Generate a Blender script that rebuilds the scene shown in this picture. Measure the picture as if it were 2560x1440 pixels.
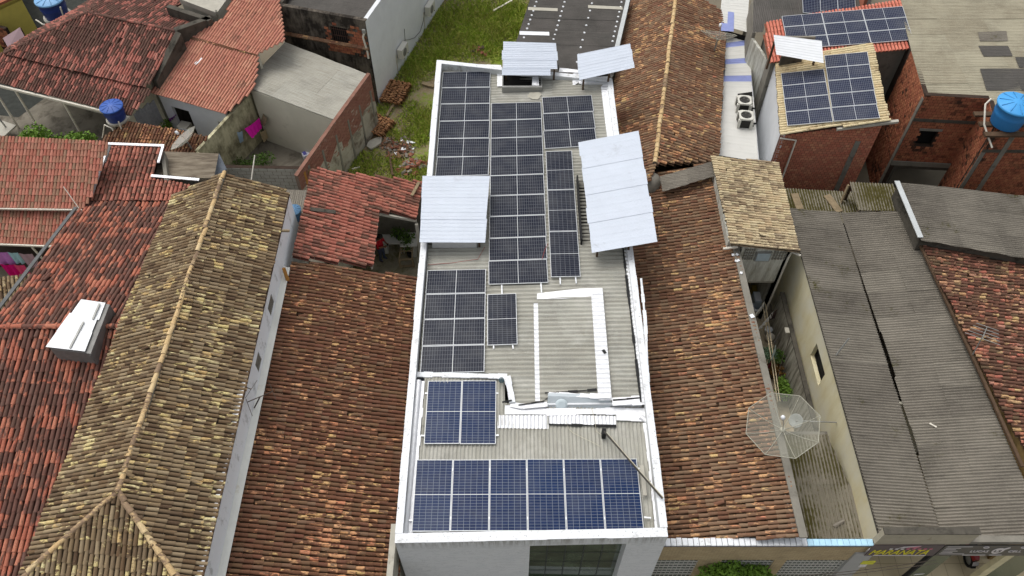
import bpy, math, random
import numpy as np
from mathutils import Vector as V, Matrix
from math import radians, sin, cos, tan, pi, floor, ceil, sqrt
random.seed(7)
S = bpy.context.scene
for o in list(bpy.data.objects): bpy.data.objects.remove(o)
COL = S.collection
# ------------------------------------------------------------------ camera
F = 2040.0; PITCH = radians(52.918); CH = 28.1
CAM = V((0, 0, CH))
cam = bpy.data.cameras.new('camera'); camo = bpy.data.objects.new('camera', cam); COL.objects.link(camo)
cam.sensor_width = 36; cam.lens = 36 * F / 2560; cam.clip_end = 2000; cam.clip_start = 0.5
camo.location = CAM; camo.rotation_euler = (pi / 2 - PITCH, 0, 0); S.camera = camo
# ------------------------------------------------------------------ overcast sky, sun, exposure
SUN_EL, SUN_AZ = radians(63), radians(-42)
w = bpy.data.worlds.new('World'); S.world = w; w.use_nodes = True
nt = w.node_tree; nt.nodes.clear()
sky = nt.nodes.new('ShaderNodeTexSky'); sky.sky_type = 'NISHITA'; sky.sun_disc = False
sky.sun_elevation = SUN_EL; sky.sun_rotation = SUN_AZ; sky.dust_density = 6; sky.air_density = 1.3; sky.ozone_density = 1
hs = nt.nodes.new('ShaderNodeHueSaturation'); hs.inputs['Saturation'].default_value = 0.22
bg = nt.nodes.new('ShaderNodeBackground'); bg.inputs['Strength'].default_value = 0.15
wo = nt.nodes.new('ShaderNodeOutputWorld')
nt.links.new(sky.outputs[0], hs.inputs['Color']); nt.links.new(hs.outputs[0], bg.inputs['Color']); nt.links.new(bg.outputs[0], wo.inputs[0])
sl = bpy.data.lights.new('sun', 'SUN'); sl.energy = 0.55; sl.angle = radians(32); sl.color = (1.0, 0.965, 0.91)
so = bpy.data.objects.new('sun', sl); COL.objects.link(so)
# sky's sun_rotation is measured clockwise from +Y: light comes from that side
sd = V((sin(SUN_AZ) * cos(SUN_EL), cos(SUN_AZ) * cos(SUN_EL), sin(SUN_EL)))
so.location = sd * 60; so.rotation_euler = sd.to_track_quat('Z', 'Y').to_euler()
S.view_settings.view_transform = 'Standard'; S.view_settings.look = 'None'; S.view_settings.exposure = 0.07; S.view_settings.gamma = 1
S.render.engine = 'CYCLES'
# ------------------------------------------------------------------ measuring helpers: a photo direction and a height give a place
cp_, sp_ = cos(PITCH), sin(PITCH)
FW = V((0, cp_, -sp_)); UPV = V((0, sp_, cp_)); RT = V((1, 0, 0))
def ray(px, py): return RT * ((px - 1280) / F) + UPV * ((720 - py) / F) + FW
def at(px, py, z):
    d = ray(px, py); return CAM + d * ((z - CH) / d.z)
def proj(P):
    q = V(P) - CAM; d = q.dot(FW)
    return 1280 + F * q.dot(RT) / d, 720 - F * q.dot(UPV) / d, d
class Plane:
    def __init__(s, a, b, c):
        A, B, C = [(p if isinstance(p, V) else at(*p)) for p in (a, b, c)]
        s.o = A; n = (B - A).cross(C - A).normalized()
        s.n = n if n.z > 0 else -n
    def px(s, x, y):
        d = ray(x, y); return CAM + d * ((s.o - CAM).dot(s.n) / d.dot(s.n))
    def xy(s, x, y):
        return V((x, y, s.o.z - ((x - s.o.x) * s.n.x + (y - s.o.y) * s.n.y) / s.n.z))
    def off(s, h):
        p = Plane.__new__(Plane); p.o = s.o + s.n * h; p.n = s.n.copy(); return p
def atY(px, py, Y):
    d = ray(px, py); return CAM + d * (Y / d.y)
# ------------------------------------------------------------------ mesh helpers
class MB:
    def __init__(s): s.v = []; s.f = []; s.sm = []
    def add(s, vs, fs, sm=False):
        b = len(s.v); s.v += [tuple(x) for x in vs]
        s.f += [tuple(i + b for i in q) for q in fs]; s.sm += [sm] * len(fs); return s
    def poly(s, pts, sm=False): return s.add(pts, [tuple(range(len(pts)))], sm)
    def obox(s, o, a, b, c):
        o, a, b, c = V(o), V(a), V(b), V(c)
        if a.cross(b).dot(c) < 0: o = o + c; c = -c
        return s.add([o, o + a, o + a + b, o + b, o + c, o + a + c, o + a + b + c, o + b + c],
                     [(0, 3, 2, 1), (4, 5, 6, 7), (0, 1, 5, 4), (1, 2, 6, 5), (2, 3, 7, 6), (3, 0, 4, 7)])
    def box(s, x0, y0, z0, x1, y1, z1): return s.obox((x0, y0, z0), (x1 - x0, 0, 0), (0, y1 - y0, 0), (0, 0, z1 - z0))
    def cbox(s, c, sx, sy, sz, rz=0):
        a = V((cos(rz), sin(rz), 0)) * sx; b = V((-sin(rz), cos(rz), 0)) * sy; z = V((0, 0, sz))
        return s.obox(V(c) - a / 2 - b / 2, a, b, z)
    def prism(s, pts, vec):
        pts = [V(p) for p in pts]; vec = V(vec); n = len(pts)
        nn = V((0, 0, 0))
        for i in range(n): nn += pts[i].cross(pts[(i + 1) % n])
        if nn.dot(vec) < 0: pts = pts[::-1]
        return s.add(pts + [p + vec for p in pts], [tuple(range(n))[::-1], tuple(range(n, 2 * n))] + [(i, (i + 1) % n, n + (i + 1) % n, n + i) for i in range(n)])
    def tube(s, pts, r, n=6, caps=True, r1=None, smooth=True):
        pts = [V(p) for p in pts]; R = []; L = len(pts)
        prev = None
        for i, p in enumerate(pts):
            t = (pts[min(i + 1, L - 1)] - pts[max(i - 1, 0)])
            if t.length < 1e-9: t = V((0, 0, 1))
            t.normalize()
            a = prev - t * prev.dot(t) if prev is not None else t.orthogonal()
            a.normalize(); prev = a; b = t.cross(a)
            rr = r if r1 is None else r + (r1 - r) * i / (L - 1)
            R += [p + (a * cos(2 * pi * k / n) + b * sin(2 * pi * k / n)) * rr for k in range(n)]
        fs = [(i * n + k, i * n + (k + 1) % n, (i + 1) * n + (k + 1) % n, (i + 1) * n + k) for i in range(L - 1) for k in range(n)]
        s.add(R, fs, smooth)
        if caps: s.add(R[:n], [tuple(range(n))[::-1]]); s.add(R[-n:], [tuple(range(n))])
        return s
    def lathe(s, c, prof, n=20, axis=None, smooth=True):
        c = V(c); vs = []; m = len(prof)
        q = (V(axis).to_track_quat('Z', 'Y').to_matrix() if axis is not None else Matrix.Identity(3))
        for r, z in prof: vs += [c + q @ V((r * cos(2 * pi * k / n), r * sin(2 * pi * k / n), z)) for k in range(n)]
        fs = [(i * n + k, i * n + (k + 1) % n, (i + 1) * n + (k + 1) % n, (i + 1) * n + k) for i in range(m - 1) for k in range(n)]
        return s.add(vs, fs, smooth)
    def mesh(s, name, mat=None):
        me = bpy.data.meshes.new(name); me.from_pydata(s.v, [], s.f)
        if mat: me.materials.append(mat)
        if any(s.sm): me.polygons.foreach_set('use_smooth', s.sm)
        me.update(); return me
    def build(s, name, mat, parent=None, label=None, cat=None, group=None, kind=None):
        return obj(name, s.mesh(name, mat), parent, label, cat, group, kind)
def obj(name, me, parent=None, label=None, cat=None, group=None, kind=None):
    o = bpy.data.objects.new(name, me); COL.objects.link(o)
    if parent is not None:
        o.parent = parent
        if parent.type == 'EMPTY' and 'wl' in parent: o.location = -V(parent['wl'])
    if label: o['label'] = label
    if cat: o['category'] = cat
    if group: o['group'] = group
    if kind: o['kind'] = kind
    return o
def thing(name, label, cat, loc=(0, 0, 0), group=None):
    o = bpy.data.objects.new(name, None); COL.objects.link(o); o.location = loc; o.empty_display_size = 0.2
    o['wl'] = tuple(float(x) for x in loc)          # parts are given in world metres
    o['label'] = label; o['category'] = cat
    if group: o['group'] = group
    return o
def local_thing(name, label, cat, mw, group=None):  # parts are given in the thing's own frame
    o = bpy.data.objects.new(name, None); COL.objects.link(o); o.matrix_world = mw; o.empty_display_size = 0.2
    o['label'] = label; o['category'] = cat
    if group: o['group'] = group
    return o
def frame_of(o, x, z):
    x = V(x).normalized(); z = V(z); z = (z - x * z.dot(x)).normalized(); y = z.cross(x)
    return Matrix(((x.x, y.x, z.x, o[0]), (x.y, y.y, z.y, o[1]), (x.z, y.z, z.z, o[2]), (0, 0, 0, 1)))
# ------------------------------------------------------------------ material helpers
class NT:
    def __init__(s, name):
        s.m = bpy.data.materials.new(name); s.m.use_nodes = True; s.t = s.m.node_tree
        s.b = s.t.nodes['Principled BSDF']
    def n(s, typ, **kw):
        nd = s.t.nodes.new('ShaderNode' + typ)
        for k, v in kw.items():
            if k.startswith('_'): setattr(nd, k[1:], v)
            else:
                key = k.replace('__', ' ')
                i = nd.inputs[int(key[1:])] if key[0] == 'i' and key[1:].isdigit() else nd.inputs[key]
                s.put(i, v)
        return nd
    def put(s, i, v):
        if isinstance(v, bpy.types.NodeSocket): s.t.links.new(v, i)
        elif isinstance(v, bpy.types.Node): s.t.links.new(v.outputs[0], i)
        else:
            if i.type == 'RGBA' and len(v) == 3: v = (*v, 1)
            i.default_value = v
    def math(s, op, a, b=None, c=None, clamp=False):
        nd = s.t.nodes.new('ShaderNodeMath'); nd.operation = op; nd.use_clamp = clamp
        for i, x in enumerate((a, b, c)):
            if x is not None: s.put(nd.inputs[i], x)
        return nd.outputs[0]
    def mix(s, f, a, b, blend='MIX'):
        nd = s.t.nodes.new('ShaderNodeMix'); nd.data_type = 'RGBA'; nd.blend_type = blend
        s.put(nd.inputs[0], f); s.put(nd.inputs[6], a); s.put(nd.inputs[7], b); return nd.outputs[2]
    def ramp(s, f, stops, const=False):
        nd = s.t.nodes.new('ShaderNodeValToRGB'); s.put(nd.inputs[0], f); e = nd.color_ramp.elements
        if const: nd.color_ramp.interpolation = 'CONSTANT'
        while len(e) < len(stops): e.new(0.5)
        for el, (p, c) in zip(e, stops):
            el.position = p; el.color = (*c, 1) if len(c) == 3 else c
        return nd.outputs[0]
    def pos(s): return s.n('NewGeometry').outputs['Position']
    def noise(s, scale, detail=4, rough=0.6, vec=None, dist=0.0):
        nd = s.t.nodes.new('ShaderNodeTexNoise'); nd.inputs['Scale'].default_value = scale; nd.inputs['Detail'].default_value = detail
        nd.inputs['Roughness'].default_value = rough; nd.inputs['Distortion'].default_value = dist
        s.put(nd.inputs['Vector'], vec if vec is not None else s.pos()); return nd.outputs[0]
    def step(s, v, a, b):
        nd = s.t.nodes.new('ShaderNodeMapRange'); s.put(nd.inputs[0], v); s.put(nd.inputs[1], a); s.put(nd.inputs[2], b); return nd.outputs[0]
    def scaled(s, v, sc, rot=(0, 0, 0)):
        nd = s.t.nodes.new('ShaderNodeMapping'); s.put(nd.inputs[0], v); nd.inputs['Scale'].default_value = sc; nd.inputs['Rotation'].default_value = rot
        return nd.outputs[0]
    def rnd(s):
        a = s.n('ObjectInfo').outputs['Random']; b = s.n('NewGeometry').outputs['Random Per Island']
        return s.math('FRACT', s.math('ADD', a, b))
    def bump(s, h, dist=0.01, strength=1.0):
        nd = s.t.nodes.new('ShaderNodeBump'); nd.inputs['Distance'].default_value = dist; nd.inputs['Strength'].default_value = strength
        s.put(nd.inputs['Height'], h); s.put(s.b.inputs['Normal'], nd.outputs[0])
    def done(s, col, rough=0.85, spec=0.3, metal=0.0):
        s.put(s.b.inputs['Base Color'], col); s.put(s.b.inputs['Roughness'], rough)
        s.b.inputs['Specular IOR Level'].default_value = spec; s.b.inputs['Metallic'].default_value = metal
        return s.m
def srgb(r, g, b):
    return tuple(((c / 255) / 12.92 if c / 255 < 0.04045 else ((c / 255 + 0.055) / 1.055) ** 2.4) for c in (r, g, b))
MATS = {}
def plain(name, c, rough=0.7, spec=0.3, metal=0.0, var=0.12, scale=3.0, dirt=None, dirt_at=0.6, bump=0.0):
    if name in MATS: return MATS[name]
    k = NT(name); n = k.noise(scale, 5, 0.65)
    col = k.mix(k.step(n, 0.3, 0.7), [x * (1 - var) for x in c], [min(1, x * (1 + var)) for x in c])
    if dirt: col = k.mix(k.step(k.noise(scale * 0.7, 6, 0.7, dist=0.4), dirt_at, dirt_at + 0.15), col, dirt)
    if bump: k.bump(k.noise(scale * 12, 3, 0.6), bump)
    MATS[name] = k.done(col, rough, spec, metal); return MATS[name]
def tile_mat(name, clean, dark, thr=0.5, k1=0.55, k2=0.5, kr=0.5, lf=0.5, soft=0.03, fs=9.0, st=(0.5, 1.5, 1.2), sat=0.97, val=1.1):
    k = NT(name); r = k.rnd(); P = k.pos()
    stops = [(i / max(1, len(clean) - 1), c) for i, c in enumerate(clean)]
    base = k.ramp(r, stops)
    r2 = k.math('FRACT', k.math('MULTIPLY', r, 37.7)); r3 = k.math('FRACT', k.math('MULTIPLY', r, 91.3))
    base = k.mix(k.step(k.noise(30, 3, 0.6, P), 0.35, 0.7), base, k.mix(0.35, base, (0.02, 0.012, 0.008)))
    nf = k.noise(fs, 5, 0.68, k.scaled(P, st), 0.3); nl = k.noise(lf, 3, 0.5, P)
    v = k.math('ADD', k.math('MULTIPLY', nf, k1), k.math('ADD', k.math('MULTIPLY', nl, k2), k.math('MULTIPLY', k.math('SUBTRACT', r2, 0.5), kr)))
    msk = k.step(v, thr - soft, thr + soft)
    dk = k.ramp(r3, [(i / max(1, len(dark) - 1), c) for i, c in enumerate(dark)])
    dk = k.mix(k.step(k.noise(45, 3, 0.7, P), 0.45, 0.75), dk, k.mix(0.5, dk, (0.16, 0.14, 0.10)))
    col = k.mix(msk, base, dk)
    hsv = k.n('HueSaturation', Saturation=sat, Value=val, Color=col); col = hsv.outputs[0]
    k.bump(k.noise(40, 4, 0.7, P), 0.006, 0.5)
    return k.done(col, 0.9, 0.15)
def fibro_mat(name, a, b, streak=0.5, moss=None, moss_at=0.62, dirt=(0.05, 0.05, 0.045), pale=None, trough=None):
    k = NT(name); P = k.pos(); r = k.n('ObjectInfo').outputs['Random']
    uv = k.n('UVMap').outputs[0]                      # x across the waves, y down the slope
    base = k.mix(r, a, b)
    st = k.noise(1.0, 5, 0.7, k.scaled(uv, (14, 0.9, 1)))
    col = k.mix(k.math('MULTIPLY', k.step(st, 0.42, 0.68), streak), base, dirt)
    n2 = k.noise(1.1, 5, 0.65, P)
    col = k.mix(k.math('MULTIPLY', k.step(n2, 0.45, 0.75), 0.55), col, [x * 0.55 for x in a])
    n3 = k.noise(26, 4, 0.7, P)
    col = k.mix(k.math('MULTIPLY', k.step(n3, 0.5, 0.8), 0.6), col, [min(1, x * 1.6) for x in b])
    if pale: col = k.mix(k.math('MULTIPLY', k.step(k.noise(0.8, 5, 0.7, P), 0.52, 0.68), 0.4), col, pale)
    col = k.mix(k.math('MULTIPLY', k.step(k.noise(0.9, 4, 0.6, k.scaled(uv, (.5, .5, 1))), 0.42, 0.6), 0.35), col, [x * 1.25 for x in b])
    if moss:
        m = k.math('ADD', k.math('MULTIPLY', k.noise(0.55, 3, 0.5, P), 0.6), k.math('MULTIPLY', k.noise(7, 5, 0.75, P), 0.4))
        if trough:                                    # moss mask raised in the troughs so the waves show as stripes
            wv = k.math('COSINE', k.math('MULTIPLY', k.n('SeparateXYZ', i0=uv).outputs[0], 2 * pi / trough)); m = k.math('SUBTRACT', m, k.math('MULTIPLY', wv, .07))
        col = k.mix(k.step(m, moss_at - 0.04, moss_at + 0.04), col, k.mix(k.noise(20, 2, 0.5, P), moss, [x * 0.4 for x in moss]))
    k.bump(k.noise(60, 3, 0.7, P), 0.004, 0.4)
    return k.done(col, 0.88, 0.2)
# ------------------------------------------------------------------ builders
def scan(poly, u):
    xs = []
    for i in range(len(poly)):
        (a, b), (c, d) = poly[i], poly[(i + 1) % len(poly)]
        if (a <= u < c) or (c <= u < a): xs.append(b + (u - a) / (c - a) * (d - b))
    xs.sort(); return [(xs[i], xs[i + 1]) for i in range(0, len(xs) - 1, 2)]
def basis(plane, down):
    t = V(down); t = (t - plane.n * t.dot(plane.n)).normalized(); return plane.n.cross(t).normalized() * -1, t   # across, down-slope
def tile_template(p, e, w0=0.43, w1=0.36, h=0.40, seg=6, end=True):
    L = e * 1.14; m = MB(); lo = []; hi = []; li = []
    for k in range(seg + 1):
        a = pi * k / seg
        lo.append((0, cos(a) * p * w0, sin(a) * p * h + 0.012)); hi.append((-L, cos(a) * p * w1, sin(a) * p * h * 0.85 - 0.008))
        li.append((0, cos(a) * (p * w0 - 0.012), sin(a) * (p * h - 0.012) + 0.010))
    n = seg + 1
    m.add(lo + hi, [(k, k + 1, n + k + 1, n + k) for k in range(seg)], True)
    if end: m.add(lo + li, [(k + 1, k, n + k, n + k + 1) for k in range(seg)])
    return m
def in_frame(P, mg=30):
    x, y, d = proj(P); return -mg < x < 2560 + mg and -mg < y < 1440 + mg
def scatter_copies(name, tmpl, mats4, mat, parent, keep=300, restname=None):
    """alike pieces: the nearest ones in view are objects sharing one mesh, the others one joined part"""
    me = tmpl.mesh(name, mat)
    vis = []
    for M in mats4:
        P = M.translation; d = (P - CAM).length
        vis.append((d if in_frame(P) else d + 1e4, M))
    vis.sort(key=lambda t: t[0])
    a = [M for d, M in vis if d < 1e4][:keep]; ids = set(id(M) for M in a)
    for M in a:
        o = bpy.data.objects.new(name, me); COL.objects.link(o); o.parent = parent; o.matrix_local = M
    rest = [M for d, M in vis if id(M) not in ids]
    if rest:
        tv = np.array([(*v, 1.0) for v in tmpl.v]); A = np.array([np.array(M) for M in rest])
        allv = np.einsum('nij,kj->nki', A, tv)[:, :, :3].reshape(-1, 3)
        nv = len(tv); fs = [tuple(i + k * nv for i in f) for k in range(len(rest)) for f in tmpl.f]
        m2 = bpy.data.meshes.new(restname or name + 's'); m2.from_pydata(allv.tolist(), [], fs); m2.materials.append(mat)
        m2.polygons.foreach_set('use_smooth', tmpl.sm * len(rest)); m2.update()
        obj(restname or 'further_' + name + 's', m2, parent, kind='stuff')
def tile_roof(root, plane, pts, down, p, e, mat, chmat, name='roof', keep=300, sag=0.03, jit=1.0, seed=1, tname='tile', w0=0.43, h=0.40, stag=1.0):
    rg = random.Random(seed); u, t = basis(plane, down); o = plane.o; n = plane.n
    poly = [((P - o).dot(u), (P - o).dot(t)) for P in pts]
    u0 = min(q[0] for q in poly); u1 = max(q[0] for q in poly)
    nr = max(1, round((u1 - u0) / p)); p = (u1 - u0) / nr
    ph = [rg.uniform(0, 6) for _ in range(6)]
    def warp(a, b):
        dz = sag * (sin(a * 0.8 + ph[0]) * sin(b * 0.6 + ph[1]) + 0.5 * sin(a * 2.1 + ph[2] + b * 0.5))
        du = sag * 0.8 * sin(b * 1.1 + ph[3] + a * 0.15)
        return du, dz
    mats = []; ch = MB()
    for r in range(nr):
        a = u0 + (r + 0.5) * p
        ro = rg.uniform(-0.5, 0.5) * e * 0.35 * stag
        for (b0, b1) in scan(poly, a):
            if b1 - b0 < 0.08: continue
            k = 0; b = b1 + (ro if stag > 0.5 else 0) * 0.3
            while b > b0 + 0.03:
                L = min(e, b - b0 + 0.05)
                du, dz = warp(a, b); aa = a + du + rg.gauss(0, 0.006) * jit
                P = o + u * aa + t * (b + rg.gauss(0, 0.012) * jit) + n * (dz + rg.gauss(0, 0.003) * jit + 0.01)
                x = (t + u * rg.gauss(0, 0.022) * jit + n * (-0.03 + rg.gauss(0, 0.012) * jit)).normalized()
                y = (n.cross(x)).normalized(); z = x.cross(y)
                sx = L / e
                if jit > .6 and rg.random() < .014:
                    x = (t + u * rg.gauss(0, .12) + n * rg.gauss(-.02, .05)).normalized(); y = n.cross(x).normalized(); z = x.cross(y); P = P + t * rg.uniform(-.05, .12) + n * .015
                M = Matrix(((x.x * sx, y.x, z.x, P.x), (x.y * sx, y.y, z.y, P.y), (x.z * sx, y.z, z.z, P.z), (0, 0, 0, 1)))
                mats.append(M)
                # channel between this row and the next
                bb = b - L
                q = []
                for (av, bv) in ((a, b), (a, bb)):
                    du, dz = warp(av, bv); lift = 0.012 if bv == b else 0.0
                    c0 = o + u * (av + du) + t * bv + n * (dz + 0.004)
                    q.append([c0, c0 + u * p * 0.36 - n * (p * 0.16 - lift), c0 + u * p * 0.5 - n * (p * 0.24 - lift), c0 + u * p * 0.64 - n * (p * 0.16 - lift), c0 + u * p])
                ch.add(q[0] + q[1], [(i, i + 1, 6 + i, 5 + i) for i in range(4)])
                b -= e * (1 + rg.gauss(0, 0.02) * jit); k += 1
    roof = ch.build(name, chmat, root)
    scatter_copies(tname, tile_template(p, e, w0=w0, h=h), mats, mat, roof, keep)
    return roof
def ridge_tiles(roof, A, B, mat, r=0.11, L=0.33, seed=3, base=None):
    rg = random.Random(seed); A, B = V(A), V(B); D = B - A; n = max(1, round(D.length / L)); t = D.normalized()
    up = V((0, 0, 1)); up = (up - t * up.dot(t)).normalized(); y = up.cross(t)
    m = MB(); lo = []; hi = []; li = []; sg = 7; LL = D.length / n
    for k in range(sg + 1):
        a = pi * k / sg
        lo.append((0, cos(a) * r, sin(a) * r * 0.85 + 0.012)); hi.append((-LL * 1.12, cos(a) * r * 0.82, sin(a) * r * 0.75)); li.append((0, cos(a) * (r - .014), sin(a) * (r * .85 - .014) + .012))
    m.add(lo + hi, [(k, k + 1, sg + 2 + k, sg + 1 + k) for k in range(sg)], True); m.add(lo + li, [(k + 1, k, sg + 1 + k, sg + 2 + k) for k in range(sg)])
    me = m.mesh('ridge_tile', mat)
    for i in range(n):
        P = A + t * LL * (i + 1) + up * (0.03 + rg.gauss(0, .006)) + y * rg.gauss(0, 0.008)
        x = (t + y * rg.gauss(0, .03) + up * rg.gauss(-.0, .02)).normalized()
        o = obj('ridge_tile', me, roof); o.matrix_local = frame_of(P, x, up)
    if base:
        MB().tube([A - up * .02, B - up * .02], r * 1.0, 8).build('ridge_mortar', base, roof)
def fibro_roof(root, plane, pts, down, mat, pitch=0.1, amp=0.018, W=1.0, L=1.6, name='roof_sheet', seed=1, lift=0.012, wob=0.012, parent=None, lap=0.1, stag=0.0, over=None, segs=6):
    rg = random.Random(seed); u, t = basis(plane, down); o = plane.o; n = plane.n
    poly = [((P - o).dot(u), (P - o).dot(t)) for P in pts]
    u0 = min(q[0] for q in poly); u1 = max(q[0] for q in poly); v0 = min(q[1] for q in poly); v1 = max(q[1] for q in poly)
    nc = max(1, round((u1 - u0) / W)); W = (u1 - u0) / nc; nl = max(1, round((v1 - v0) / L)); L = (v1 - v0) / nl
    out = []
    for c in range(nc):
        sh = (c % 2) * stag * L
        for r in range(nl + (1 if sh else 0)):
            a0 = u0 + c * W - 0.004; a1 = u0 + (c + 1) * W + pitch * 0.35
            b0 = v0 + r * L - sh - lap; b1 = v0 + (r + 1) * L - sh
            d = [rg.gauss(0, wob) for _ in range(4)]
            nn = max(2, round((a1 - a0) / pitch * segs)); vs = []; uvs = []; fs = []; prev = False
            for k in range(nn + 1):
                a = a0 + (a1 - a0) * k / nn
                iv = [(max(b0, x), min(b1, y)) for x, y in scan(poly, min(max(a, u0 + 1e-4), u1 - 1e-4)) if min(b1, y) - max(b0, x) > 0.02]
                if not iv: prev = False; continue
                x, y = iv[0]; s = k / nn
                zz = amp * cos(2 * pi * (a - u0) / pitch)
                for b in (x, y):
                    q = (b - b0) / (b1 - b0)
                    h = zz + (d[0] * (1 - s) + d[1] * s) * (1 - q) * .4 + (d[2] * (1 - s) + d[3] * s) * q + lift * q + 0.004 * (c % 2) + (0.006 if k > nn - segs * .4 else 0)
                    vs.append(o + u * a + t * b + n * h); uvs.append((a - u0, b - v0))
                if prev:
                    i = len(vs) - 4; fs.append((i, i + 2, i + 3, i + 1))
                prev = True
            if not fs: continue
            nv = len(vs)
            # give the sheet its thickness along the lower edge
            top = [vs[k] for k in range(1, nv, 2)]; low = [p - n * 0.008 for p in top]; nl_ = len(low)
            vs2 = vs + top + low; has = set(f[0] for f in fs); n_main = len(fs)
            for k in range(nl_ - 1):
                if 2 * k in has: fs.append((nv + k, nv + k + 1, nv + nl_ + k + 1, nv + nl_ + k))
            me = bpy.data.meshes.new(name); me.from_pydata(vs2, [], fs); me.materials.append(mat)
            uv = me.uv_layers.new(name='UVMap'); allu = uvs + [uvs[2 * k + 1] for k in range(nl_)] * 2
            idx = np.zeros(len(me.loops), dtype=np.int32); me.loops.foreach_get('vertex_index', idx)
            uv.data.foreach_set('uv', np.array(allu, dtype=np.float32)[idx].ravel())
            me.polygons.foreach_set('use_smooth', [True] * len(me.polygons)); me.update()
            if n.dot(V(me.polygons[0].normal)) < 0: me.flip_normals()
            out.append(obj(name, me, parent if parent is not None else root))
    return out
def wall_boxes(m, A, B, z0, z1, th, holes=(), z1b=None, side=1):
    """wall from A to B (xy); the seen face is on the line, the thickness goes to the left (side=1) or right"""
    A = V((A[0], A[1], 0)); B = V((B[0], B[1], 0)); D = B - A; L = D.length; x = D / L; nrm = V((-x.y, x.x, 0)) * side * th
    us = sorted(set([0, L] + [h[i] for h in holes for i in (0, 1)])); z1b = z1 if z1b is None else z1b
    for a, b in zip(us[:-1], us[1:]):
        if b - a < 1e-5: continue
        hs = sorted([(h[2], h[3]) for h in holes if h[0] <= a + 1e-6 and h[1] >= b - 1e-6])
        za = z0; segs = []
        for (l, h) in hs:
            segs.append((za, l)); za = h
        segs.append((za, None))
        for l, h in segs:
            ta = (z1 + (z1b - z1) * a / L) if h is None else h; tb = (z1 + (z1b - z1) * b / L) if h is None else h
            if ta - l < 1e-4: continue
            P = A + x * a; Q = A + x * b; Z = lambda P, z: V((P.x, P.y, z))
            pts = [Z(P, l), Z(Q, l), Z(Q, tb), Z(P, ta)]
            m.prism(pts, nrm)
    return m
def wall(root, A, B, z0, z1, mat, th=0.15, holes=(), z1b=None, side=1, name='wall', **kw):
    return wall_boxes(MB(), A, B, z0, z1, th, holes, z1b, side).build(name, mat, root, **kw)
def brick_wall(root, A, B, z0, z1, bmat, mmat, bw=0.2, bh=0.15, holes=(), z1b=None, side=1, keep=300, seed=1, gap=0.016, proud=0.012, th=0.18, name='wall', thr=1.0, skip=()):
    rg = random.Random(seed); w_ = wall(root, A, B, z0, z1, mmat, th, holes, z1b, side, name)
    A3 = V((A[0], A[1], 0)); B3 = V((B[0], B[1], 0)); D = B3 - A3; L = D.length; x = D / L; out = V((x.y, -x.x, 0)) * side
    z1b = z1 if z1b is None else z1b; nr = max(1, int((max(z1, z1b) - z0) / bh)); nc = max(1, round(L / bw)); bw = L / nc
    m = MB(); a, b, c = 0.5, 0.5, 1.0
    m.add([(-a, 0, -b), (a, 0, -b), (a, 0, b), (-a, 0, b), (-a * .96, c, -b * .94), (a * .96, c, -b * .94), (a * .96, c, b * .94), (-a * .96, c, b * .94)],
          [(4, 5, 6, 7), (0, 1, 5, 4), (1, 2, 6, 5), (2, 3, 7, 6), (3, 0, 4, 7)])
    mats = []
    for r in range(nr + 1):
        zc0 = z0 + r * bh; off = (r % 2) * bw * 0.5
        for k in range(nc + 1):
            q0 = max(0, k * bw - off); q1 = min(L, (k + 1) * bw - off)
            if q1 - q0 < 0.05: continue
            qc = (q0 + q1) / 2; top = z1 + (z1b - z1) * qc / L; zc1 = min(zc0 + bh, top - 0.01)
            if zc1 - zc0 < 0.03: continue
            if any(h[0] - .02 < qc < h[1] + .02 and h[2] - .02 < (zc0 + zc1) / 2 < h[3] + .02 for h in list(holes) + list(skip)): continue
            if rg.random() > thr: continue
            P = A3 + x * qc + V((0, 0, (zc0 + zc1) / 2)); sx = q1 - q0 - gap; sz = zc1 - zc0 - gap; sy = proud * rg.uniform(.6, 1.5)
            ex = x * sx; ey = out * sy; ez = V((0, 0, sz))
            if ex.cross(ey).dot(ez) < 0: ex = -ex
            mats.append(Matrix(((ex.x, ey.x, 0, P.x), (ex.y, ey.y, 0, P.y), (0, 0, ez.z, P.z), (0, 0, 0, 1))))
    scatter_copies('brick', m, mats, bmat, w_, keep)
    return w_
def sheet_metal(root, plane_pts, n_strips, mat, name, amp=0.012, waves=6, seed=1, th=0.006, drop=0.0):
    """ribbed metal sheets laid side by side from the first edge (A-B) to the opposite one (D-C)"""
    rg = random.Random(seed); A, B, C, D = [V(p) for p in plane_pts]; n = (B - A).cross(D - A).normalized(); n = n if n.z > 0 else -n
    for s in range(n_strips):
        f0 = s / n_strips; f1 = (s + 1) / n_strips + 0.012
        m = MB(); vs = []; K = waves * 4
        o1, o2 = rg.uniform(-.03, .03), rg.uniform(-.03, .03)
        for k in range(K + 1):
            f = f0 + (f1 - f0) * k / K; q = (k % 4)
            h = amp * (1 if q in (0,) else 0) + 0.004 * s % 0.008 + rg.gauss(0, .001)
            P = A + (D - A) * f; Q = B + (C - B) * f; d = (Q - P).normalized()
            vs += [P + d * o1 + n * h, Q + d * o2 + n * h]
        m.add(vs, [(2 * k, 2 * k + 2, 2 * k + 3, 2 * k + 1) for k in range(K)], False)
        lo = [v - n * th for v in vs]
        m.add(lo, [(2 * k, 2 * k + 1, 2 * k + 3, 2 * k + 2) for k in range(K)], False)
        b = len(vs); m.f += [(2 * k, 2 * k + 2, b + 2 * k + 2, b + 2 * k) for k in range(K)] + [(2 * k + 1, b + 2 * k + 1, b + 2 * k + 3, 2 * k + 3) for k in range(K)]
        m.sm += [False] * (2 * K)
        m.build(name, mat, root)
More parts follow.
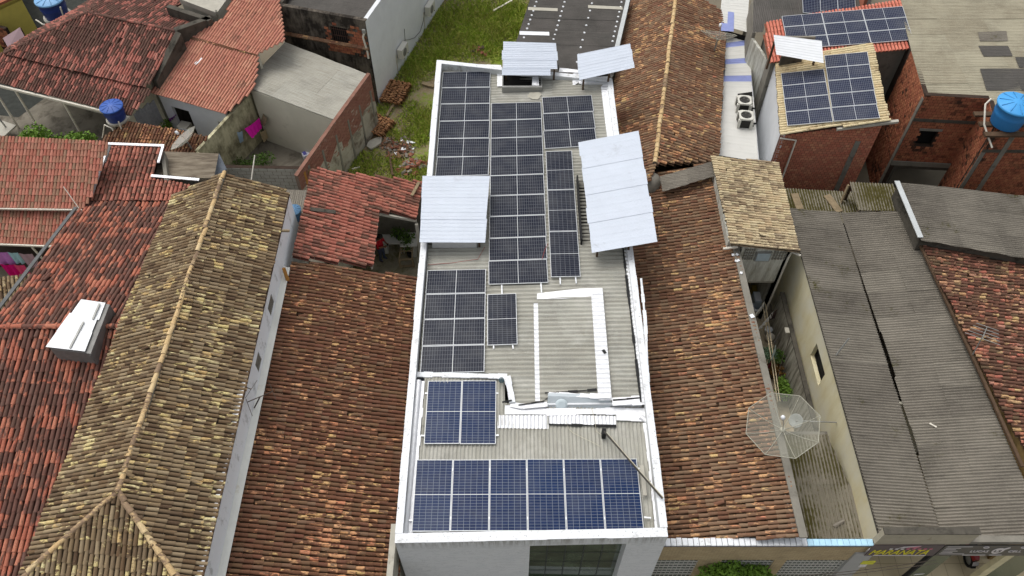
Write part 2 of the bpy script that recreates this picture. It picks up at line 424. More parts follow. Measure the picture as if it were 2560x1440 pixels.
def strip(m, pts, wdt, h, up=V((0, 0, 1))):
    """flat band with thickness along a 3d path (centre line)"""
    pts = [V(p) for p in pts]
    for a, b in zip(pts[:-1], pts[1:]):
        t = (b - a).normalized(); s = t.cross(up).normalized() * wdt
        m.obox(a - s / 2, b - a, s, up * h)
    return m
PM = {}
def solar(name_lbl, TL, TR, BL, BR, long_x, fmat, cmat, group, gap=0.012):
    """one module on the four given corners: frame with centre bar, two cell fields"""
    c = (TL + TR + BL + BR) / 4; ex = ((TR - TL) + (BR - BL)) / 2; ey = ((TL - BL) + (TR - BR)) / 2
    if not long_x: ex, ey = ey, -ex
    lx = ex.length - gap; ly = ey.length - gap; n = ex.cross(ey).normalized()
    key = (round(lx, 1), round(ly, 2), cmat.name)
    if key not in PM:
        X, Y = lx / 2, ly / 2; fw = 0.019; f = MB()
        f.box(-X, -Y, -.035, X, -Y + fw, 0.0); f.box(-X, Y - fw, -.035, X, Y, 0.0)
        f.box(-X, -Y + fw, -.035, -X + fw, Y - fw, 0.0); f.box(X - fw, -Y + fw, -.035, X, Y - fw, 0.0)
        f.box(-.008, -Y + fw, -.02, .008, Y - fw, -0.003)
        cm = MB(); w_ = X - fw - .008
        cm.add([(0, 0, 0), (w_, 0, 0), (w_, 2 * Y - 2 * fw, 0), (0, 2 * Y - 2 * fw, 0), (0, 0, -.012), (w_, 0, -.012), (w_, 2 * Y - 2 * fw, -.012), (0, 2 * Y - 2 * fw, -.012)],
               [(0, 1, 2, 3), (7, 6, 5, 4), (0, 4, 5, 1), (1, 5, 6, 2), (2, 6, 7, 3), (3, 7, 4, 0)])
        me = cm.mesh('cell_field', cmat); uv = me.uv_layers.new(name='UVMap')
        for l in me.loops:
            v = me.vertices[l.vertex_index].co; uv.data[l.index].uv = (v.x / w_ * 12, v.y / (2 * Y - 2 * fw) * 6)
        bk = MB(); bk.box(-X + fw, -Y + fw, -.03, X - fw, Y - fw, -.022)
        PM[key] = (f.mesh('frame', fmat), me, X, Y, fw, bk.mesh('back_sheet', fmat))
    fm, cme, X, Y, fw, bk = PM[key]
    rp = random.Random(name_lbl); n = (n + ex.normalized() * rp.gauss(0, .006) + ey.normalized() * rp.gauss(0, .006)).normalized()
    r = local_thing('solar_panel', name_lbl, 'solar panel', frame_of(c, ex - n * ex.dot(n), n), group)
    obj('frame', fm, r); obj('back_sheet', bk, r)
    a = obj('cell_field', cme, r); a.location = (-X + fw, -Y + fw, -.006)
    b = obj('cell_field', cme, r); b.location = (.008, -Y + fw, -.006)
    return r
def quadlerp(q, a, b):
    TL, TR, BL, BR = q; return (TL * (1 - a) + TR * a) * (1 - b) + (BL * (1 - a) + BR * a) * b
ORD = ['first', 'second', 'third', 'fourth', 'fifth', 'sixth', 'seventh', 'eighth', 'ninth']
def solar_grid(corners, nx, ny, long_x, fmat, cmat, lab, group):
    q = corners
    for j in range(ny):
        for i in range(nx):
            P = lambda a, b: quadlerp(q, a / nx, b / ny)
            solar(lab(i, j), P(i, j), P(i + 1, j), P(i, j + 1), P(i + 1, j + 1), long_x, fmat, cmat, group)
def leaf_cloud(m, c, rx, ry, rz, n, size, rg, hollow=0.35):
    for _ in range(n):
        while True:
            p = V((rg.uniform(-1, 1), rg.uniform(-1, 1), rg.uniform(-1, 1)))
            if hollow < p.length < 1: break
        P = V(c) + V((p.x * rx, p.y * ry, p.z * rz)); a = V((rg.gauss(0, 1), rg.gauss(0, 1), rg.gauss(0, .6))).normalized(); b = a.orthogonal().normalized()
        b = (b + a.cross(b) * rg.uniform(-1, 1)).normalized(); s = size * rg.uniform(.6, 1.4)
        m.add([P, P + a * s * .5 + b * s * .28, P + a * s, P + a * s * .5 - b * s * .28], [(0, 1, 2, 3)])
    return m
# ------------------------------------------------------------------ materials
YD = (1.5, 0.5, 1.2)      # stain streaks of roofs that fall towards or away from the camera
T_BROWN = tile_mat('clay_tiles_brown', [srgb(202, 146, 102), srgb(208, 156, 112), srgb(204, 172, 112), srgb(196, 126, 92), srgb(212, 164, 120)],
                   [srgb(100, 64, 44), srgb(112, 74, 54), srgb(92, 58, 42), srgb(112, 84, 60), srgb(106, 64, 48), srgb(116, 90, 70)], thr=0.455, k1=0.8, k2=0.35, kr=0.18, lf=0.4, fs=7.5, soft=.025)
T_BROWN2 = tile_mat('clay_tiles_brown_orange', [srgb(204, 150, 104), srgb(210, 166, 118), srgb(200, 136, 98), srgb(210, 180, 122), srgb(196, 124, 96)],
                    [srgb(112, 78, 56), srgb(122, 90, 68), srgb(128, 104, 82), srgb(106, 70, 52), srgb(132, 108, 84), srgb(116, 76, 58)], thr=0.487, k1=0.9, k2=0.3, kr=0.2, lf=0.5, fs=6.5)
T_YELL = tile_mat('clay_tiles_lichen_yellow', [srgb(204, 184, 124), srgb(210, 194, 138), srgb(200, 168, 112), srgb(188, 168, 126), srgb(212, 200, 150)],
                  [srgb(132, 112, 84), srgb(98, 76, 54), srgb(150, 132, 104), srgb(80, 60, 44), srgb(140, 120, 92)], thr=0.585, k1=0.9, k2=0.5, kr=0.24, lf=1.0, fs=6)
T_RED = tile_mat('clay_tiles_red_dark', [srgb(186, 104, 74), srgb(178, 94, 66), srgb(194, 118, 86), srgb(178, 98, 74)],
                 [srgb(100, 62, 52), srgb(108, 68, 58), srgb(92, 62, 52), srgb(112, 78, 68)], thr=0.475, k1=0.55, k2=0.5, kr=0.26, lf=1.2, fs=5, st=YD, sat=.9, val=1.0)
T_RED2 = tile_mat('clay_tiles_red', [srgb(182, 102, 80), srgb(190, 114, 92), srgb(172, 92, 72), srgb(196, 124, 98)],
                  [srgb(112, 68, 56), srgb(124, 80, 64), srgb(106, 74, 60)], thr=0.53, k1=0.6, k2=0.4, kr=0.22, lf=0.7, fs=7, sat=.9, val=.98)
T_REDF = tile_mat('clay_tiles_red_far', [srgb(180, 112, 98), srgb(172, 102, 88), srgb(188, 124, 108)],
                  [srgb(98, 62, 56), srgb(92, 64, 56), srgb(104, 74, 64)], thr=0.475, k1=0.45, k2=0.6, kr=0.26, lf=0.35, fs=6, st=YD, sat=.95, val=1.0)
T_NEW = tile_mat('clay_tiles_pink_grey', [srgb(178, 110, 92), srgb(186, 122, 104), srgb(156, 116, 94), srgb(172, 100, 84), srgb(148, 116, 94)],
                 [srgb(138, 110, 90), srgb(130, 104, 84)], thr=0.60, k1=0.3, k2=0.4, kr=0.6, lf=0.6, fs=6, soft=0.1, st=YD)
T_OR = tile_mat('clay_tiles_orange', [srgb(198, 126, 100), srgb(204, 136, 108), srgb(190, 118, 96), srgb(210, 148, 118)],
                [srgb(146, 100, 80), srgb(126, 88, 72)], thr=0.66, k1=0.5, k2=0.5, kr=0.25, lf=0.6, fs=8, soft=0.06, st=YD, sat=.9)
T_CREAM = tile_mat('clay_tiles_cream', [srgb(206, 186, 148), srgb(214, 198, 160), srgb(198, 174, 138), srgb(210, 194, 152)],
                   [srgb(134, 118, 96), srgb(126, 106, 84), srgb(150, 134, 112)], thr=0.545, k1=0.6, k2=0.4, kr=0.14, lf=0.5, fs=8, soft=.06)
T_CREAM2 = tile_mat('clay_tiles_cream_clean', [srgb(216, 198, 156), srgb(222, 206, 166), srgb(208, 186, 144)],
                    [srgb(154, 136, 104), srgb(146, 126, 92)], thr=0.62, k1=0.7, k2=0.3, kr=0.16, lf=0.5, fs=12)
T_ORNEW = tile_mat('clay_tiles_bright_red', [srgb(202, 116, 96), srgb(210, 128, 106), srgb(196, 106, 88)], [srgb(146, 88, 70)], thr=0.7, k1=0.5, k2=0.5, kr=0.2, st=YD)
T_MIX = tile_mat('clay_tiles_red_yellow', [srgb(178, 104, 86), srgb(196, 128, 104), srgb(202, 172, 118), srgb(170, 96, 80), srgb(196, 162, 118), srgb(190, 128, 114)],
                 [srgb(96, 58, 46), srgb(88, 62, 48), srgb(106, 66, 54), srgb(94, 76, 56)], thr=0.42, k1=0.75, k2=0.25, kr=0.25, lf=0.5, fs=8)
T_RIDGE = tile_mat('ridge_tiles_pale', [srgb(206, 178, 130), srgb(200, 168, 120), srgb(212, 188, 144)], [srgb(144, 120, 96), srgb(124, 102, 82)], thr=0.6, k1=0.6, k2=0.4, kr=0.35)
CH_BROWN = plain('tile_channel_brown', (0.05, 0.030, 0.018), 0.95, 0.1, var=0.5, scale=5)  # brown, red and grey channels: shade between tile rows put into the colour
CH_RED = plain('tile_channel_red', (0.06, 0.022, 0.016), 0.95, 0.1, var=0.4, scale=5)
CH_OR = plain('tile_channel_orange', (0.24, 0.09, 0.055), 0.95, 0.1, var=0.3, scale=5)
CH_GREY = plain('tile_channel_grey', (0.075, 0.056, 0.036), 0.95, 0.1, var=0.5, scale=5)
FB_MAIN = fibro_mat('fibre_cement_pale', srgb(172, 171, 162), srgb(160, 158, 148), 0.5, dirt=srgb(112, 107, 94), moss=None, pale=srgb(206, 205, 198))
FB_DARK = fibro_mat('fibre_cement_grey', srgb(112, 106, 97), srgb(134, 128, 117), 0.62, moss=srgb(92, 88, 40), moss_at=0.635, dirt=srgb(74, 70, 62))
FB_FAR = fibro_mat('fibre_cement_weathered', srgb(174, 172, 162), srgb(164, 161, 150), 0.5, dirt=srgb(110, 104, 88))
FB_BLACK = fibro_mat('fibre_cement_blackened', srgb(86, 84, 80), srgb(96, 92, 88), 0.5, dirt=srgb(60, 58, 55))
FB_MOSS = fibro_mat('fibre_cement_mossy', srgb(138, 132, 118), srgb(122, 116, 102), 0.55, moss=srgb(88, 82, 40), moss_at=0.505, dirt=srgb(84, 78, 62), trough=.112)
FB_SKY = plain('translucent_roof_sheet', srgb(176, 172, 158), 0.6, var=0.1)
k = NT('white_coating'); n1 = k.noise(3, 6, .7); n2 = k.noise(14, 4, .7)
col = k.mix(k.step(n1, .56, .72), (.76, .78, .80), (.42, .42, .40)); col = k.mix(k.step(n2, .62, .70), col, (.12, .12, .11)); k.bump(k.noise(20, 4, .6), .008); WHITE = k.done(col, .55, .4); MATS['white_coating'] = WHITE
FOIL = plain('aluminium_foil_flashing', (0.82, 0.83, 0.85), 0.34, 0.5, 0.45, var=0.08, scale=7, bump=0.012)
WALLW = plain('white_wall_paint', (0.72, 0.74, 0.76), 0.8, var=0.05, scale=1.5, dirt=(0.42, 0.43, 0.43), dirt_at=0.64)
METALW = plain('white_metal_sheet', (0.54, 0.59, 0.67), 0.38, 0.5, 0.0, var=0.04, scale=1.2, dirt=(0.40, 0.43, 0.48), dirt_at=0.60, bump=0.012)
METALC = plain('cream_metal_sheet', srgb(204, 203, 197), 0.5, 0.4, var=0.05, scale=1.2, dirt=srgb(180, 178, 168), dirt_at=0.6)
BLUESTRIP = plain('blue_translucent_strip', srgb(136, 146, 196), 0.5, var=0.08)
CREAMW = plain('cream_wall', srgb(206, 202, 184), 0.9, var=0.06, scale=1.0, dirt=srgb(158, 152, 132), dirt_at=0.62)
CONC = plain('concrete', srgb(128, 124, 114), 0.92, var=0.15, scale=2.5, dirt=srgb(84, 80, 70), dirt_at=0.56)
CONCD = plain('dark_concrete', srgb(82, 78, 70), 0.95, var=0.25, scale=2.5, dirt=srgb(44, 42, 36), dirt_at=0.53)
CONCP = plain('pale_concrete', srgb(176, 172, 160), 0.9, var=0.12, scale=2.0, dirt=srgb(124, 118, 102), dirt_at=0.58)
BLACK = plain('matt_black', (0.02, 0.02, 0.02), 0.8, var=0.3)
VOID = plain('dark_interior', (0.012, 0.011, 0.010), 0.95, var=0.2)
WOOD = plain('weathered_timber', srgb(140, 124, 98), 0.9, var=0.25, scale=6, dirt=srgb(96, 80, 60))
WOODD = plain('dark_timber', srgb(84, 66, 50), 0.9, var=0.25, scale=6)
STEEL = plain('galvanised_steel', srgb(150, 150, 146), 0.5, 0.5, 0.3, var=0.15)
PVC = plain('pvc_pipe', srgb(216, 210, 196), 0.6, var=0.08)
ALU = plain('panel_frame_aluminium', (0.54, 0.56, 0.58), 0.4, 0.5, 0.25, var=0.04)
def brick_mat(name, cols, dark, thr):
    k = NT(name); r = k.rnd(); P = k.pos()
    base = k.ramp(r, [(i / (len(cols) - 1), c) for i, c in enumerate(cols)])
    base = k.mix(k.step(k.noise(25, 4, .7, P), .3, .75), base, [c * .8 for c in cols[0]])
    v = k.math('ADD', k.math('MULTIPLY', k.noise(1.1, 5, .65, P), .75), k.math('MULTIPLY', k.math('FRACT', k.math('MULTIPLY', r, 53.1)), .22))
    col = k.mix(k.step(v, thr, thr + .14), base, dark)
    k.bump(k.noise(60, 3, .6, P), .004, .6); return k.done(col, .93, .15)
BRICK = brick_mat('hollow_brick', [srgb(190, 120, 96), srgb(202, 136, 108), srgb(176, 104, 86), srgb(212, 158, 122), srgb(190, 112, 92), srgb(164, 118, 96), srgb(204, 130, 106)], srgb(136, 104, 86), 0.62)
BRICKD = brick_mat('hollow_brick_stained', [srgb(168, 104, 78), srgb(178, 116, 84), srgb(150, 84, 66), srgb(188, 128, 92), srgb(160, 90, 70)], srgb(72, 52, 42), 0.52)
MORTAR = plain('mortar_red', srgb(96, 64, 52), .95, var=.2, scale=4)
MORTARD = plain('mortar_dark', srgb(58, 46, 38), .95, var=.3, scale=4)
def solar_mat(name, c0, c1, line, lw=0.05):
    k = NT(name); uv = k.n('UVMap').outputs[0]; s = k.n('SeparateXYZ', i0=uv)
    fx = k.math('FRACT', s.outputs[0]); fy = k.math('FRACT', s.outputs[1])
    dx = k.math('MINIMUM', fx, k.math('SUBTRACT', 1.0, fx)); dy = k.math('MINIMUM', fy, k.math('SUBTRACT', 1.0, fy))
    l = k.math('MAXIMUM', k.math('LESS_THAN', dx, lw), k.math('LESS_THAN', dy, lw * 0.58))
    cell = k.n('CombineXYZ', i0=k.math('FLOOR', s.outputs[0]), i1=k.math('FLOOR', s.outputs[1]))
    wn = k.n('TexWhiteNoise', i0=cell.outputs[0]); col = k.mix(wn.outputs[0], c0, c1)
    dust = k.noise(1.3, 4, .6)
    orr = k.n('ObjectInfo').outputs['Random']; col = k.mix(k.math('MULTIPLY', orr, .35), col, [c1[0] * 2.2, c1[1] * 2.0, c1[2] * 1.5])
    col = k.mix(l, col, line); col = k.mix(k.math('MULTIPLY', k.step(dust, .42, .75), .14), col, (.25, .25, .24))
    k.b.inputs['Coat Weight'].default_value = 0.0
    return k.done(col, 0.22, 0.10)
CELL_D = solar_mat('cells_monocrystalline', (0.009, 0.011, 0.022), (0.012, 0.015, 0.028), (0.14, 0.15, 0.17), 0.05)
CELL_B = solar_mat('cells_polycrystalline', (0.006, 0.016, 0.060), (0.009, 0.022, 0.078), (0.20, 0.23, 0.27), 0.045)
CELL_R = solar_mat('cells_blue_black', (0.009, 0.012, 0.034), (0.012, 0.017, 0.045), (0.22, 0.24, 0.28), 0.05)
# ------------------------------------------------------------------ ground
k = NT('town_ground'); n1 = k.noise(0.4, 5, .6); MG = k.done(k.mix(k.step(n1, .35, .65), srgb(104, 98, 86), srgb(128, 120, 104)), .95, .1)
g = MB(); g.poly([(-400, -400, 0), (400, -400, 0), (400, 600, 0), (-400, 600, 0)]); g.build('ground', MG, kind='structure')
def floor_sheet(name, pts, mat, z=0.004):
    return MB().prism([V((p[0], p[1], z - 0.003)) for p in pts], (0, 0, 0.003)).build(name, mat, kind='structure')
# vacant lot: earth with damp and green ground
k = NT('lot_earth'); P = k.pos(); a = k.noise(.55, 5, .65); b = k.noise(5, 5, .7)
col = k.mix(k.step(a, .42, .6), srgb(142, 126, 100), srgb(116, 102, 78)); col = k.mix(k.step(b, .45, .7), col, srgb(140, 132, 116))
gm = k.math('ADD', k.math('MULTIPLY', k.noise(.42, 3, .5), .65), k.math('MULTIPLY', k.noise(6, 4, .7), .35))
col = k.mix(k.step(gm, .47, .56), col, k.mix(k.noise(15, 2, .5), srgb(104, 122, 44), srgb(132, 148, 62))); k.bump(k.noise(9, 5, .7), .05, .7)
M_LOT = k.done(col, .97, .1)
LOT = [(-9.4, 25.0), (-3.3, 24.6), (-3.3, 30.0), (0.4, 30.0), (0.4, 37), (3.0, 46), (-4.0, 46), (-6.9, 33.3)]
floor_sheet('lot_ground', LOT, M_LOT, 0.006)
M_MOSSC = plain('mossy_concrete_floor', srgb(150, 144, 124), .95, var=.25, scale=2.2, dirt=srgb(104, 98, 58), dirt_at=.49)
M_YARD = plain('yard_concrete', srgb(122, 116, 104), .95, var=.25, scale=1.2, dirt=srgb(78, 72, 62), dirt_at=.5)
floor_sheet('courtyard_floor', [(-7.2, 18.0), (-3.4, 18.0), (-3.4, 24.9), (-7.2, 24.9)], M_MOSSC, 0.008)
floor_sheet('yard_floor', [(-14.5, 22.0), (-8.4, 22.0), (-8.0, 31), (-12.6, 31.5)], M_YARD, 0.005)
floor_sheet('carport_floor', [(-34, 23), (-14.6, 23), (-13, 31), (-34, 42)], M_YARD, 0.0045)
floor_sheet('alley_floor', [(8.6, 8.7), (10.75, 8.7), (10.75, 24.0), (8.6, 24.0)], plain('alley_paving', srgb(186, 172, 146), .95, var=.2, scale=2, dirt=srgb(140, 108, 86), dirt_at=.53), 0.007)
# ------------------------------------------------------------------ main building with the solar roof
Z1 = 5.65
Mn = thing('flat_roofed_shop', 'long white-walled shop building with parapets and solar panels on its corrugated roof', 'building', (0.5, 18, 0))
FLc, FRc, BLc, BRc = at(987, 1356, Z1), at(1670, 1341, Z1), at(1093, 151, Z1), at(1529, 197, Z1)
def xy(p): return (p[0], p[1])
k = NT('marble_cladding'); P = k.pos(); vv = k.noise(1.4, 6, .7, k.scaled(P, (1, 1, 3), (0, .5, 0)), 1.2)
col = k.mix(k.step(k.math('ABSOLUTE', k.math('SUBTRACT', vv, .5)), .0, .02), srgb(196, 199, 201), srgb(226, 228, 230))
col = k.mix(k.step(k.noise(2, 5, .7), .5, .8), col, srgb(214, 218, 221)); zz = k.n('SeparateXYZ', i0=P).outputs[2]; dr_ = k.noise(1, 4, .7, k.scaled(P, (9, 9, .6)))
ms = k.math('MULTIPLY', k.step(dr_, .42, .62), k.step(zz, 5.0, 5.6)); col = k.mix(k.math('MULTIPLY', ms, .75), col, srgb(112, 108, 98)); MARBLE = k.done(col, .45, .5)
WS = plain('stained_white_wall', srgb(206, 208, 208), .85, var=.08, scale=1.6, dirt=srgb(120, 116, 104), dirt_at=.55)
# walls carry the parapet; window opening on the street front
xL, yL = xy(FLc); xR, yR = xy(FRc)
gl0, gl1 = atY(1325, 1372, yL).x - xL, atY(1570, 1366, yL).x - xL
gz = atY(1325, 1372, yL).z
wall(Mn, (xL, yL), (xR, yR), 0, Z1 - .02, MARBLE, .25, holes=[(gl0, gl1, .9, gz)], name='street_front')
wall(Mn, xy(BLc), (xL, yL + .25), 0, Z1 - .02, WS, .2, side=1, name='side_wall')
wall(Mn, (xR, yR + .25), xy(BRc), 0, Z1 - .02, WS, .2, side=1, name='side_wall')
wall(Mn, xy(BRc), xy(BLc), 0, Z1 - .02, WS, .2, side=1, name='back_wall')
# parapet caps (white membrane)
def cap(A, B, wd, side, zz=Z1, name='parapet_cap', z=0.035, mat=WHITE):
    A, B = V((A[0], A[1], zz - .02)), V((B[0], B[1], zz - .02)); t = (B - A).normalized(); n = V((-t.y, t.x, 0)) * side
    rg = random.Random(int(A.x * 50 + A.y)); m = MB(); N = max(2, int((B - A).length / .8))
    for i in range(N):
        a = A + (B - A) * (i / N); b = A + (B - A) * ((i + 1) / N); j = rg.uniform(-.012, .012)
        m.obox(a - n * (.02 + j), b - a, n * (wd + j), V((0, 0, z + rg.uniform(-.006, .006))))
    return m.build(name, mat, Mn)
cap((xL, yL), (xR, yR), .27, 1)
cap(xy(BLc), (xL, yL + .26), .22, 1); cap((xR, yR + .26), xy(BRc), .22, 1); cap(xy(BRc), xy(BLc), .22, 1)
# street window: glass with slim mullions
GLASS = plain('shop_glass', (0.07, 0.095, 0.06), .04, .7, var=.5, scale=1.2)
m = MB(); m.box(xL + gl0, yL + .50, .9, xL + gl1, yL + .52, gz); wnd = m.build('shop_window', GLASS, Mn)
for (x0, x1, z0, z1) in ((gl0 - .1, gl0, .8, gz), (gl1, gl1 + .1, .8, gz), (gl0 - .1, gl1 + .1, gz, gz + .1)): MB().box(xL + x0, yL + .252, z0, xL + x1, yL + .56, z1).build('window_reveal', MARBLE, Mn)
MUL = plain('window_mullion', srgb(60, 66, 64), .5)
for i in range(1, 5):
    x = xL + gl0 + (gl1 - gl0) * i / 5; MB().box(x - .015, yL + .485, .9, x + .015, yL + .499, gz).build('mullion', MUL, wnd)
for i in range(1, 5):
    z = .9 + (gz - .9) * i / 5; MB().box(xL + gl0, yL + .48, z - .012, xL + gl1, yL + .4845, z + .012).build('transom', MUL, wnd)
# main roof (tilts a little to the left) and lower front roof
A0, B0 = V((0, 10, 5.5)), V((1, 10, 5.5338)); PAN = Plane(A0, B0, V((0, 20, 5.5))); ROOF = PAN.off(-.11)
pm = [ROOF.px(*q) for q in ((1046, 938), (1105, 172), (1520, 205), (1603, 1005), (1530, 1010), (1385, 1010), (1283, 1015), (1265, 945))]
fibro_roof(Mn, ROOF, pm, (-1, 0, -.03), FB_MAIN, pitch=.175, amp=.026, W=1.05, L=2.5, seed=4, segs=8)
Z2 = 5.20; FR2 = Plane(V((0, 9, Z2)), V((1, 9, Z2)), V((0, 12, Z2 + .12)))
pf = [FR2.px(*q) for q in ((1010, 1345), (1062, 940), (1262, 945), (1262, 1008), (1610, 1012), (1655, 1330))]
fibro_roof(Mn, FR2, pf, (0, -1, -.04), FB_MAIN, pitch=.118, amp=.018, W=1.06, L=1.9, seed=5, segs=8)
PF = Plane(V((0, 9, 5.36)), V((1, 9, 5.36)), V((0, 12, 5.40)))
# solar panels
GP = 'solar panels on the white-parapet roof'
def q4(pl, pts): return [pl.px(*p) for p in pts]
solar_grid(q4(PAN, [(1106.7, 180), (1226.2, 177.5), (1087.3, 440), (1223.0, 438)]), 1, 6, True, ALU, CELL_D,
           lambda i, j: f'crosswise black solar panel, {ORD[j]} from the back in far-left column of main roof', GP)
solar_grid(q4(PAN, [(1228, 258), (1353.5, 254), (1220, 712), (1371, 706)]), 1, 9, True, ALU, CELL_D,
           lambda i, j: f'crosswise black solar panel, {ORD[j]} from the back in the long middle column of nine', GP)
solar_grid(q4(PAN, [(1355.5, 243), (1480, 237), (1360.5, 371), (1493, 364)]), 1, 3, True, ALU, CELL_D,
           lambda i, j: f'crosswise black solar panel, {ORD[j]} of three behind the big leaning white metal sheet', GP)
solar_grid(q4(PAN, [(1364, 379), (1430, 376), (1377, 694), (1452, 690)]), 1, 3, False, ALU, CELL_D,
           lambda i, j: f'lengthwise black solar panel, {ORD[j]} of three in file beside the big white sheet', GP)
solar_grid(q4(PAN, [(1068, 675), (1215, 672), (1048, 934), (1213, 930)]), 1, 4, True, ALU, CELL_D,
           lambda i, j: f'crosswise black solar panel, {ORD[j]} from the back in the block of four', GP)
solar_grid(q4(PAN, [(1218, 736), (1291, 733), (1218, 862), (1294, 862)]), 1, 1, False, ALU, CELL_D,
           lambda i, j: 'lone lengthwise black solar panel between the block of four and the foil-edged roof patch', GP)
solar_grid(q4(PF, [(1070, 951), (1241, 951), (1059, 1110), (1240, 1110)]), 2, 1, False, ALU, CELL_B,
           lambda i, j: f'dark blue upright panel, {("left", "right")[i]} one of the pair behind the front row', GP)
solar_grid(q4(PF, [(1041, 1149), (1592, 1145), (1028, 1329), (1611, 1327)]), 6, 1, False, ALU, CELL_B,
           lambda i, j: f'blue upright solar panel, {ORD[i]} from left in the street-end row of six', GP)
# ------------------------------------------------------------------ tiled houses left of the main building
def house_walls(root, corners, plane, mat, th=.15, drop=.1, z0=0, side=1, name='wall'):
    n = len(corners)
    for i in range(n):
        a, b = corners[i], corners[(i + 1) % n]
        za = plane.xy(*a).z - drop; zb = plane.xy(*b).z - drop
        wall(root, a, b, z0, za, mat, th, z1b=zb, side=side, name=name)
# L1: brown roof next to the main building, falling to the right
L1 = thing('tiled_house', 'long low house with mossy dark brown clay tiles left of the white solar building', 'house', (-6, 13, 0))
PL1 = Plane((735, 650, 4.6), (560, 1440, 4.6), (1040, 690, 3.3))
y0 = at(735, 655, 4.6).y
pts = [PL1.px(735, 652), PL1.px(1050, 694), PL1.xy(-3.42, 12), PL1.xy(-3.42, 6.8), PL1.xy(-8.22, 6.8)]
tile_roof(L1, PL1, pts, (1, -.0, -.25), .148, .27, T_BROWN, CH_BROWN, seed=11, sag=.035)
house_walls(L1, [(-8.2, 7.1), (-3.6, 7.1), (-3.6, 18.2), (-8.2, 18.4)], PL1, CREAMW, side=1)
# stub wall at the street end, right
MB().box(-3.62, 6.8, 0, -3.44, 9.1, 4.35).build('gable_stub', CONCP, L1)
# L1b: red roof round the small courtyard
L1B = thing('tiled_house', 'red-tiled house wrapping round the small courtyard with the man', 'house', (-6.5, 23, 0))
PLB = Plane((783, 420, 4.75), (740, 640, 4.75), (1045, 545, 3.2))
pts = [PLB.px(783, 418), PLB.px(1056, 456), PLB.px(1041, 545), PLB.px(948, 528), PLB.px(932, 668), PLB.px(736, 640), PLB.px(766, 505)]
tile_roof(L1B, PLB, pts, (1, -.06, -.3), .165, .3, T_RED2, CH_RED, seed=12, sag=.04)
# L2: big yellow-brown hipped roof with the white side wall
L2 = thing('hipped_house', 'tall white-walled house with ridged yellow-brown lichen-covered clay roof', 'house', (-10.5, 14, 0))
RA, RB = at(560, 432, 6.9), at(295, 1230, 6.9)
PR = Plane(RA, RB, (722, 480, 6.0)); PLf = Plane(RA, RB, (430, 490, 6.0)); cR = PR.px(493, 1517); cL = PLf.px(44, 1455)
rr = tile_roof(L2, PR, [RA, PR.px(724, 479), cR, RB], (1, 0, -.38), .135, .31, T_YELL, CH_GREY, seed=21, sag=.04, name='right_slope')
rl = tile_roof(L2, PLf, [RA, PLf.px(430, 490), cL, RB], (-1, 0, -.4), .135, .31, T_YELL, CH_GREY, seed=22, sag=.04, name='left_slope')
PH = Plane(RB, cL, cR)
rf = tile_roof(L2, PH, [RB, cL, cR], (0, -1, -.5), .145, .33, T_YELL, CH_GREY, seed=23, sag=.03, name='front_hip')
ridge_tiles(rr, RA, RB, T_RIDGE, .085, .34, base=CONC); ridge_tiles(rf, RB, cL, T_RIDGE, .085, .36); ridge_tiles(rf, RB, cR, T_RIDGE, .09, .36)
k = NT('streaked_white_wall'); P = k.pos(); st = k.noise(1.0, 5, .75, k.scaled(P, (3, 2.2, 1.2), (0.6, 0, 0)))
lowst = k.noise(1, 4, .7, k.scaled(P, (8, 8, 2)))
STREAKW = k.done(k.mix(k.step(st, .55, .72), srgb(238, 241, 244), k.mix(lowst, srgb(150, 152, 150), srgb(190, 192, 190))), .85, .2)
yb = RA.y - .1
hv = []
for (a, b) in (((662, 735), (690, 790)), ((632, 880), (655, 930))):
    ya = at(a[0], a[1], 5.4).y; y2 = at(b[0], b[1], 5.0).y
    hv.append((min(ya, y2), max(ya, y2)))
y00 = 6.9
hol = [(h0 - y00, h1 - y00, 4.95, 5.45) for h0, h1 in hv]
wl = wall(L2, (-8.34, y00), (-8.34, yb), 0, 5.93, STREAKW, .2, holes=hol, side=1, name='side_wall')
for h0, h1 in hv:
    vt = MB().box(-8.52, h0, 4.95, -8.50, h1, 5.45).build('vent_opening', VOID, wl)
    for i in range(7):
        yy = h0 + (h1 - h0) * (i + .5) / 7; MB().box(-8.44, yy - .03, 4.95, -8.36, yy + .03, 5.45).build('vent_slat', CONC, wl)
wall(L2, (-8.7, yb), (-12.4, yb), 0, 6.0, STREAKW, .15, side=1, name='gable_wall')
m = MB(); m.prism([V((-8.7, yb, 6.0)), V((-12.4, yb, 6.0)), V((RA.x, yb, 6.75))], (0, -.15, 0)); m.build('gable', STREAKW, L2)
wall(L2, (-12.4, yb), (-12.4, y00), 0, 5.9, STREAKW, .15, side=1, name='far_side_wall')
MB().box(-8.338, y00, 5.86, -8.30, yb, 5.95).build('eave_board', WOODD, L2)
fl = MB(); rg = random.Random(4); N = 14
for i in range(N):
    ya = 6.8 + (18.6 - 6.8) * i / N; y2 = 6.8 + (18.6 - 6.8) * (i + 1) / N
    fl.prism([V((-8.336, ya, 4.80)), V((-8.26, ya, 4.75 + rg.uniform(-.01, .01))), V((-8.13, ya, 4.71)), V((-8.13, ya, 4.69)), V((-8.336, ya, 4.74))], (0, y2 - ya + .02, 0))
fl.build('wall_flashing', plain('stained_zinc', srgb(222, 222, 214), .5, .4, .0, var=.08, scale=1.2, dirt=srgb(176, 158, 120), dirt_at=.62), L2)
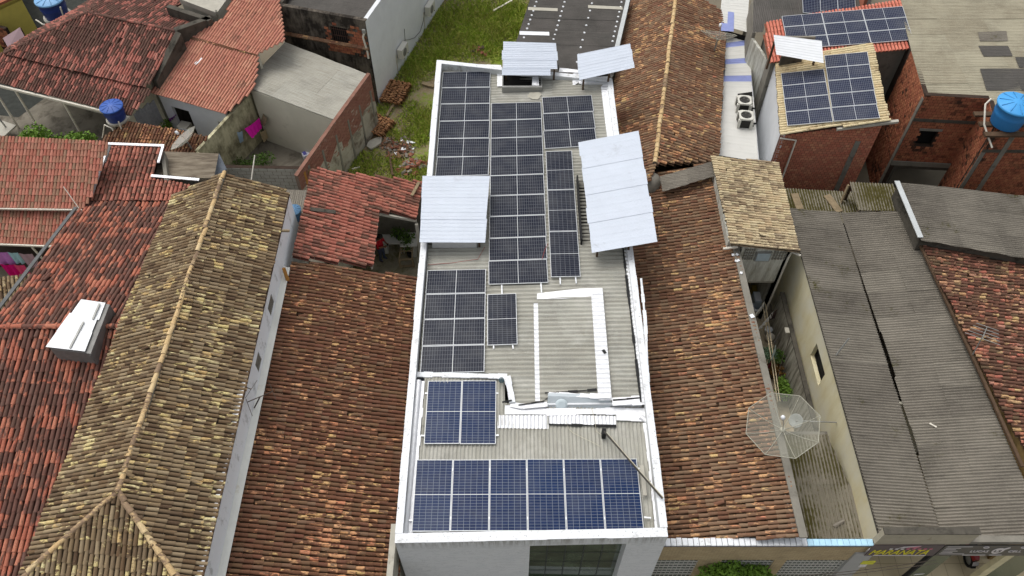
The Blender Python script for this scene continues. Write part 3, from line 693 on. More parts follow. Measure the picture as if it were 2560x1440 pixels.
# L3: red roof at the far left, ridge across
L3 = thing('red_tiled_house', 'long house with dark-stained red tiles and a white-capped roof vent', 'house', (-15.2, 15, 0))
PB3 = Plane(V((-17, 15.5, 5.4)), V((-13, 15.5, 5.4)), V((-15, 23, 3.5))); PF3 = Plane(V((-17, 15.5, 5.4)), V((-13, 15.5, 5.4)), V((-15, 7.83, 3.5)))
r3 = tile_roof(L3, PB3, [PB3.xy(-17.5, 23), PB3.xy(-13.3, 23), PB3.xy(-12.9, 15.45), PB3.xy(-17.55, 15.45)], (0, 1, -.25), .165, .38, T_RED, CH_RED, seed=31, stag=0, name='back_slope')
tile_roof(L3, PF3, [PF3.xy(-17.55, 15.55), PF3.xy(-12.9, 15.55), PF3.xy(-12.9, 7.0), PF3.xy(-18.5, 7.0)], (0, -1, -.25), .165, .38, T_RED, CH_RED, seed=32, stag=0, name='front_slope')
ridge_tiles(r3, V((-17.6, 15.5, 5.42)), V((-12.95, 15.5, 5.42)), T_RED, .10, .38)
house_walls(L3, [(-17.4, 22.7), (-17.4, 15.5), (-13.0, 15.5), (-13.0, 22.7)], PB3, CREAMW, drop=.15); house_walls(L3, [(-17.4, 15.4), (-17.4, 7.2), (-13.0, 7.2), (-13.0, 15.4)], PF3, CREAMW, drop=.15)
strip(MB(), [PB3.xy(-17.66, 23.1) + V((0, 0, .06)), PB3.xy(-17.68, 15.5) + V((0, 0, .06)), PF3.xy(-17.7, 7) + V((0, 0, .06))], .14, .05).build('edge_gutter', plain('dark_zinc', srgb(92, 94, 94), .6, var=.2), L3)
strip(MB(), [PB3.xy(-12.98, 22.9) + V((0, 0, .05)), PB3.xy(-12.88, 15.5) + V((0, 0, .05)), PF3.xy(-12.85, 7) + V((0, 0, .05))], .2, .06).build('valley_gutter', plain('dark_zinc', (0, 0, 0)), L3)
# roof vent with white metal cover
vb = PF3.xy(-15.9, 14.9)
vz = 5.8
c = [at(200, 748, vz), at(262, 757, vz), at(214, 880, vz), at(113, 868, vz)]
RV = thing('roof_vent', 'rectangular roof vent with white stepped metal cover on the red roof', 'roof vent', (c[0].x, c[0].y - .6, 5.2))
cc = (c[0] + c[1] + c[2] + c[3]) / 4
base = [cc + (p - cc) * 1.0 + V((.16, -.04, 0)) for p in c]
m = MB(); lo = [V((p.x, p.y, 5.0)) for p in base]; hi = [V((p.x, p.y, vz - .08)) for p in base]; m.prism([V((p.x, p.y, vz - .07)) for p in base], (0, 0, .03))
for i in range(4):
    j = (i + 1) % 4; m.prism([lo[i], lo[j], hi[j], hi[i]], (V((cc.x, cc.y, 0)) - V((lo[i].x, lo[i].y, 0))).normalized() * .06)
m.build('vent_box', plain('lead_flashing', srgb(128, 127, 124), .6, .4, .2, var=.2), RV)
STW = plain('white_enamel', (.80, .82, .84), .45, .5, var=.04, scale=2, dirt=(.6, .62, .64), dirt_at=.7)
def bil(a, b): return quadlerp((c[0], c[1], c[3], c[2]), a, b)
steps = [(0, .36, .05, 1.03), (.3, .68, 0.0, .97), (.62, 1.0, 0.02, .99)]
for i, (b0, b1, a0, a1) in enumerate(steps):
    z = V((0, 0, .012 * i)); m = MB(); m.prism([bil(a0, b0) + z, bil(a1, b0) + z, bil(a1, b1) + z, bil(a0, b1) + z], (0, 0, .01)); m.build('cover_sheet', STW, RV)
for (a, b0, b1) in ((.86, .05, .38), (.62, .45, .98)):
    strip(MB(), [bil(a, b0) + V((0, 0, .05)), bil(a, b1) + V((0, 0, .05))], .06, .03).build('cover_batten', STEEL, RV)
# L3b: small red roof with white flashing behind
L3B = thing('red_roof_annex', 'small red-tiled annex roof edged with crumpled white flashing', 'roof annex', (-15.5, 24.5, 0))
P3B = Plane((230, 500, 3.55), (410, 500, 3.55), (330, 365, 3.95))
pts = [P3B.px(270, 364), P3B.px(412, 370), P3B.px(378, 447), P3B.px(478, 466), P3B.px(432, 502), P3B.px(214, 503), P3B.px(238, 470)]
tile_roof(L3B, P3B, pts, (0, -1, -.1), .165, .34, T_RED2, CH_RED, seed=33, sag=.03, stag=.6)
fz = V((0, 0, .09))
strip(MB(), [P3B.px(272, 364) + fz, P3B.px(412, 369) + fz], .13, .04).build('foil_flashing', FOIL, L3B)
strip(MB(), [P3B.px(410, 370) + fz, P3B.px(398, 412) + fz], .1, .05).build('foil_flashing', FOIL, L3B)
strip(MB(), [P3B.px(380, 444) + fz, P3B.px(500, 454) + fz], .13, .04).build('foil_flashing', FOIL, L3B)
strip(MB(), [P3B.px(266, 390) + fz, P3B.px(230, 494) + fz], .14, .06).build('foil_flashing', FOIL, L3B)
strip(MB(), [P3B.px(276, 366) + fz * .6, P3B.px(262, 410) + fz * .6], .16, .05).build('edge_gutter', plain('dark_zinc', (0, 0, 0)), L3B)
a, b, c_, d = [xy(P3B.px(*q)) for q in ((275, 366), (408, 372), (425, 500), (218, 500))]
house_walls(L3B, [d, c_, b, a], P3B, CONC, drop=.12, side=1)
# grey timber-formed block beside it
GB = thing('concrete_block_room', 'bare grey board-marked concrete room beside the annex roof', 'shed', (-13, 25, 0))
q = [at(418, 375, 3.6), at(548, 382, 3.6), at(562, 412, 3.6), at(392, 440, 3.6)]
wallpts = [(at(400, 442, 3.45).x, at(400, 442, 3.45).y), (at(536, 446, 3.45).x, at(536, 446, 3.45).y)]
k = NT('board_marked_concrete'); P = k.pos(); n_ = k.noise(1, 4, .7, k.scaled(P, (1.2, 9, 1), (0, 0, .5)))
BOARD = k.done(k.mix(k.step(n_, .35, .65), srgb(96, 86, 74), srgb(138, 128, 112)), .92, .15)
m = MB(); qq = [at(404, 378, 3.35), at(548, 384, 3.35), at(536, 446, 3.35), at(386, 440, 3.35)]
m.prism([V((p.x, p.y, 3.2)) for p in qq], (0, 0, .15)); m.build('flat_roof', BOARD, GB)
for i in range(4):
    wall(GB, xy(qq[i]), xy(qq[(i + 1) % 4]), 0, 3.197, CONCD, .12, side=-1)
m = MB(); e1 = [at(548, 384, 3.35), at(566, 420, 3.0), at(536, 446, 3.0)]
m.prism([at(548, 384, 3.5), at(568, 425, 3.05), at(545, 440, 3.05), at(536, 446, 3.36)], (0, 0, .05)); m.build('tarpaulin', plain('grey_tarp', srgb(110, 116, 124), .6, var=.25, scale=4), GB)
# FL: neat two-tier pinkish roof
FLh = thing('two_tier_roof_house', 'house with neat pinkish two-tier tiled roof at the left edge', 'house', (-20, 23, 0))
PU = Plane((0, 520, 3.65), (205, 523, 3.65), (100, 350, 4.93))
ru = tile_roof(FLh, PU, [PU.px(-70, 341), PU.px(272, 357), PU.px(262, 400), PU.px(226, 500), PU.px(207, 523), PU.px(-70, 519)], (0, -1, -.49), .14, .28, T_NEW, CH_OR, seed=41, sag=.008, jit=.25, stag=0, name='upper_roof', w0=.5, h=.24)
PW = Plane((0, 608, 2.8), (135, 613, 2.8), (100, 515, 3.5))
tile_roof(FLh, PW, [PW.px(-70, 505), PW.px(222, 505), PW.px(200, 530), PW.px(136, 614), PW.px(-70, 606)], (0, -1, -.49), .14, .28, T_NEW, CH_OR, seed=42, sag=.008, jit=.25, stag=0, name='lower_roof', w0=.5, h=.24)
e = PU.n * .03
strip(MB(), [PU.px(-70, 521) + V((0, -.02, -.02)), PU.px(206, 525) + V((0, -.02, -.02))], .05, .07).build('eave_trim', PVC, FLh)
strip(MB(), [PW.px(-70, 608) + V((0, -.02, -.03)), PW.px(134, 616) + V((0, -.02, -.03))], .06, .08).build('eave_trim', PVC, FLh)
wall(FLh, (-25, 22.75), (-17.8, 22.75), 0, 3.45, CREAMW, .15, name='back_wall'); wall(FLh, (-25, 25.3), (-17.8, 25.3), 0, 4.7, CREAMW, .15, name='rear_wall', side=-1)
# small old yellow-tiled lean-to under the washing
LT = thing('lean_to_roof', 'old yellow-brown tiled lean-to below the pink laundry at the left edge', 'roof', (-17.9, 18, 0))
PT = Plane((0, 770, 2.6), (60, 700, 2.6), (-60, 720, 2.9))
tile_roof(LT, PT, [PT.px(-70, 705), PT.px(80, 688), PT.px(60, 712), PT.px(0, 790), PT.px(-70, 850)], (.35, -1, -.3), .15, .3, T_YELL, CH_GREY, seed=43, keep=120)
for q in ((-60, 715), (60, 700), (0, 775)):
    p = PT.px(*q); MB().box(p.x - .05, p.y - .05, 0, p.x + .05, p.y + .05, p.z - .03).build('post', WOODD, LT)
# TL: big dark red hipped roof with carport eave
TLh = thing('large_hipped_house', 'large hipped house roof of dark red tiles with two tiers and a carport eave', 'house', (-20, 33, 0))
PA = Plane((0, 208, 2.8), (320, 288, 2.8), (10, 138, 3.3)); PBt = Plane((10, 138, 3.4), (360, 218, 3.4), (220, 32, 4.4))
dn = PA.px(0, 208) - PA.px(14, 138); dn2 = PBt.px(100, 160) - PBt.px(145, 80)
dn2 = V((dn2.x, dn2.y, 0)); nn = PBt.px(360, 218) - PBt.px(10, 138); dperp = V((nn.y, -nn.x, 0)).normalized(); dd = V((dperp.x, dperp.y, -.35))
tile_roof(TLh, PA, [PA.px(-30, 201), PA.px(2, 136), PA.px(364, 220), PA.px(379, 233), PA.px(326, 289)], dd, .15, .38, T_REDF, CH_RED, seed=51, stag=0, name='lower_tier')
rt = tile_roof(TLh, PBt, [PBt.px(10, 136), PBt.px(220, 32), PBt.px(442, 79), PBt.px(381, 206), PBt.px(362, 220)], dd, .15, .38, T_REDF, CH_RED, seed=52, stag=0, name='upper_tier')
PCt = Plane((220, 32, 4.4), (12, 130, 3.4), (236, 0, 3.5))
tile_roof(TLh, PCt, [PCt.px(220, 32), PCt.px(10, 131), PCt.px(20, 121), PCt.px(240, -8), PCt.px(262, -8)], (-.85, .5, -.3), .15, .38, T_REDF, CH_RED, seed=53, stag=0, name='left_hip', keep=200)
PDt = Plane((220, 32, 4.4), (442, 79, 4.4), (530, 50, 4.05))
tile_roof(TLh, PDt, [PDt.px(220, 32), PDt.px(442, 79), PDt.px(532, 50), PDt.px(424, 28), PDt.px(480, -8), PDt.px(258, -8)], (-dperp.x, -dperp.y, -.2), .15, .38, T_REDF, CH_RED, seed=54, stag=0, name='back_slope', keep=250)
ridge_tiles(rt, PBt.px(218, 32), PBt.px(442, 79), T_REDF, .09, .38); ridge_tiles(rt, PBt.px(218, 32), PBt.px(12, 135), T_REDF, .09, .38)
for a, b in (((0, 212), (318, 293)),):
    strip(MB(), [PA.px(-30, 206) - V((0, 0, .12)), PA.px(322, 292) - V((0, 0, .12))], .09, .12).build('eave_beam', PVC, TLh)
for q in ((38, 226), (158, 255), (266, 282), (-20, 215)):
    p = at(q[0], q[1], 2.65); MB().tube([(p.x, p.y, 0), (p.x, p.y, 2.62)], .055, 8).build('post', PVC, TLh)
cA, cB, cC, cD = PBt.px(10, 136), PBt.px(380, 206), PDt.px(532, 48), V((-24.5, 37.5, 0))
p1, p2 = PBt.px(70, 140), PBt.px(360, 212)
wall(TLh, (p1.x, p1.y + .6), (p2.x, p2.y + .6), 0, 3.3, CREAMW, .15, name='wall')
# dark parapet between the two red roofs
PWL = thing('stained_parapet', 'black-stained party wall between the dark red roof and the orange roof', 'wall', (-16.5, 32, 0))
a, b, c2, d2 = at(381, 205, 3.2), at(441, 82, 4.6), at(531, 50, 4.6), at(425, 10, 4.6)
wall(PWL, xy(a), xy(b), 0, 3.35, CONCD, .35, z1b=4.7, side=-1); wall(PWL, xy(b), xy(c2), 0, 4.7, CONCD, .3, side=1); wall(PWL, xy(c2), xy(at(425, 15, 4.6)), 0, 4.7, CONCD, .25, side=1, name='wall')
# O1, O2 orange roofs
O1 = thing('orange_tiled_house', 'house with clean orange tiles and one pale glass tile, beside the grey sheet roof', 'house', (-14.5, 31, 0))
PO = Plane((380, 232, 2.8), (567, 285, 2.8), (470, 95, 4.0)); dO = PO.px(380, 232) - PO.px(470, 97)
ro = tile_roof(O1, PO, [PO.px(378, 233), PO.px(470, 96), PO.px(645, 140), PO.px(640, 200), PO.px(626, 232), PO.px(567, 287)], dO, .15, .36, T_OR, CH_OR, seed=61, stag=0, jit=.4)
p = PO.px(490, 163); q = PO.px(507, 148); strip(MB(), [p + PO.n * .08, q + PO.n * .08], .16, .02).build('glass_tile', STW, O1)
ridge_tiles(ro, PO.px(471, 96), PO.px(645, 140), T_BROWN, .09, .33)
ca, cb = PO.px(392, 228), PO.px(560, 276); wall(O1, xy(ca), xy(cb), 0, 2.72, WALLW, .15, holes=[(.5, 1.5, 0, 2.1), (3.1, 3.7, 0, 2.0)])
O2 = thing('orange_tiled_house', 'orange-tiled roof running back beside the black-walled building', 'house', (-14, 36, 0))
PO2 = Plane((475, 90, 4.1), (640, 136, 4.1), (620, 0, 5.0))
tile_roof(O2, PO2, [PO2.px(480, 92), PO2.px(562, 46), PO2.px(585, -10), PO2.px(696, -10), PO2.px(710, 104), PO2.px(643, 138)], V((dO.x, dO.y, -.6)), .15, .36, T_OR, CH_OR, seed=62, stag=0, jit=.4)
wall(O2, xy(PO2.px(482, 94)), xy(PO2.px(643, 138)), 0, 4.0, CREAMW, .15)
# white flat building peeping at the top between
WB = thing('white_flat_building', 'pale flat-roofed building behind the stained party wall at the top edge', 'building', (-16, 38, 0))
q = [at(545, 42, 4.2), at(455, 8, 4.2), at(470, -20, 4.2), at(590, -20, 4.2)]
MB().prism([V((p.x, p.y, 0)) for p in q], (0, 0, 4.2)).build('walls', CONCP, WB)
m = MB()
for i in range(4): strip(m, [q[i] + V((0, 0, .0)), q[(i + 1) % 4]], .15, .3)
m.build('parapet', CONCP, WB)
# G1 grey sheet house
G1 = thing('sheet_roofed_house', 'cream house with pale grey corrugated sheet roof behind the brick wall', 'house', (-10, 31, 0))
PG = Plane((608, 215, 3.25), (838, 300, 3.15), (712, 105, 3.3))
fibro_roof(G1, PG, [PG.px(608, 215), PG.px(838, 301), PG.px(920, 186), PG.px(712, 105)], PG.px(838, 300) - PG.px(608, 215), FB_FAR, pitch=.085, amp=.012, W=1.1, L=1.75, seed=6)
g = [PG.px(626, 222), PG.px(834, 299), PG.px(914, 187), PG.px(716, 110)]
house_walls(G1, [xy(x) for x in g], PG, CREAMW, drop=.06, side=1)
# B2: dark-fronted building with long white side
B2 = thing('mouldy_building', 'two-storey building with black-moulded end wall and long white side wall', 'building', (-8, 38, 0))
C0 = (-6.92, 33.25); C1 = (-11.4, 34.55); C2 = (-1.6, 50.0); C3 = (C1[0] + C2[0] - C0[0], C1[1] + C2[1] - C0[1])
k = NT('mould_black_render'); P = k.pos(); a_ = k.noise(1.0, 6, .7); b_ = k.noise(1, 5, .7, k.scaled(P, (4, 4, 1)))
MOULD = k.done(k.mix(k.step(k.math('ADD', k.math('MULTIPLY', a_, .6), k.math('MULTIPLY', b_, .4)), .44, .6), srgb(50, 46, 42), srgb(112, 104, 94)), .95, .1)
kk = (V((C1[0], C1[1], 0)) - V((C0[0], C0[1], 0))).length
wb = wall(B2, C1, C0, 0, 5.0, MOULD, .2, holes=[(kk - 1.95, kk - 1.05, 3.35, 4.35)], side=1, name='end_wall')
wall(B2, C0, C2, 0, 4.95, WALLW, .2, side=1, name='white_side_wall'); wall(B2, C3, C1, 0, 4.95, MOULD, .2, side=1, name='side_wall')
PBr = Plane(V((C0[0], C0[1], 4.62)), V((C1[0], C1[1], 4.62)), V((C2[0], C2[1], 4.75)))
dx = V((C1[0] - C0[0], C1[1] - C0[1], 0)).normalized(); dy = V((C2[0] - C0[0], C2[1] - C0[1], 0)).normalized()
o_ = V((C0[0], C0[1], 0)); ii = [o_ + dx * .2 + dy * .2, o_ + dx * (kk - .2) + dy * .2, o_ + dx * (kk - .2) + dy * 16, o_ + dx * .2 + dy * 16]
fibro_roof(B2, PBr, [PBr.xy(p.x, p.y) for p in ii], dx, FB_BLACK, pitch=.09, amp=.012, W=1.1, L=2.0, seed=7)
xw = (V((C0[0], C0[1], 0)) - V((C1[0], C1[1], 0))).normalized(); ow = V((xw.y, -xw.x, 0))
wo_ = V((C1[0], C1[1], 0)) + xw * (kk - 1.95); gr = MB()
pane = MB().obox(wo_ - ow * .12 + V((0, 0, 3.35)), xw * .9, -ow * .02, V((0, 0, 1.0))).build('window_void', VOID, wb)
for i in range(8): gr.tube([wo_ - ow * .03 + xw * (.06 + i * .11) + V((0, 0, 3.35)), wo_ - ow * .03 + xw * (.06 + i * .11) + V((0, 0, 4.35))], .012, 5)
for z in (3.5, 3.85, 4.2): gr.tube([wo_ - ow * .03 + V((0, 0, z)), wo_ - ow * .03 + xw * .9 + V((0, 0, z))], .014, 5)
gr.build('window_grille', plain('rusty_iron', srgb(74, 52, 44), .8, var=.3), wb)
# exposed brick round the window
rg = random.Random(5); mats = []
for r in range(12):
    for c3 in range(9):
        u_ = kk - 2.15 + c3 * .235 + (r % 2) * .11; z_ = 2.95 + r * .155
        if (kk - 2.0 < u_ < kk - 1.0 and 3.3 < z_ < 4.4) or u_ > kk - .12 or z_ > 4.45 + .2 * sin(u_ * 5) or rg.random() < .06: continue
        Pp = V((C1[0], C1[1], 0)) + xw * u_ + V((0, 0, z_)); mats.append(Matrix(((xw.x * .215, ow.x * .018, 0, Pp.x), (xw.y * .215, ow.y * .018, 0, Pp.y), (0, 0, .138, Pp.z), (0, 0, 0, 1))))
bm = MB(); bm.add([(-.5, 0, -.5), (.5, 0, -.5), (.5, 0, .5), (-.5, 0, .5), (-.48, 1, -.47), (.48, 1, -.47), (.48, 1, .47), (-.48, 1, .47)], [(4, 5, 6, 7), (0, 1, 5, 4), (1, 2, 6, 5), (2, 3, 7, 6), (3, 0, 4, 7)])
scatter_copies('brick', bm, mats, BRICKD, wb, 200)
# ------------------------------------------------------------------ roofs right of and behind the main building
D1 = thing('dark_sheet_roof_house', 'house with blackened corrugated roof dotted with white bolt caps behind the solar roof', 'house', (3, 34, 0))
PD = Plane((1290, 105, 4.05), (1560, 90, 3.85), (1320, 0, 4.05))
q = [PD.px(1327, -8), PD.px(1579, -8), PD.px(1533, 190), PD.xy(4.2, 29.75), PD.xy(0.25, 29.75), PD.px(1290, 106)]
fibro_roof(D1, PD, q, (1, 0, -.05), FB_BLACK, pitch=.09, amp=.014, W=1.0, L=2.05, seed=8, wob=.005)
dd_ = MB()
for (xa, ya, xb, yb_) in ((1343, 0, 1308, 100), (1413, 0, 1382, 105), (1482, 0, 1440, 165), (1555, 0, 1530, 110)):
    for i in range(9):
        f = (i + .5) / 9; p = PD.px(xa + (xb - xa) * f, ya + (yb_ - ya) * f) + PD.n * .02
        MB().lathe(p, [(.0, .025), (.05, .02), (.06, -.01)], 6).build('bolt_cap', STW, D1)
for (x0, y0_, x1, y1, mt, wd) in ((1320, 23, 1394, 26, FB_SKY, .25), (1470, 18, 1556, 22, FB_SKY, .25), (1299, 84, 1373, 86, STW, .28)):
    strip(MB(), [PD.px(x0, y0_) + PD.n * .03, PD.px(x1, y1) + PD.n * .03], wd, .012).build('patch_sheet', mt, D1)
strip(MB(), [PD.px(1572, -8) + PD.n * .02, PD.px(1541, 125) + PD.n * .02], .2, .08).build('gutter', plain('painted_zinc', srgb(186, 190, 190), .5, var=.1), D1)
house_walls(D1, [(0.3, 29.8), (4.1, 29.8), (6.3, 40), (1.2, 40)], PD, CONC, drop=.1)
R2 = thing('gabled_tiled_house', 'gabled house with patchy orange and black clay tiles behind the leaning white sheets', 'house', (6.5, 30, 0))
Pa, Pb = at(1637, 409, 4.5), at(1690, -10, 4.5)
PRl = Plane(Pa, Pb, (1545, 330, 3.55)); PRr = Plane(Pa, Pb, (1797, 385, 3.65))
q = [Pb, Pa, PRl.px(1625, 452), PRl.xy(4.38, 23.2), PRl.xy(4.38, 28.5), PRl.px(1534, 215), PRl.px(1578, -10)]
ra = tile_roof(R2, PRl, q, (-1, .1, -.4), .165, .28, T_BROWN2, CH_BROWN, seed=71, name='left_slope')
tile_roof(R2, PRr, [Pb, Pa, PRr.px(1780, 406), PRr.px(1797, 386), PRr.px(1813, 98), PRr.px(1802, 28), PRr.px(1745, -10)], (1, -.15, -.35), .165, .28, T_BROWN2, CH_BROWN, seed=72, name='right_slope')
ridge_tiles(ra, Pb, Pa, T_RIDGE, .1, .3, base=CONC)
house_walls(R2, [(4.6, 24), (8.7, 25.2), (10.2, 36), (6.2, 37)], Plane(V((0, 0, 3.5)), V((1, 0, 3.5)), V((0, 1, 3.5))), CREAMW, drop=.1)
R1 = thing('tiled_house', 'long low house with orange-brown clay tiles right of the white solar building', 'house', (6.4, 15, 0))
PR1 = Plane((1835, 600, 4.5), (2005, 1345, 4.5), V((4.35, 14, 3.5)))
q = [PR1.px(1604, 446), PR1.px(1786, 404), PR1.px(1832, 600), PR1.px(2004, 1346), PR1.xy(4.36, 8.85), PR1.xy(4.36, 24.0)]
tile_roof(R1, PR1, q, (-1, 0, -.24), .148, .285, T_BROWN2, CH_BROWN, seed=73, sag=.04)
strip(MB(), [PR1.px(1835, 612) + V((.02, 0, .02)), PR1.px(2006, 1346) + V((.02, 0, .02))], .24, .06).build('wall_coping', CONC, R1)
wall(R1, (8.52, 8.9), (8.52, 22.5), 0, 4.45, CONC, .2, side=1, name='alley_wall'); wall(R1, (4.5, 8.9), (8.4, 8.9), 0, 3.4, CREAMW, .1, z1b=4.3, name='inner_wall')
SC = thing('corrugated_patch', 'weathered grey corrugated strip bridging the brown roof and the cream roof', 'roof sheet', tuple(at(1715, 440, 4.7)))
PS = Plane((1650, 442, 4.45), (1782, 404, 4.85), (1657, 478, 4.45))
fibro_roof(SC, PS, [PS.px(1650, 441), PS.px(1782, 403), PS.px(1789, 440), PS.px(1656, 480)], (-1, 0, -.3), FB_DARK, pitch=.085, amp=.014, W=.5, L=1.2, seed=9)
MB().lathe(PS.px(1627, 440) - V((0, 0, .5)), [(.5, 0), (.42, .35), (.2, .5), (0, .52)], 10).build('mortar_mound', CONC, SC)
# R3 cream-tiled two-storey house by the alley
R3 = thing('cream_tiled_house', 'narrow two-storey grey house with cream-tiled roof above the laundry alley', 'house', (9.1, 21, 0))
P3 = Plane((1830, 612, 5.05), (1780, 390, 5.05), (1995, 625, 4.6))
tile_roof(R3, P3, [P3.px(1780, 390), P3.px(1945, 406), P3.px(1997, 627), P3.px(1828, 610)], (1, 0, -.2), .13, .3, T_CREAM, CH_GREY, seed=74, sag=.012, jit=.7)
k = NT('weathered_grey_render'); P = k.pos(); st = k.noise(1, 5, .75, k.scaled(P, (5, 5, .7)))
GREYR = k.done(k.mix(k.step(st, .42, .68), srgb(206, 206, 196), srgb(150, 146, 132)), .92, .15)
fy = at(1985, 628, 4.6).y + .12; fxl, fxr = 8.63, at(1985, 628, 4.6).x - .05
zb = atY(1905, 703, fy).z
wf = wall(R3, (fxl, fy), (fxr, fy), zb, 4.8, GREYR, .15, z1b=4.55, name='front_wall')
wall(R3, (fxr, fy), (fxr, 23.4), 0, 4.5, GREYR, .15, side=1, name='side_wall'); wall(R3, (fxl - .55, 23.4), (fxl - .55, fy + .15), 0, 4.85, GREYR, .15, side=1, name='side_wall')
wall(R3, (fxr - .15, fy), (fxr, fy), 0, zb, GREYR, .15, name='corner_pier'); MB().box(fxl, fy + .02, zb - .12, fxr - .16, fy + .3, zb - .003).build('beam', CONCP, R3)
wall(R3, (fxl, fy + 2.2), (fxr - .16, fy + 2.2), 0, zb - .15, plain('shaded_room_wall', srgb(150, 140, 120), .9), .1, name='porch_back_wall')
MB().box(fxl, fy + .3, zb - .14, fxr - .16, fy + 2.2, zb - .1).build('porch_ceiling', CONCP, R3)
w0, w1 = atY(1887, 640, fy), atY(1926, 640, fy); wz = atY(1900, 650, fy).z
win = MB().box(w0.x, fy - .07, wz, w1.x, fy - .003, 4.45).build('window_frame', STEEL, R3)
MB().box(w0.x + .05, fy - .09, wz + .05, w1.x - .05, fy - .073, 4.40).build('window_pane', plain('frosted_pane', srgb(172, 186, 192), .3, .5), win)
for (x0, x1) in ((fxl + .1, w0.x - .06), (w1.x + .06, fxr - .1)):
    for i in range(5):
        for j in range(4): MB().box(x0 + (x1 - x0) * i / 5 + .02, fy - .03, wz + .05 + j * .17, x0 + (x1 - x0) * (i + .85) / 5, fy - .003, wz + .17 + j * .17).build('breeze_block', CONC, R3)
pp = [at(1997, 624, 5.5), at(1985, 628, 5.45)]
MB().tube([(fxr + .3, fy - .25, 4.5), (fxr + .02, fy - .06, 4.48), (fxr - .02, fy - .05, 4.2), (fxr - .02, fy - .05, 0)], .045, 8).build('downpipe', PVC, R3)
MB().tube([at(1808, 622, 4.65), at(1845, 617, 4.8)], .05, 8).build('spout', PVC, R3)
# white metal roof strip with blue translucent sheets
WM = thing('white_metal_roof', 'narrow white metal roof with blue stripes beside the brick solar house', 'roof', (10.5, 30, 0))
PWm = Plane((1797, 385, 3.2), (1895, 400, 3.2), (1815, 90, 3.3))
c = [PWm.px(1870, 88), PWm.px(1817, 96), PWm.px(1797, 388), PWm.px(1896, 404)]
def wmq(f0, f1): return [c[0] + (c[3] - c[0]) * f0, c[1] + (c[2] - c[1]) * f0, c[1] + (c[2] - c[1]) * f1, c[0] + (c[3] - c[0]) * f1]
seq = [(0, .045, 0), (.045, .09, 1), (.09, .2, 0), (.2, .245, 1), (.245, .35, 0), (.35, .40, 1), (.40, .52, 0), (.52, .68, 0), (.68, .84, 0), (.84, 1, 0)]
for i, (f0, f1, bl) in enumerate(seq):
    z = V((0, 0, .002 * (i % 2))); sheet_metal(WM, [p + z for p in wmq(f0, f1)], 1, BLUESTRIP if bl else METALC, 'blue_sheet' if bl else 'white_sheet', waves=3, seed=i)
c0 = c; c = [PWm.px(1885, -10), PWm.px(1806, -10), PWm.px(1797, 75), PWm.px(1868, 82)]
PW2 = PWm.off(.5)
WM2 = thing('white_metal_roof', 'upper white metal roof with patched blue sheet at the top edge', 'roof', (12, 36, 0))
c = [PW2.px(1872, -10), PW2.px(1806, -10), PW2.px(1799, 62), PW2.px(1866, 80)]
sheet_metal(WM2, wmq(0, .3), 1, METALC, 'white_sheet', waves=4); sheet_metal(WM2, wmq(.3, .7), 1, METALC, 'white_sheet', waves=4); sheet_metal(WM2, wmq(.7, 1), 1, METALC, 'white_sheet', waves=4)
MB().prism([PW2.px(1820, 30) + V((0, 0, .02)), PW2.px(1835, 32) + V((0, 0, .02)), PW2.px(1834, 80) + V((0, 0, .02)), PW2.px(1802, 78) + V((0, 0, .02)), PW2.px(1803, 58) + V((0, 0, .02)), PW2.px(1818, 60) + V((0, 0, .02))], (0, 0, .01)).build('blue_sheet', BLUESTRIP, WM2)
c = c0
for (rt_, a, b) in ((WM, c0[1], c0[2]), (WM, c0[0], c0[3])): wall(rt_, xy(a), xy(b), 0, 3.0, WALLW, .1)
wall(WM2, xy(PW2.px(1799, 62)), xy(PW2.px(1866, 80)), 0, 3.55, VOID, .05)
# R5 brick house with cream tiles and nine panels
R5 = thing('brick_solar_house', 'tall brick house with white side wall and cream tiles under nine solar panels', 'house', (13.5, 28, 0))
o5_ = at(1952, 335, 5.0); P5 = Plane(o5_, o5_ + V((1, 0, .22)), o5_ + V((0, 1, -.04)))
tile_roof(R5, P5, [P5.px(1950, 338), P5.px(2223, 303), P5.px(2177, 110), P5.px(1936, 145)], (-1, 0, -.22), .15, .3, T_CREAM2, CH_GREY, seed=75, sag=.01, jit=.5)
n5 = P5.px(1956, 336); f5 = P5.px(2208, 305); b5 = P5.px(2165, 112); l5 = P5.px(1938, 145)
A5 = (n5.x + .02, n5.y + .1); B5 = (f5.x + .1, f5.y + .12)
brick_wall(R5, A5, B5, 0.0, 4.88, BRICK, MORTAR, bw=.185, bh=.135, z1b=P5.xy(*B5).z - .12, keep=300, seed=5, name='brick_wall')
wall(R5, (l5.x, l5.y), A5, 0, l5.z - .1, WALLW, .15, z1b=4.9, side=1, name='white_wall'); wall(R5, B5, (b5.x, b5.y), 0, P5.xy(*B5).z - .12, CONC, .15, z1b=b5.z - .12, side=1, name='side_wall'); wall(R5, (b5.x, b5.y), (l5.x, l5.y), 0, b5.z - .12, CONC, .15, side=1, z1b=l5.z - .12, name='rear_wall')
X5 = (V((B5[0], B5[1], 0)) - V((A5[0], A5[1], 0))).normalized(); N5 = V((X5.y, -X5.x, 0)); o5 = V((A5[0], A5[1], 0))
MB().obox(o5 + X5 * 3.1 - N5 * .0 + V((0, 0, 1.6)), X5 * .22, N5 * .03, V((0, 0, 3.1))).build('concrete_post', CONC, R5)
MB().obox(o5 + X5 * .15 + V((0, 0, 1.35)), X5 * 4.3, N5 * .034, V((0, 0, .26))).build('concrete_band', CONC, R5)
MB().obox(o5 + X5 * 2.1 + V((0, 0, P5.xy(*A5).z + .22 * 2.1 - .16)), X5 * 2.3 + V((0, 0, .22 * 2.3)), N5 * .14, V((0, 0, .1))).build('eave_soffit', CONCP, R5)
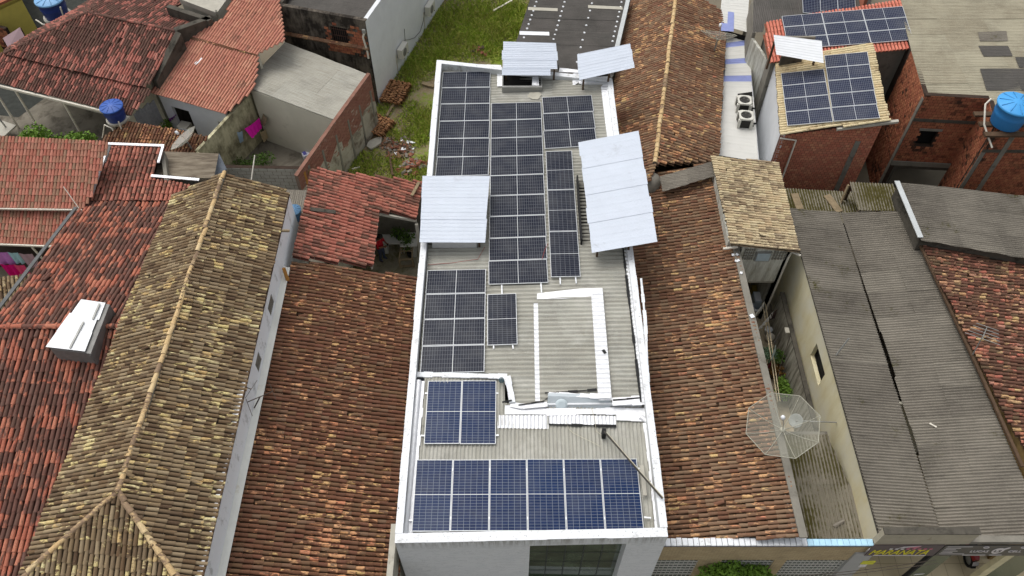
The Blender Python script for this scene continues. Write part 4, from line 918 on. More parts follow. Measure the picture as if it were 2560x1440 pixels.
MB().tube([o5 - X5 * .05 + N5 * .1 + V((0, 0, 4.8)), o5 + X5 * .62 + N5 * .1 + V((0, 0, 4.72)), o5 + X5 * .64 + N5 * .1 + V((0, 0, 2.0))], .04, 8).build('downpipe', PVC, R5)
MB().tube([o5 + X5 * .2 + N5 * .12 + V((0, 0, 1.18)), o5 + X5 * 4.3 + N5 * .12 + V((0, 0, 1.22))], .035, 8).build('water_pipe', PVC, R5)
SP5 = P5.off(.16)
GR5 = 'solar panels on the brick house'
solar_grid(q4(SP5, [(2060, 138), (2169, 129), (2085, 304), (2198, 294)]), 1, 5, True, ALU, CELL_R, lambda i, j: f'solar panel {ORD[j]} from the back in the right column on the cream-tiled brick house', GR5)
solar_grid(q4(SP5, [(1952, 183), (2060, 172), (1968, 314), (2083, 304)]), 1, 4, True, ALU, CELL_R, lambda i, j: f'solar panel {ORD[j]} from the back in the left column on the cream-tiled brick house', GR5)
# white sheet over the brick house's stair hatch
SH = thing('white_cover_sheet', 'tilted white metal sheet over the hatch of the cream-tiled brick house', 'metal sheet', tuple(at(1990, 140, 5.6)))
sheet_metal(SH, [at(1935, 87, 6.5), at(2053, 102, 6.5), at(2058, 157, 6.1), at(1942, 136, 6.1)], 1, STW, 'sheet', waves=8, amp=.008)
m = MB(); a, b = P5.px(1946, 168), P5.px(2006, 168)
m.box(a.x, a.y, a.z, b.x, a.y + .1, a.z + .55); m.build('hatch_front', CONCD, SH)
MB().box(a.x, a.y + .8, a.z, b.x + .6, a.y + .9, a.z + 1.0).build('hatch_back', CONC, SH)
for p in (at(1938, 100, 6.4), at(2050, 112, 6.4)): MB().box(p.x - .04, p.y - .04, P5.xy(p.x, p.y).z, p.x + .04, p.y + .04, 6.36).build('prop', WOODD, SH)
# red roof behind with nine panels
RR = thing('red_tiled_house', 'bright red-tiled house carrying nine solar panels at the upper right', 'house', (15, 33, 0))
oR_ = at(2290, 120, 5.9); PRR = Plane(oR_, oR_ + V((1, 0, .14)), oR_ + V((0, 1, .08)))
tile_roof(RR, PRR, [PRR.px(1912, 58), PRR.px(2250, 3), PRR.px(2293, 122), PRR.px(1926, 158)], (0, -1, -.3), .15, .33, T_ORNEW, CH_OR, seed=76, sag=.01, jit=.4, stag=0)
g = [PRR.px(1930, 150), PRR.px(2278, 112), PRR.px(2245, 12), PRR.px(1918, 62)]; house_walls(RR, [xy(p) for p in g], PRR, CONC, drop=.15)
SPR = PRR.off(.14)
qr = q4(SPR, [(1954, 40), (2257, 15), (1988, 141), (2284, 99)]); qr[2] = qr[0] + qr[3] - qr[1]
solar_grid(qr, 3, 3, True, ALU, CELL_R, lambda i, j: f'solar panel in {ORD[j]} row from the back, {("left", "middle", "right")[i]} of three, on the bright red tiles', 'solar panels on the red roof')
DR = thing('dark_sheet_roof_house', 'dark corrugated roof with three cut-off solar panels at the top right edge', 'house', (15, 40, 0))
PDR = Plane((1890, 60, 5.0), (2180, 20, 5.0), (1900, -10, 5.3))
fibro_roof(DR, PDR, [PDR.px(1884, -30), PDR.px(2190, -30), PDR.px(2170, 30), PDR.px(1912, 58), PDR.px(1908, 80), PDR.px(1882, 80)], (0, -1, -.2), FB_BLACK, pitch=.1, amp=.014, W=1.0, L=2.0, seed=12)
wall(DR, xy(PDR.px(2150, -25)), xy(PDR.px(2160, 25)), 0, 5.9, BRICK, .15, name='brick_upstand', side=-1)
wall(DR, xy(PDR.px(1884, -20)), xy(PDR.px(1882, 80)), 0, 4.9, CONC, .15, name='wall'); wall(DR, xy(PDR.px(1882, 80)), (l5.x, l5.y - .02), 0, 4.6, GREYR, .12, z1b=4.4, name='grey_wall')
solar_grid(q4(PDR.off(.15), [(2003, -62), (2133, -72), (2009, 35), (2139, 25)]), 3, 1, False, ALU, CELL_R, lambda i, j: f'solar panel cut by the top edge, {("left", "middle", "right")[i]} of three on the dark sheet roof', 'solar panels at the top edge')
# R6 big brick building, weathered sheet roof
R6 = thing('brick_building', 'large unplastered brick building with weathered pale corrugated roof at the right', 'building', (20, 30, 0))
Z6 = 6.0
c1 = at(2312, 244, Z6); c2 = at(2471, 252, Z6); c3 = at(2491, 320, Z6); c4 = V((c3.x + 6, c3.y - .1, Z6)); c0_ = at(2278, 127, Z6); cm1 = at(2243, -10, Z6)
brick_wall(R6, xy(c1), xy(c2), 2.45, Z6 + .12, BRICKD, MORTARD, bw=.19, bh=.15, holes=[(.55, 1.3, 3.35, 4.25)], keep=300, seed=6, name='front_wall')
wall(R6, xy(c1), xy(c2), 0, 2.2, CONCD, .2, holes=[(.3, 2.6, .01, 2.0)], name='lower_front_wall'); 
pt = V((c1.x, c1.y, 0)); xx = (V((c2.x, c2.y, 0)) - pt).normalized(); nx_ = V((xx.y, -xx.x, 0))
MB().obox(pt + V((0, 0, 2.2)), xx * (c2 - c1).length, nx_ * .05, V((0, 0, .25))).build('concrete_beam', CONC, R6)
MB().obox(pt + V((0, 0, 4.75)), xx * (c2 - c1).length, nx_ * .035, V((0, 0, .16))).build('concrete_beam', CONCD, R6)
MB().obox(pt + xx * .45 + V((0, 0, 4.26)), xx * .95, nx_ * .032, V((0, 0, .12))).build('lintel', CONC, R6)
brick_wall(R6, xy(c2), xy(c3), 0, Z6 + .05, BRICKD, MORTARD, bw=.19, bh=.15, keep=250, seed=7, name='return_wall')
brick_wall(R6, xy(c3), xy(c4), 0, Z6 + .05, BRICKD, MORTARD, bw=.19, bh=.15, keep=300, seed=8, name='street_wall')
p3 = V((c3.x, c3.y, 0)); x3 = (V((c4.x, c4.y, 0)) - p3).normalized(); n3 = V((x3.y, -x3.x, 0))
MB().obox(p3 + x3 * .75 + V((0, 0, 0)), x3 * .2, n3 * .034, V((0, 0, 5.9))).build('concrete_post', CONC, R6)
MB().obox(p3 + V((0, 0, 4.7)), x3 * 6, n3 * .03, V((0, 0, .16))).build('concrete_beam', CONCD, R6)
MB().obox(p3 - x3 * .0 + n3 * .0, x3 * .16, n3 * .036, V((0, 0, 4.7))).build('concrete_post', CONC, R6)
brick_wall(R6, xy(c0_), xy(c1), 0, Z6 + .02, BRICKD, MORTARD, bw=.19, bh=.15, keep=300, seed=9, name='side_wall')
wall(R6, xy(cm1), xy(c0_), 0, Z6, MORTARD, .2, name='side_wall_far')
ps = V((c1.x, c1.y, 0)); xs_ = (V((c0_.x, c0_.y, 0)) - ps).normalized(); ns_ = V((-xs_.y, xs_.x, 0))
MB().obox(ps + V((0, 0, 0)), xs_ * .2, ns_ * .034, V((0, 0, 5.9))).build('concrete_post', CONC, R6)
P6 = Plane(V((c1.x, c1.y, Z6 - .02)), V((c2.x, c2.y, Z6 - .02)), V((c1.x, c1.y + 5, Z6 + .12)))
FB_6 = fibro_mat('fibre_cement_lichen', srgb(158, 150, 130), srgb(172, 166, 146), .55, dirt=srgb(120, 112, 94))
far = at(2243, -30, Z6); q = [P6.px(2312, 245), P6.px(2278, 127), P6.px(2240, -25), P6.px(2640, -25), P6.px(2640, 247), P6.px(2471, 253)]
fibro_roof(R6, P6, q, (1, 0, 0), FB_6, pitch=.105, amp=.02, W=1.1, L=2.3, seed=13, wob=.006)
fibro_roof(R6, P6, [P6.px(2474, 253), P6.px(2640, 247), P6.px(2640, 316), P6.px(2493, 319)], (1, 0, 0), FB_6, pitch=.1, amp=.013, W=1.1, L=2.3, seed=14)
for (pts_, mt) in (([(2444, 80), (2516, 78), (2520, 103), (2450, 104)], FB_SKY), ([(2446, 115), (2520, 115), (2532, 140), (2460, 142)], FB_BLACK), ([(2450, 172), (2600, 172), (2600, 226), (2466, 226)], FB_BLACK), ([(2538, 143), (2600, 143), (2600, 170), (2548, 170)], FB_BLACK)):
    pl = P6.off(.035); fibro_roof(R6, pl, [pl.px(*x) for x in pts_], (1, 0, 0), mt if mt is FB_BLACK else FB_DARK, pitch=.1, amp=.013, W=2, L=3, name='patch_sheet', seed=15)
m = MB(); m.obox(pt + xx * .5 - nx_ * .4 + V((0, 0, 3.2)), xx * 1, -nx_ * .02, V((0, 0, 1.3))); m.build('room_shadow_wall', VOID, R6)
m = MB(); m.obox(pt + xx * .2 - nx_ * 2.5, xx * 2.6, -nx_ * .02, V((0, 0, 2.2))); m.build('ground_floor_back_wall', CONCD, R6)
# R4 large grey roof with a valley, shop below
R4 = thing('corrugated_shop_building', 'large shop building with grey corrugated valley roof and cream side wall', 'building', (13.5, 15, 0))
P4l = Plane((1985, 600, 4.25), (2195, 1330, 4.25), (2243, 960, 3.90)); P4r = Plane((2297, 598, 4.25), (2449, 944, 4.25), (2243, 960, 3.87))
fibro_roof(R4, P4l, [P4l.px(1970, 520), P4l.px(2098, 530), P4l.px(2353, 1337), P4l.px(2199, 1337)], (1, 0, -.18), FB_DARK, pitch=.105, amp=.03, W=1.05, L=2.6, seed=16, wob=.008)
fibro_roof(R4, P4r, [P4r.px(2101, 531), P4r.px(2258, 528), P4r.px(2297, 598), P4r.px(2449, 944), P4r.px(2560, 1200), P4r.px(2625, 1340), P4r.px(2354, 1340), P4r.px(2295, 1140), P4r.px(2298, 1136), P4r.px(2277, 1066), P4r.px(2274, 1064), P4r.px(2236, 945), P4r.px(2239, 940), P4r.px(2204, 832), P4r.px(2200, 830)], (-1, 0, -.1), FB_DARK, pitch=.105, amp=.03, W=1.05, L=1.75, seed=17, wob=.008, lift=.008)
k = NT('cream_wall_streaked'); P = k.pos(); st = k.noise(1, 5, .7, k.scaled(P, (2, 2, .5)))
YW = k.done(k.mix(k.step(k.noise(.6, 5, .6), .42, .62), k.mix(k.step(st, .4, .7), srgb(226, 218, 184), srgb(212, 200, 158)), srgb(220, 215, 192)), .92, .15)
wy0, wy1 = at(2195, 1330, 4.25).y, at(1972, 520, 4.25).y
wx = 11.02
ww = wall(R4, (wx, wy1), (wx, wy0), 0, 4.1, YW, .15, holes=[(wy1 - 16.2, wy1 - 14.9, 2.55, 3.35)], side=1, name='side_wall')
MB().box(wx + .2, 14.9, 2.55, wx + .22, 16.2, 3.35).build('window_void', VOID, ww)
strip(MB(), [(wx + .02, wy1, 4.12), (wx + .02, wy0, 4.12)], .16, .05).build('wall_top', CONCD, R4)
# R7, R8 right edge
R7 = thing('grey_sheet_roof', 'grey corrugated roof with zinc ridge strip above the red tiles at the right edge', 'roof', (18, 22, 0))
P7 = Plane((2240, 455, 4.95), (2300, 598, 4.95), (2560, 640, 4.3))
fibro_roof(R7, P7, [P7.px(2240, 455), P7.px(2640, 497), P7.px(2640, 660), P7.px(2302, 600)], (1, 0, -.15), FB_DARK, pitch=.1, amp=.024, W=1.05, L=1.9, seed=18, wob=.006)
strip(MB(), [P7.px(2241, 455) + V((0, 0, .04)), P7.px(2300, 596) + V((0, 0, .04))], .2, .03).build('ridge_flashing', plain('painted_zinc', (0, 0, 0)), R7)
a, b, c_, d = [xy(P7.px(*q)) for q in ((2304, 594), (2630, 650), (2630, 505), (2246, 460))]
house_walls(R7, [a, b, c_, d], P7, CONCD, drop=.1)
R8 = thing('red_tiled_house', 'old roof of mixed red and yellow clay tiles at the right edge', 'house', (18, 17, 0))
P8 = Plane((2305, 602, 4.5), (2460, 932, 4.5), (2560, 700, 3.75))
tile_roof(R8, P8, [P8.px(2306, 602), P8.px(2640, 662), P8.px(2640, 1190), P8.px(2585, 1150), P8.px(2545, 1090), P8.px(2462, 935), P8.px(2346, 700)], (1, 0, -.25), .15, .27, T_MIX, CH_BROWN, seed=77, sag=.05, jit=1.6)
strip(MB(), [P8.px(2300, 602) - V((.02, 0, .1)), P8.px(2456, 935) - V((.02, 0, .1)), P8.px(2560, 1165) - V((.02, 0, .1))], .1, .08).build('rotten_board', WOODD, R8)
a, b, c_, d = [xy(P8.px(*q)) for q in ((2474, 930), (2640, 900), (2640, 690), (2325, 615))]
house_walls(R8, [(a[0] + .3, 9.5), (21, 9.5), (21, b[1] + 8), d], P8, plain('ochre_wall', srgb(150, 124, 80), .9, var=.2, dirt=srgb(80, 70, 50)), drop=.15)
# R10 and R9 mossy sheets
R10 = thing('mossy_lean_to', 'small mossy corrugated lean-to between the grey roofs', 'roof', (14, 23, 0))
P10 = Plane((2125, 455, 4.3), (2232, 460, 4.3), (2145, 526, 4.1))
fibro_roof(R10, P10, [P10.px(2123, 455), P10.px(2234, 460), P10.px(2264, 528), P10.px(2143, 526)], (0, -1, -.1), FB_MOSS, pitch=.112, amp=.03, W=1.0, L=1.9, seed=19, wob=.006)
for q in ((2130, 460), (2228, 464), (2256, 522), (2150, 522)):
    p = P10.px(*q); MB().box(p.x - .05, p.y - .05, 0, p.x + .05, p.y + .05, p.z - .04).build('post', WOODD, R10)
R11 = thing('mossy_low_roof', 'low dark mossy sheets with planks at the foot of the brick solar house', 'roof', (12, 23, 0))
P11 = Plane((1965, 488, 3.4), (2145, 500, 3.4), (1985, 530, 3.35))
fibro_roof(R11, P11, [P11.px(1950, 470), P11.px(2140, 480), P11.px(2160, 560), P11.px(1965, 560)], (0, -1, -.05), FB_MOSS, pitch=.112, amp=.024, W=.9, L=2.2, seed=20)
for (a, b) in (((2066, 490), (2098, 532)), ((1985, 486), (1999, 525))): strip(MB(), [P11.px(*a) + V((0, 0, .03)), P11.px(*b) + V((0, 0, .03))], .3, .04).build('plank', WOOD, R11)
strip(MB(), [P10.px(2122, 458) - V((0, 0, .1)), P10.px(2118, 470) - V((0, 0, .9))], .14, .05, V((1, 0, 0))).build('prop_plank', WOOD, R11)
wall(R11, xy(P11.px(1968, 555)), xy(P11.px(2155, 555)), 0, 3.25, CONCD, .15)
R9 = thing('mossy_sheet_roof', 'low mossy corrugated roof in the alley under the mesh dish', 'roof', (10, 10, 0))
P9 = Plane((1990, 1085, 3.15), (2066, 1085, 3.15), (2100, 1345, 2.95))
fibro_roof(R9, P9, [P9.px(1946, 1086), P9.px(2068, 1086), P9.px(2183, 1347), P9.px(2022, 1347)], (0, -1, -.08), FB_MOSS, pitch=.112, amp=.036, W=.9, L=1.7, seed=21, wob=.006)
wall(R9, (8.75, P9.px(2000, 1090).y + .1), (10.7, P9.px(2060, 1090).y + .1), 0, 3.05, CONC, .12)
# ------------------------------------------------------------------ details of the solar roof
def up(p, h): return V((p[0], p[1], p[2] + h))
def band(pl, pts, mat, name, pitch=.175, amp=.022, h=.03, along=(-1, 0, -.03), W=9, L=9, seed=1, root=Mn):
    q = pl.off(h); fibro_roof(root, q, [q.px(*p) for p in pts], along, mat, pitch=pitch, amp=amp, W=W, L=L, name=name, seed=seed, lift=0, wob=.004)
def foil_strip(pl, pts, wd, h=.05, mat=FOIL, name='foil_flashing', t=.03, root=Mn, seed=1):
    rg = random.Random(seed); P = [pl.px(*p) + pl.n * h for p in pts]; m = MB()
    for a, b in zip(P[:-1], P[1:]):
        n = max(1, int((b - a).length / .3)); tt = (b - a).normalized(); s = tt.cross(pl.n).normalized()
        for i in range(n):
            p, q = a + (b - a) * (i / n), a + (b - a) * ((i + 1) / n); e = rg.uniform(-.02, .02); z0, z1 = rg.uniform(0, .02), rg.uniform(0, .02)
            m.prism([p - s * (wd / 2 + e) + pl.n * z0, p + s * (wd / 2 + e), q + s * (wd / 2 + e) + pl.n * z1, q - s * (wd / 2 + e)], pl.n * t)
    return m.build(name, mat, root)
# right hand foil band on the waves, black edge line, foil gutter
band(ROOF, [(1502, 215), (1524, 205), (1549, 345), (1518, 345)], FOIL, 'foil_sheet', h=.035)
band(ROOF, [(1560, 625), (1582, 625), (1626, 1015), (1602, 1010)], FOIL, 'foil_sheet', h=.035)
foil_strip(ROOF, [(1557, 622), (1602, 1008)], .075, .055, BLACK, 'black_strip', .012)  # flat black strip along the inner edge of the foil band
foil_strip(ROOF, [(1532, 1003), (1600, 997)], .07, .055, BLACK, 'black_strip', .012)
foil_strip(ROOF, [(1602, 700), (1612, 800), (1621, 1000)], .1, .06, WHITE, 'foil_flashing')
# raised patch with U-shaped flashing
RP = ROOF.off(.09)
fibro_roof(Mn, RP, [RP.px(*p) for p in ((1345, 750), (1482, 738), (1500, 985), (1372, 992), (1350, 1005))], (-1, 0, -.03), FB_MAIN, pitch=.175, amp=.024, W=1.05, L=1.7, name='roof_sheet', seed=31, segs=8)
band(RP, [(1343, 733), (1505, 716), (1507, 738), (1342, 753)], FOIL, 'foil_sheet', pitch=.5, amp=.012, h=.03)
band(RP, [(1478, 738), (1506, 718), (1530, 1003), (1496, 1003)], FOIL, 'foil_sheet', h=.04)
band(RP, [(1334, 757), (1345, 757), (1352, 1005), (1338, 1005)], FOIL, 'foil_sheet', h=-.02)
foil_strip(RP, [(1362, 985), (1420, 982), (1492, 976)], .07, .05, BLACK, 'black_strip', .012)
p = RP.px(1510, 882); MB().cbox(p + V((0, 0, .07)), .1, .16, .008, .5).build('bitumen_scrap', BLACK, Mn)
# step between upper and lower roof
STW2 = plain('stained_pale_blue_wall', srgb(196, 204, 208), .8, var=.06, scale=2.5, dirt=srgb(128, 128, 92), dirt_at=.56)
def fascia(pts, z0, mat, name, dz=0.02, th=.06):
    P = [ROOF.px(*p) for p in pts]
    for a, b in zip(P[:-1], P[1:]):
        t = (b - a).normalized(); n = V((t.y, -t.x, 0))
        m = MB(); m.prism([V((a.x, a.y, z0)), V((b.x, b.y, z0)), b + V((0, 0, dz)), a + V((0, 0, dz))], -n * th); m.build(name, mat, Mn)
fascia([(1036, 940), (1266, 946), (1284, 1014)], 5.0, WALLW, 'step_wall'); fascia([(1284, 1014), (1606, 1010)], 5.0, WALLW, 'step_wall')
bx = [at(1370, 990, 5.62), at(1528, 995, 5.62), at(1524, 1030, 5.25), at(1368, 1028, 5.25)]
m = MB(); m.prism([V((p.x, p.y, p.z)) for p in bx], V((0, .1, .02))); m.build('upstand', STW2, Mn)
m = MB(); k8 = bx[3] + (bx[0] - bx[3]) * .45 + (bx[1] - bx[0]) * .22; n8 = (bx[1] - bx[0]).cross(bx[3] - bx[0]).normalized(); n8 = n8 if n8.y < 0 else -n8
m.lathe(k8 + n8 * .03, [(.2, -.02), (.19, .01), (.1, .015), (0, .018)], 20, axis=n8); m.build('painted_disc', plain('pale_blue_disc', srgb(204, 216, 220), .6, var=.03), Mn)
foil_strip(RP, [(1372, 988), (1526, 994)], .16, .04, seed=3)
foil_strip(ROOF, [(1530, 1006), (1604, 1002)], .3, .02, seed=4)
# white kerb round the recess with the pair of panels
foil_strip(ROOF, [(1037, 940), (1268, 945)], .17, .06, WHITE, 'white_kerb', .05, seed=5)
foil_strip(ROOF, [(1268, 945), (1277, 985), (1281, 1010)], .2, .06, WHITE, 'white_kerb', .05, seed=6)
foil_strip(ROOF, [(1276, 1012), (1306, 1018), (1368, 1012)], .2, .02, seed=7)
foil_strip(ROOF, [(1296, 1016), (1360, 1006)], .06, .07, BLACK, 'black_strip', .012); foil_strip(ROOF, [(1256, 1011), (1280, 1006)], .08, .12, BLACK, 'black_strip', .02)
band(FR2, [(1246, 1038), (1372, 1038), (1372, 1072), (1242, 1070)], FOIL, 'foil_sheet', pitch=.118, amp=.018, h=.03, along=(0, -1, -.04))
band(FR2, [(1372, 1036), (1540, 1040), (1540, 1066), (1372, 1062)], FOIL, 'foil_sheet', pitch=.118, amp=.018, h=.04, along=(0, -1, -.04))
foil_strip(FR2, [(1372, 1063), (1540, 1067)], .07, .05, BLACK, 'black_strip', .012)
foil_strip(FR2, [(1540, 1042), (1612, 1044)], .3, .04, seed=9); foil_strip(FR2, [(1262, 1026), (1366, 1028)], .3, .02, seed=19); foil_strip(FR2, [(1366, 1032), (1612, 1028)], .22, .02, seed=20)
def trough(pts, pl, r=.11, h=.06):
    P = [pl.px(*p) + V((0, 0, h)) for p in pts]; m = MB(); m.tube(P, r, 8); return m.build('foil_gutter', FOIL, Mn)
trough([(1047, 955), (1030, 1150), (1012, 1338)], FR2); trough([(1600, 1045), (1622, 1060), (1634, 1150), (1655, 1322)], FR2, .1)
foil_strip(FR2, [(1056, 955), (1042, 1140), (1026, 1340)], .16, .03, seed=11); foil_strip(FR2, [(1612, 1060), (1628, 1180), (1642, 1330)], .14, .03, seed=12)
foil_strip(FR2, [(1020, 1343), (1650, 1334)], .1, .03, seed=13)
# back end: foil round the roof openings
foil_strip(ROOF, [(1108, 166), (1252, 172)], .3, .05, seed=14); foil_strip(ROOF, [(1398, 178), (1446, 182)], .22, .05, seed=15)
foil_strip(ROOF, [(1395, 168), (1396, 182)], .08, .1, BLACK, 'black_strip', .012)
band(ROOF, [(1243, 180), (1256, 180), (1257, 217), (1243, 216)], FOIL, 'foil_sheet', h=.05); band(ROOF, [(1430, 184), (1447, 180), (1448, 206), (1432, 214)], FOIL, 'foil_sheet', h=.05)
foil_strip(ROOF, [(1446, 206), (1522, 200)], .35, .04, seed=16)
# mounting rail ends and clamps
RAILM = plain('rail_aluminium', (.7, .72, .74), .4, .5, .3)
for (a, b) in (((1254, 700), (1255, 734)), ((1352, 700), (1354, 730)), ((1400, 688), (1401, 709)), ((1438, 686), (1441, 707)), ((1234, 858), (1234, 870)), ((1281, 858), (1283, 870)), ((1135, 925), (1136, 938)), ((1170, 926), (1171, 938)), ((1108, 925), (1109, 938))):
    strip(MB(), [PAN.px(*a) - V((0, 0, .06)), PAN.px(*b) - V((0, 0, .06))], .045, .03).build('mounting_rail', RAILM, Mn)
for (a, b) in (((1590, 1170), (1608, 1170)), ((1610, 1292), (1628, 1294)), ((1062, 982), (1072, 982)), ((1052, 1088), (1062, 1088)), ((1238, 982), (1246, 982)), ((1240, 1087), (1247, 1087)), ((1022, 1300), (1036, 1300))):
    strip(MB(), [PF.px(*a) - V((0, 0, .05)), PF.px(*b) - V((0, 0, .05))], .045, .03).build('mounting_rail', RAILM, Mn)
for i in range(1, 6):
    for f in (.15, .82):
        x = 1041 + (1592 - 1041) * i / 6; x2 = 1028 + (1611 - 1028) * i / 6; p = PF.px(x + (x2 - x) * f, 1147 + 181 * f)
        MB().cbox(p + V((0, 0, .0)), .035, .07, .012).build('panel_clamp', RAILM, Mn)
# cables and scraps on the roof
MB().tube([up(FR2.px(1254, 958), .1 + .008 * i) + V((.07 * cos(i * .8), .07 * sin(i * .8), 0)) for i in range(24)], .012, 6).build('cable_coil', plain('teal_hose', srgb(52, 84, 92), .5), Mn)
CBL = plain('red_cable', srgb(150, 60, 56), .6)
MB().tube([ROOF.px(1070, 664) + V((0, 0, .05)), ROOF.px(1130, 660) + V((0, 0, .06)), ROOF.px(1195, 650) + V((0, 0, .05)), ROOF.px(1212, 620) + V((0, 0, .06))], .008, 5).build('cable', CBL, Mn)
MB().tube([PAN.px(1355, 650) + V((0, 0, .03)), PAN.px(1362, 625) + V((0, 0, .03)), PAN.px(1370, 610) + V((0, 0, .02))], .008, 5).build('cable', CBL, Mn)
WIRE = plain('pale_wire', srgb(196, 190, 170), .6)
MB().tube([FR2.px(*q) + V((0, 0, .06)) for q in ((1415, 1055), (1422, 1075), (1432, 1084), (1460, 1098), (1485, 1110), (1500, 1118))], .008, 5).build('wire', WIRE, Mn)
MB().tube([FR2.px(*q) + V((0, 0, .08)) for q in ((1478, 1022), (1486, 1050), (1490, 1080), (1505, 1092))], .008, 5).build('wire', WIRE, Mn)
m = MB(); a = ROOF.px(1312, 232); m.prism([ROOF.px(*q) + V((0, 0, .035)) for q in ((1326, 232), (1348, 232), (1354, 238), (1345, 250), (1332, 250), (1318, 243))], (0, 0, .01)); m.build('torn_sheet', FB_SKY, Mn)
# fallen pole lying across the front row
PO_ = thing('pole', 'long dark pole lying diagonally over the front solar panels', 'pole', tuple(FR2.px(1510, 1093)))
a, b = FR2.px(1508, 1092) + V((0, 0, .35)), at(1656, 1246, 5.75)
MB().tube([a, b], .03, 8).build('shaft', plain('dark_pole', srgb(70, 66, 60), .6, var=.15), PO_); MB().box(a.x - .06, a.y - .08, FR2.xy(a.x, a.y).z + .02, a.x + .06, a.y + .1, a.z + .02).build('foot', BLACK, PO_)
MB().tube([a + (b - a) * .02 + V((.03, 0, .05)), a + (b - a) * .5 + V((.02, 0, .05)), b + V((.03, 0, .04))], .012, 6).build('cable', plain('pale_wire', (0, 0, 0)), PO_)
pl_ = thing('plank', 'short pale board standing beside the right end of the front panels', 'plank', tuple(PF.px(1606, 1205)))
strip(MB(), [PF.px(1604, 1165) + V((0, 0, .02)), PF.px(1612, 1240) + V((0, 0, .02))], .12, .03).build('board', CONCP, pl_)
# ------------------------------------------------------------------ white metal sheets over the roof openings
def cover(label, quad, strips, waves, supp, props, amp=.012, step=None):
    r = thing('cover_sheet', label, 'metal sheet', tuple(quad[0]))
    sheet_metal(r, quad, strips, METALW, 'sheet', amp=amp, waves=waves, seed=len(label))
    for (x, y, z0, z1) in props: MB().box(x - .035, y - .035, z0, x + .035, y + .035, z1).build('prop', WOODD, r)
    return r
z = 6.15
def zq(pts, zs): return [at(p[0], p[1], zz) for p, zz in zip(pts, zs)]
q = zq([(1257, 104), (1390, 108), (1395, 172), (1256, 172)], [6.3, 6.3, 6.1, 6.1])
s1 = cover('corrugated white sheet at the back left roof opening of the solar building', q, 3, 5, None, [(p.x, p.y + (-.1 if i < 2 else .1), 5.4, p.z - .02) for i, p in enumerate([q[0] + V((.15, 0, 0)), q[1] - V((.15, 0, 0)), q[2] - V((.15, 0, 0)), q[3] + V((.15, 0, 0))])])
q2 = zq([(1256, 171), (1375, 171), (1375, 189), (1256, 188)], [6.11, 6.11, 6.06, 6.06]); sheet_metal(s1, q2, 1, METALW, 'sheet', waves=5)
a, b = at(1258, 200, 5.7), at(1352, 200, 5.7)
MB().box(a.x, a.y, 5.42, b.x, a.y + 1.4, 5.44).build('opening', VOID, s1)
for (x0, x1, y0_, y1) in ((a.x - .05, b.x + .05, a.y - .45, a.y - .35), (a.x - .05, a.x, a.y - .35, a.y + 1.4), (b.x, b.x + .05, a.y - .35, a.y + 1.4)): MB().box(x0, y0_, 5.3, x1, y1, 5.68).build('opening_kerb', STEEL, s1)
pz = at(1330, 214, 5.7); MB().prism([pz, pz + V((.3, 0, 0)), pz + V((.28, .45, .12)), pz + V((.02, .4, .15))], (0, 0, .01)).build('bent_flap', FOIL, s1)
q = zq([(1443, 136), (1576, 109), (1585, 169), (1448, 200)], [6.3, 6.45, 6.25, 6.1])
s2 = cover('smooth white sheet lying askew over the back right roof opening', q, 4, 2, None, [(p.x, p.y, 5.4, p.z - .02) for p in (q[0] + V((.2, -.1, 0)), q[3] + V((.2, .15, 0)), q[0] + (q[1] - q[0]) * .6 + V((0, -.15, -.02)), q[3] + (q[2] - q[3]) * .55 + V((0, .12, -.02)))], amp=.008)
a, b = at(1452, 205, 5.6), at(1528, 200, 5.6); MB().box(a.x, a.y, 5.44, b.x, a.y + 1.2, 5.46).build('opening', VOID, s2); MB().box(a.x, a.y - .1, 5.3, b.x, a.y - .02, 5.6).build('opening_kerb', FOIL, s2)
q = zq([(1447, 356), (1597, 327), (1643, 601), (1479, 629)], [6.35, 6.55, 6.35, 6.15])
s3 = cover('largest white metal sheet, leaning over the right parapet of the solar building', q, 8, 2, None, [(p.x, p.y, 5.4, p.z - .03) for p in (q[0] + V((.25, -.3, .02)), q[3] + V((.25, .3, .02)), q[0] + (q[3] - q[0]) * .5 + V((.2, 0, 0)), q[0] + (q[1] - q[0]) * .7 + V((0, -.3, 0)), q[3] + (q[2] - q[3]) * .6 + V((0, .3, 0)))], amp=.008)
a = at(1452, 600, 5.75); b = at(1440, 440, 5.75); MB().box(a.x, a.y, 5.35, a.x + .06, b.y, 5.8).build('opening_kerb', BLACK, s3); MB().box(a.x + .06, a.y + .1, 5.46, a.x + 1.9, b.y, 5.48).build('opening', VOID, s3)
q = zq([(1058, 440), (1224, 440), (1211, 605), (1049, 604)], [6.1, 6.1, 5.95, 5.95])
s4 = cover('ribbed white sheet over the left parapet in front of the far-left panels', q, 3, 6, None, [(p.x, p.y, 5.4, p.z - .03) for p in (q[0] + V((.5, -.25, -.06)), q[1] - V((.2, .25, .06)), q[2] - V((.2, -.25, .02)), q[3] + V((.55, .25, -.02)))])
MB().box(q[3].x + .45, q[3].y + .4, 5.46, q[2].x - .3, q[3].y + 2.2, 5.48).build('opening', VOID, s4); MB().box(q[3].x + .4, q[3].y + .2, 5.36, q[2].x - .3, q[3].y + .28, 5.66).build('opening_kerb', FOIL, s4)
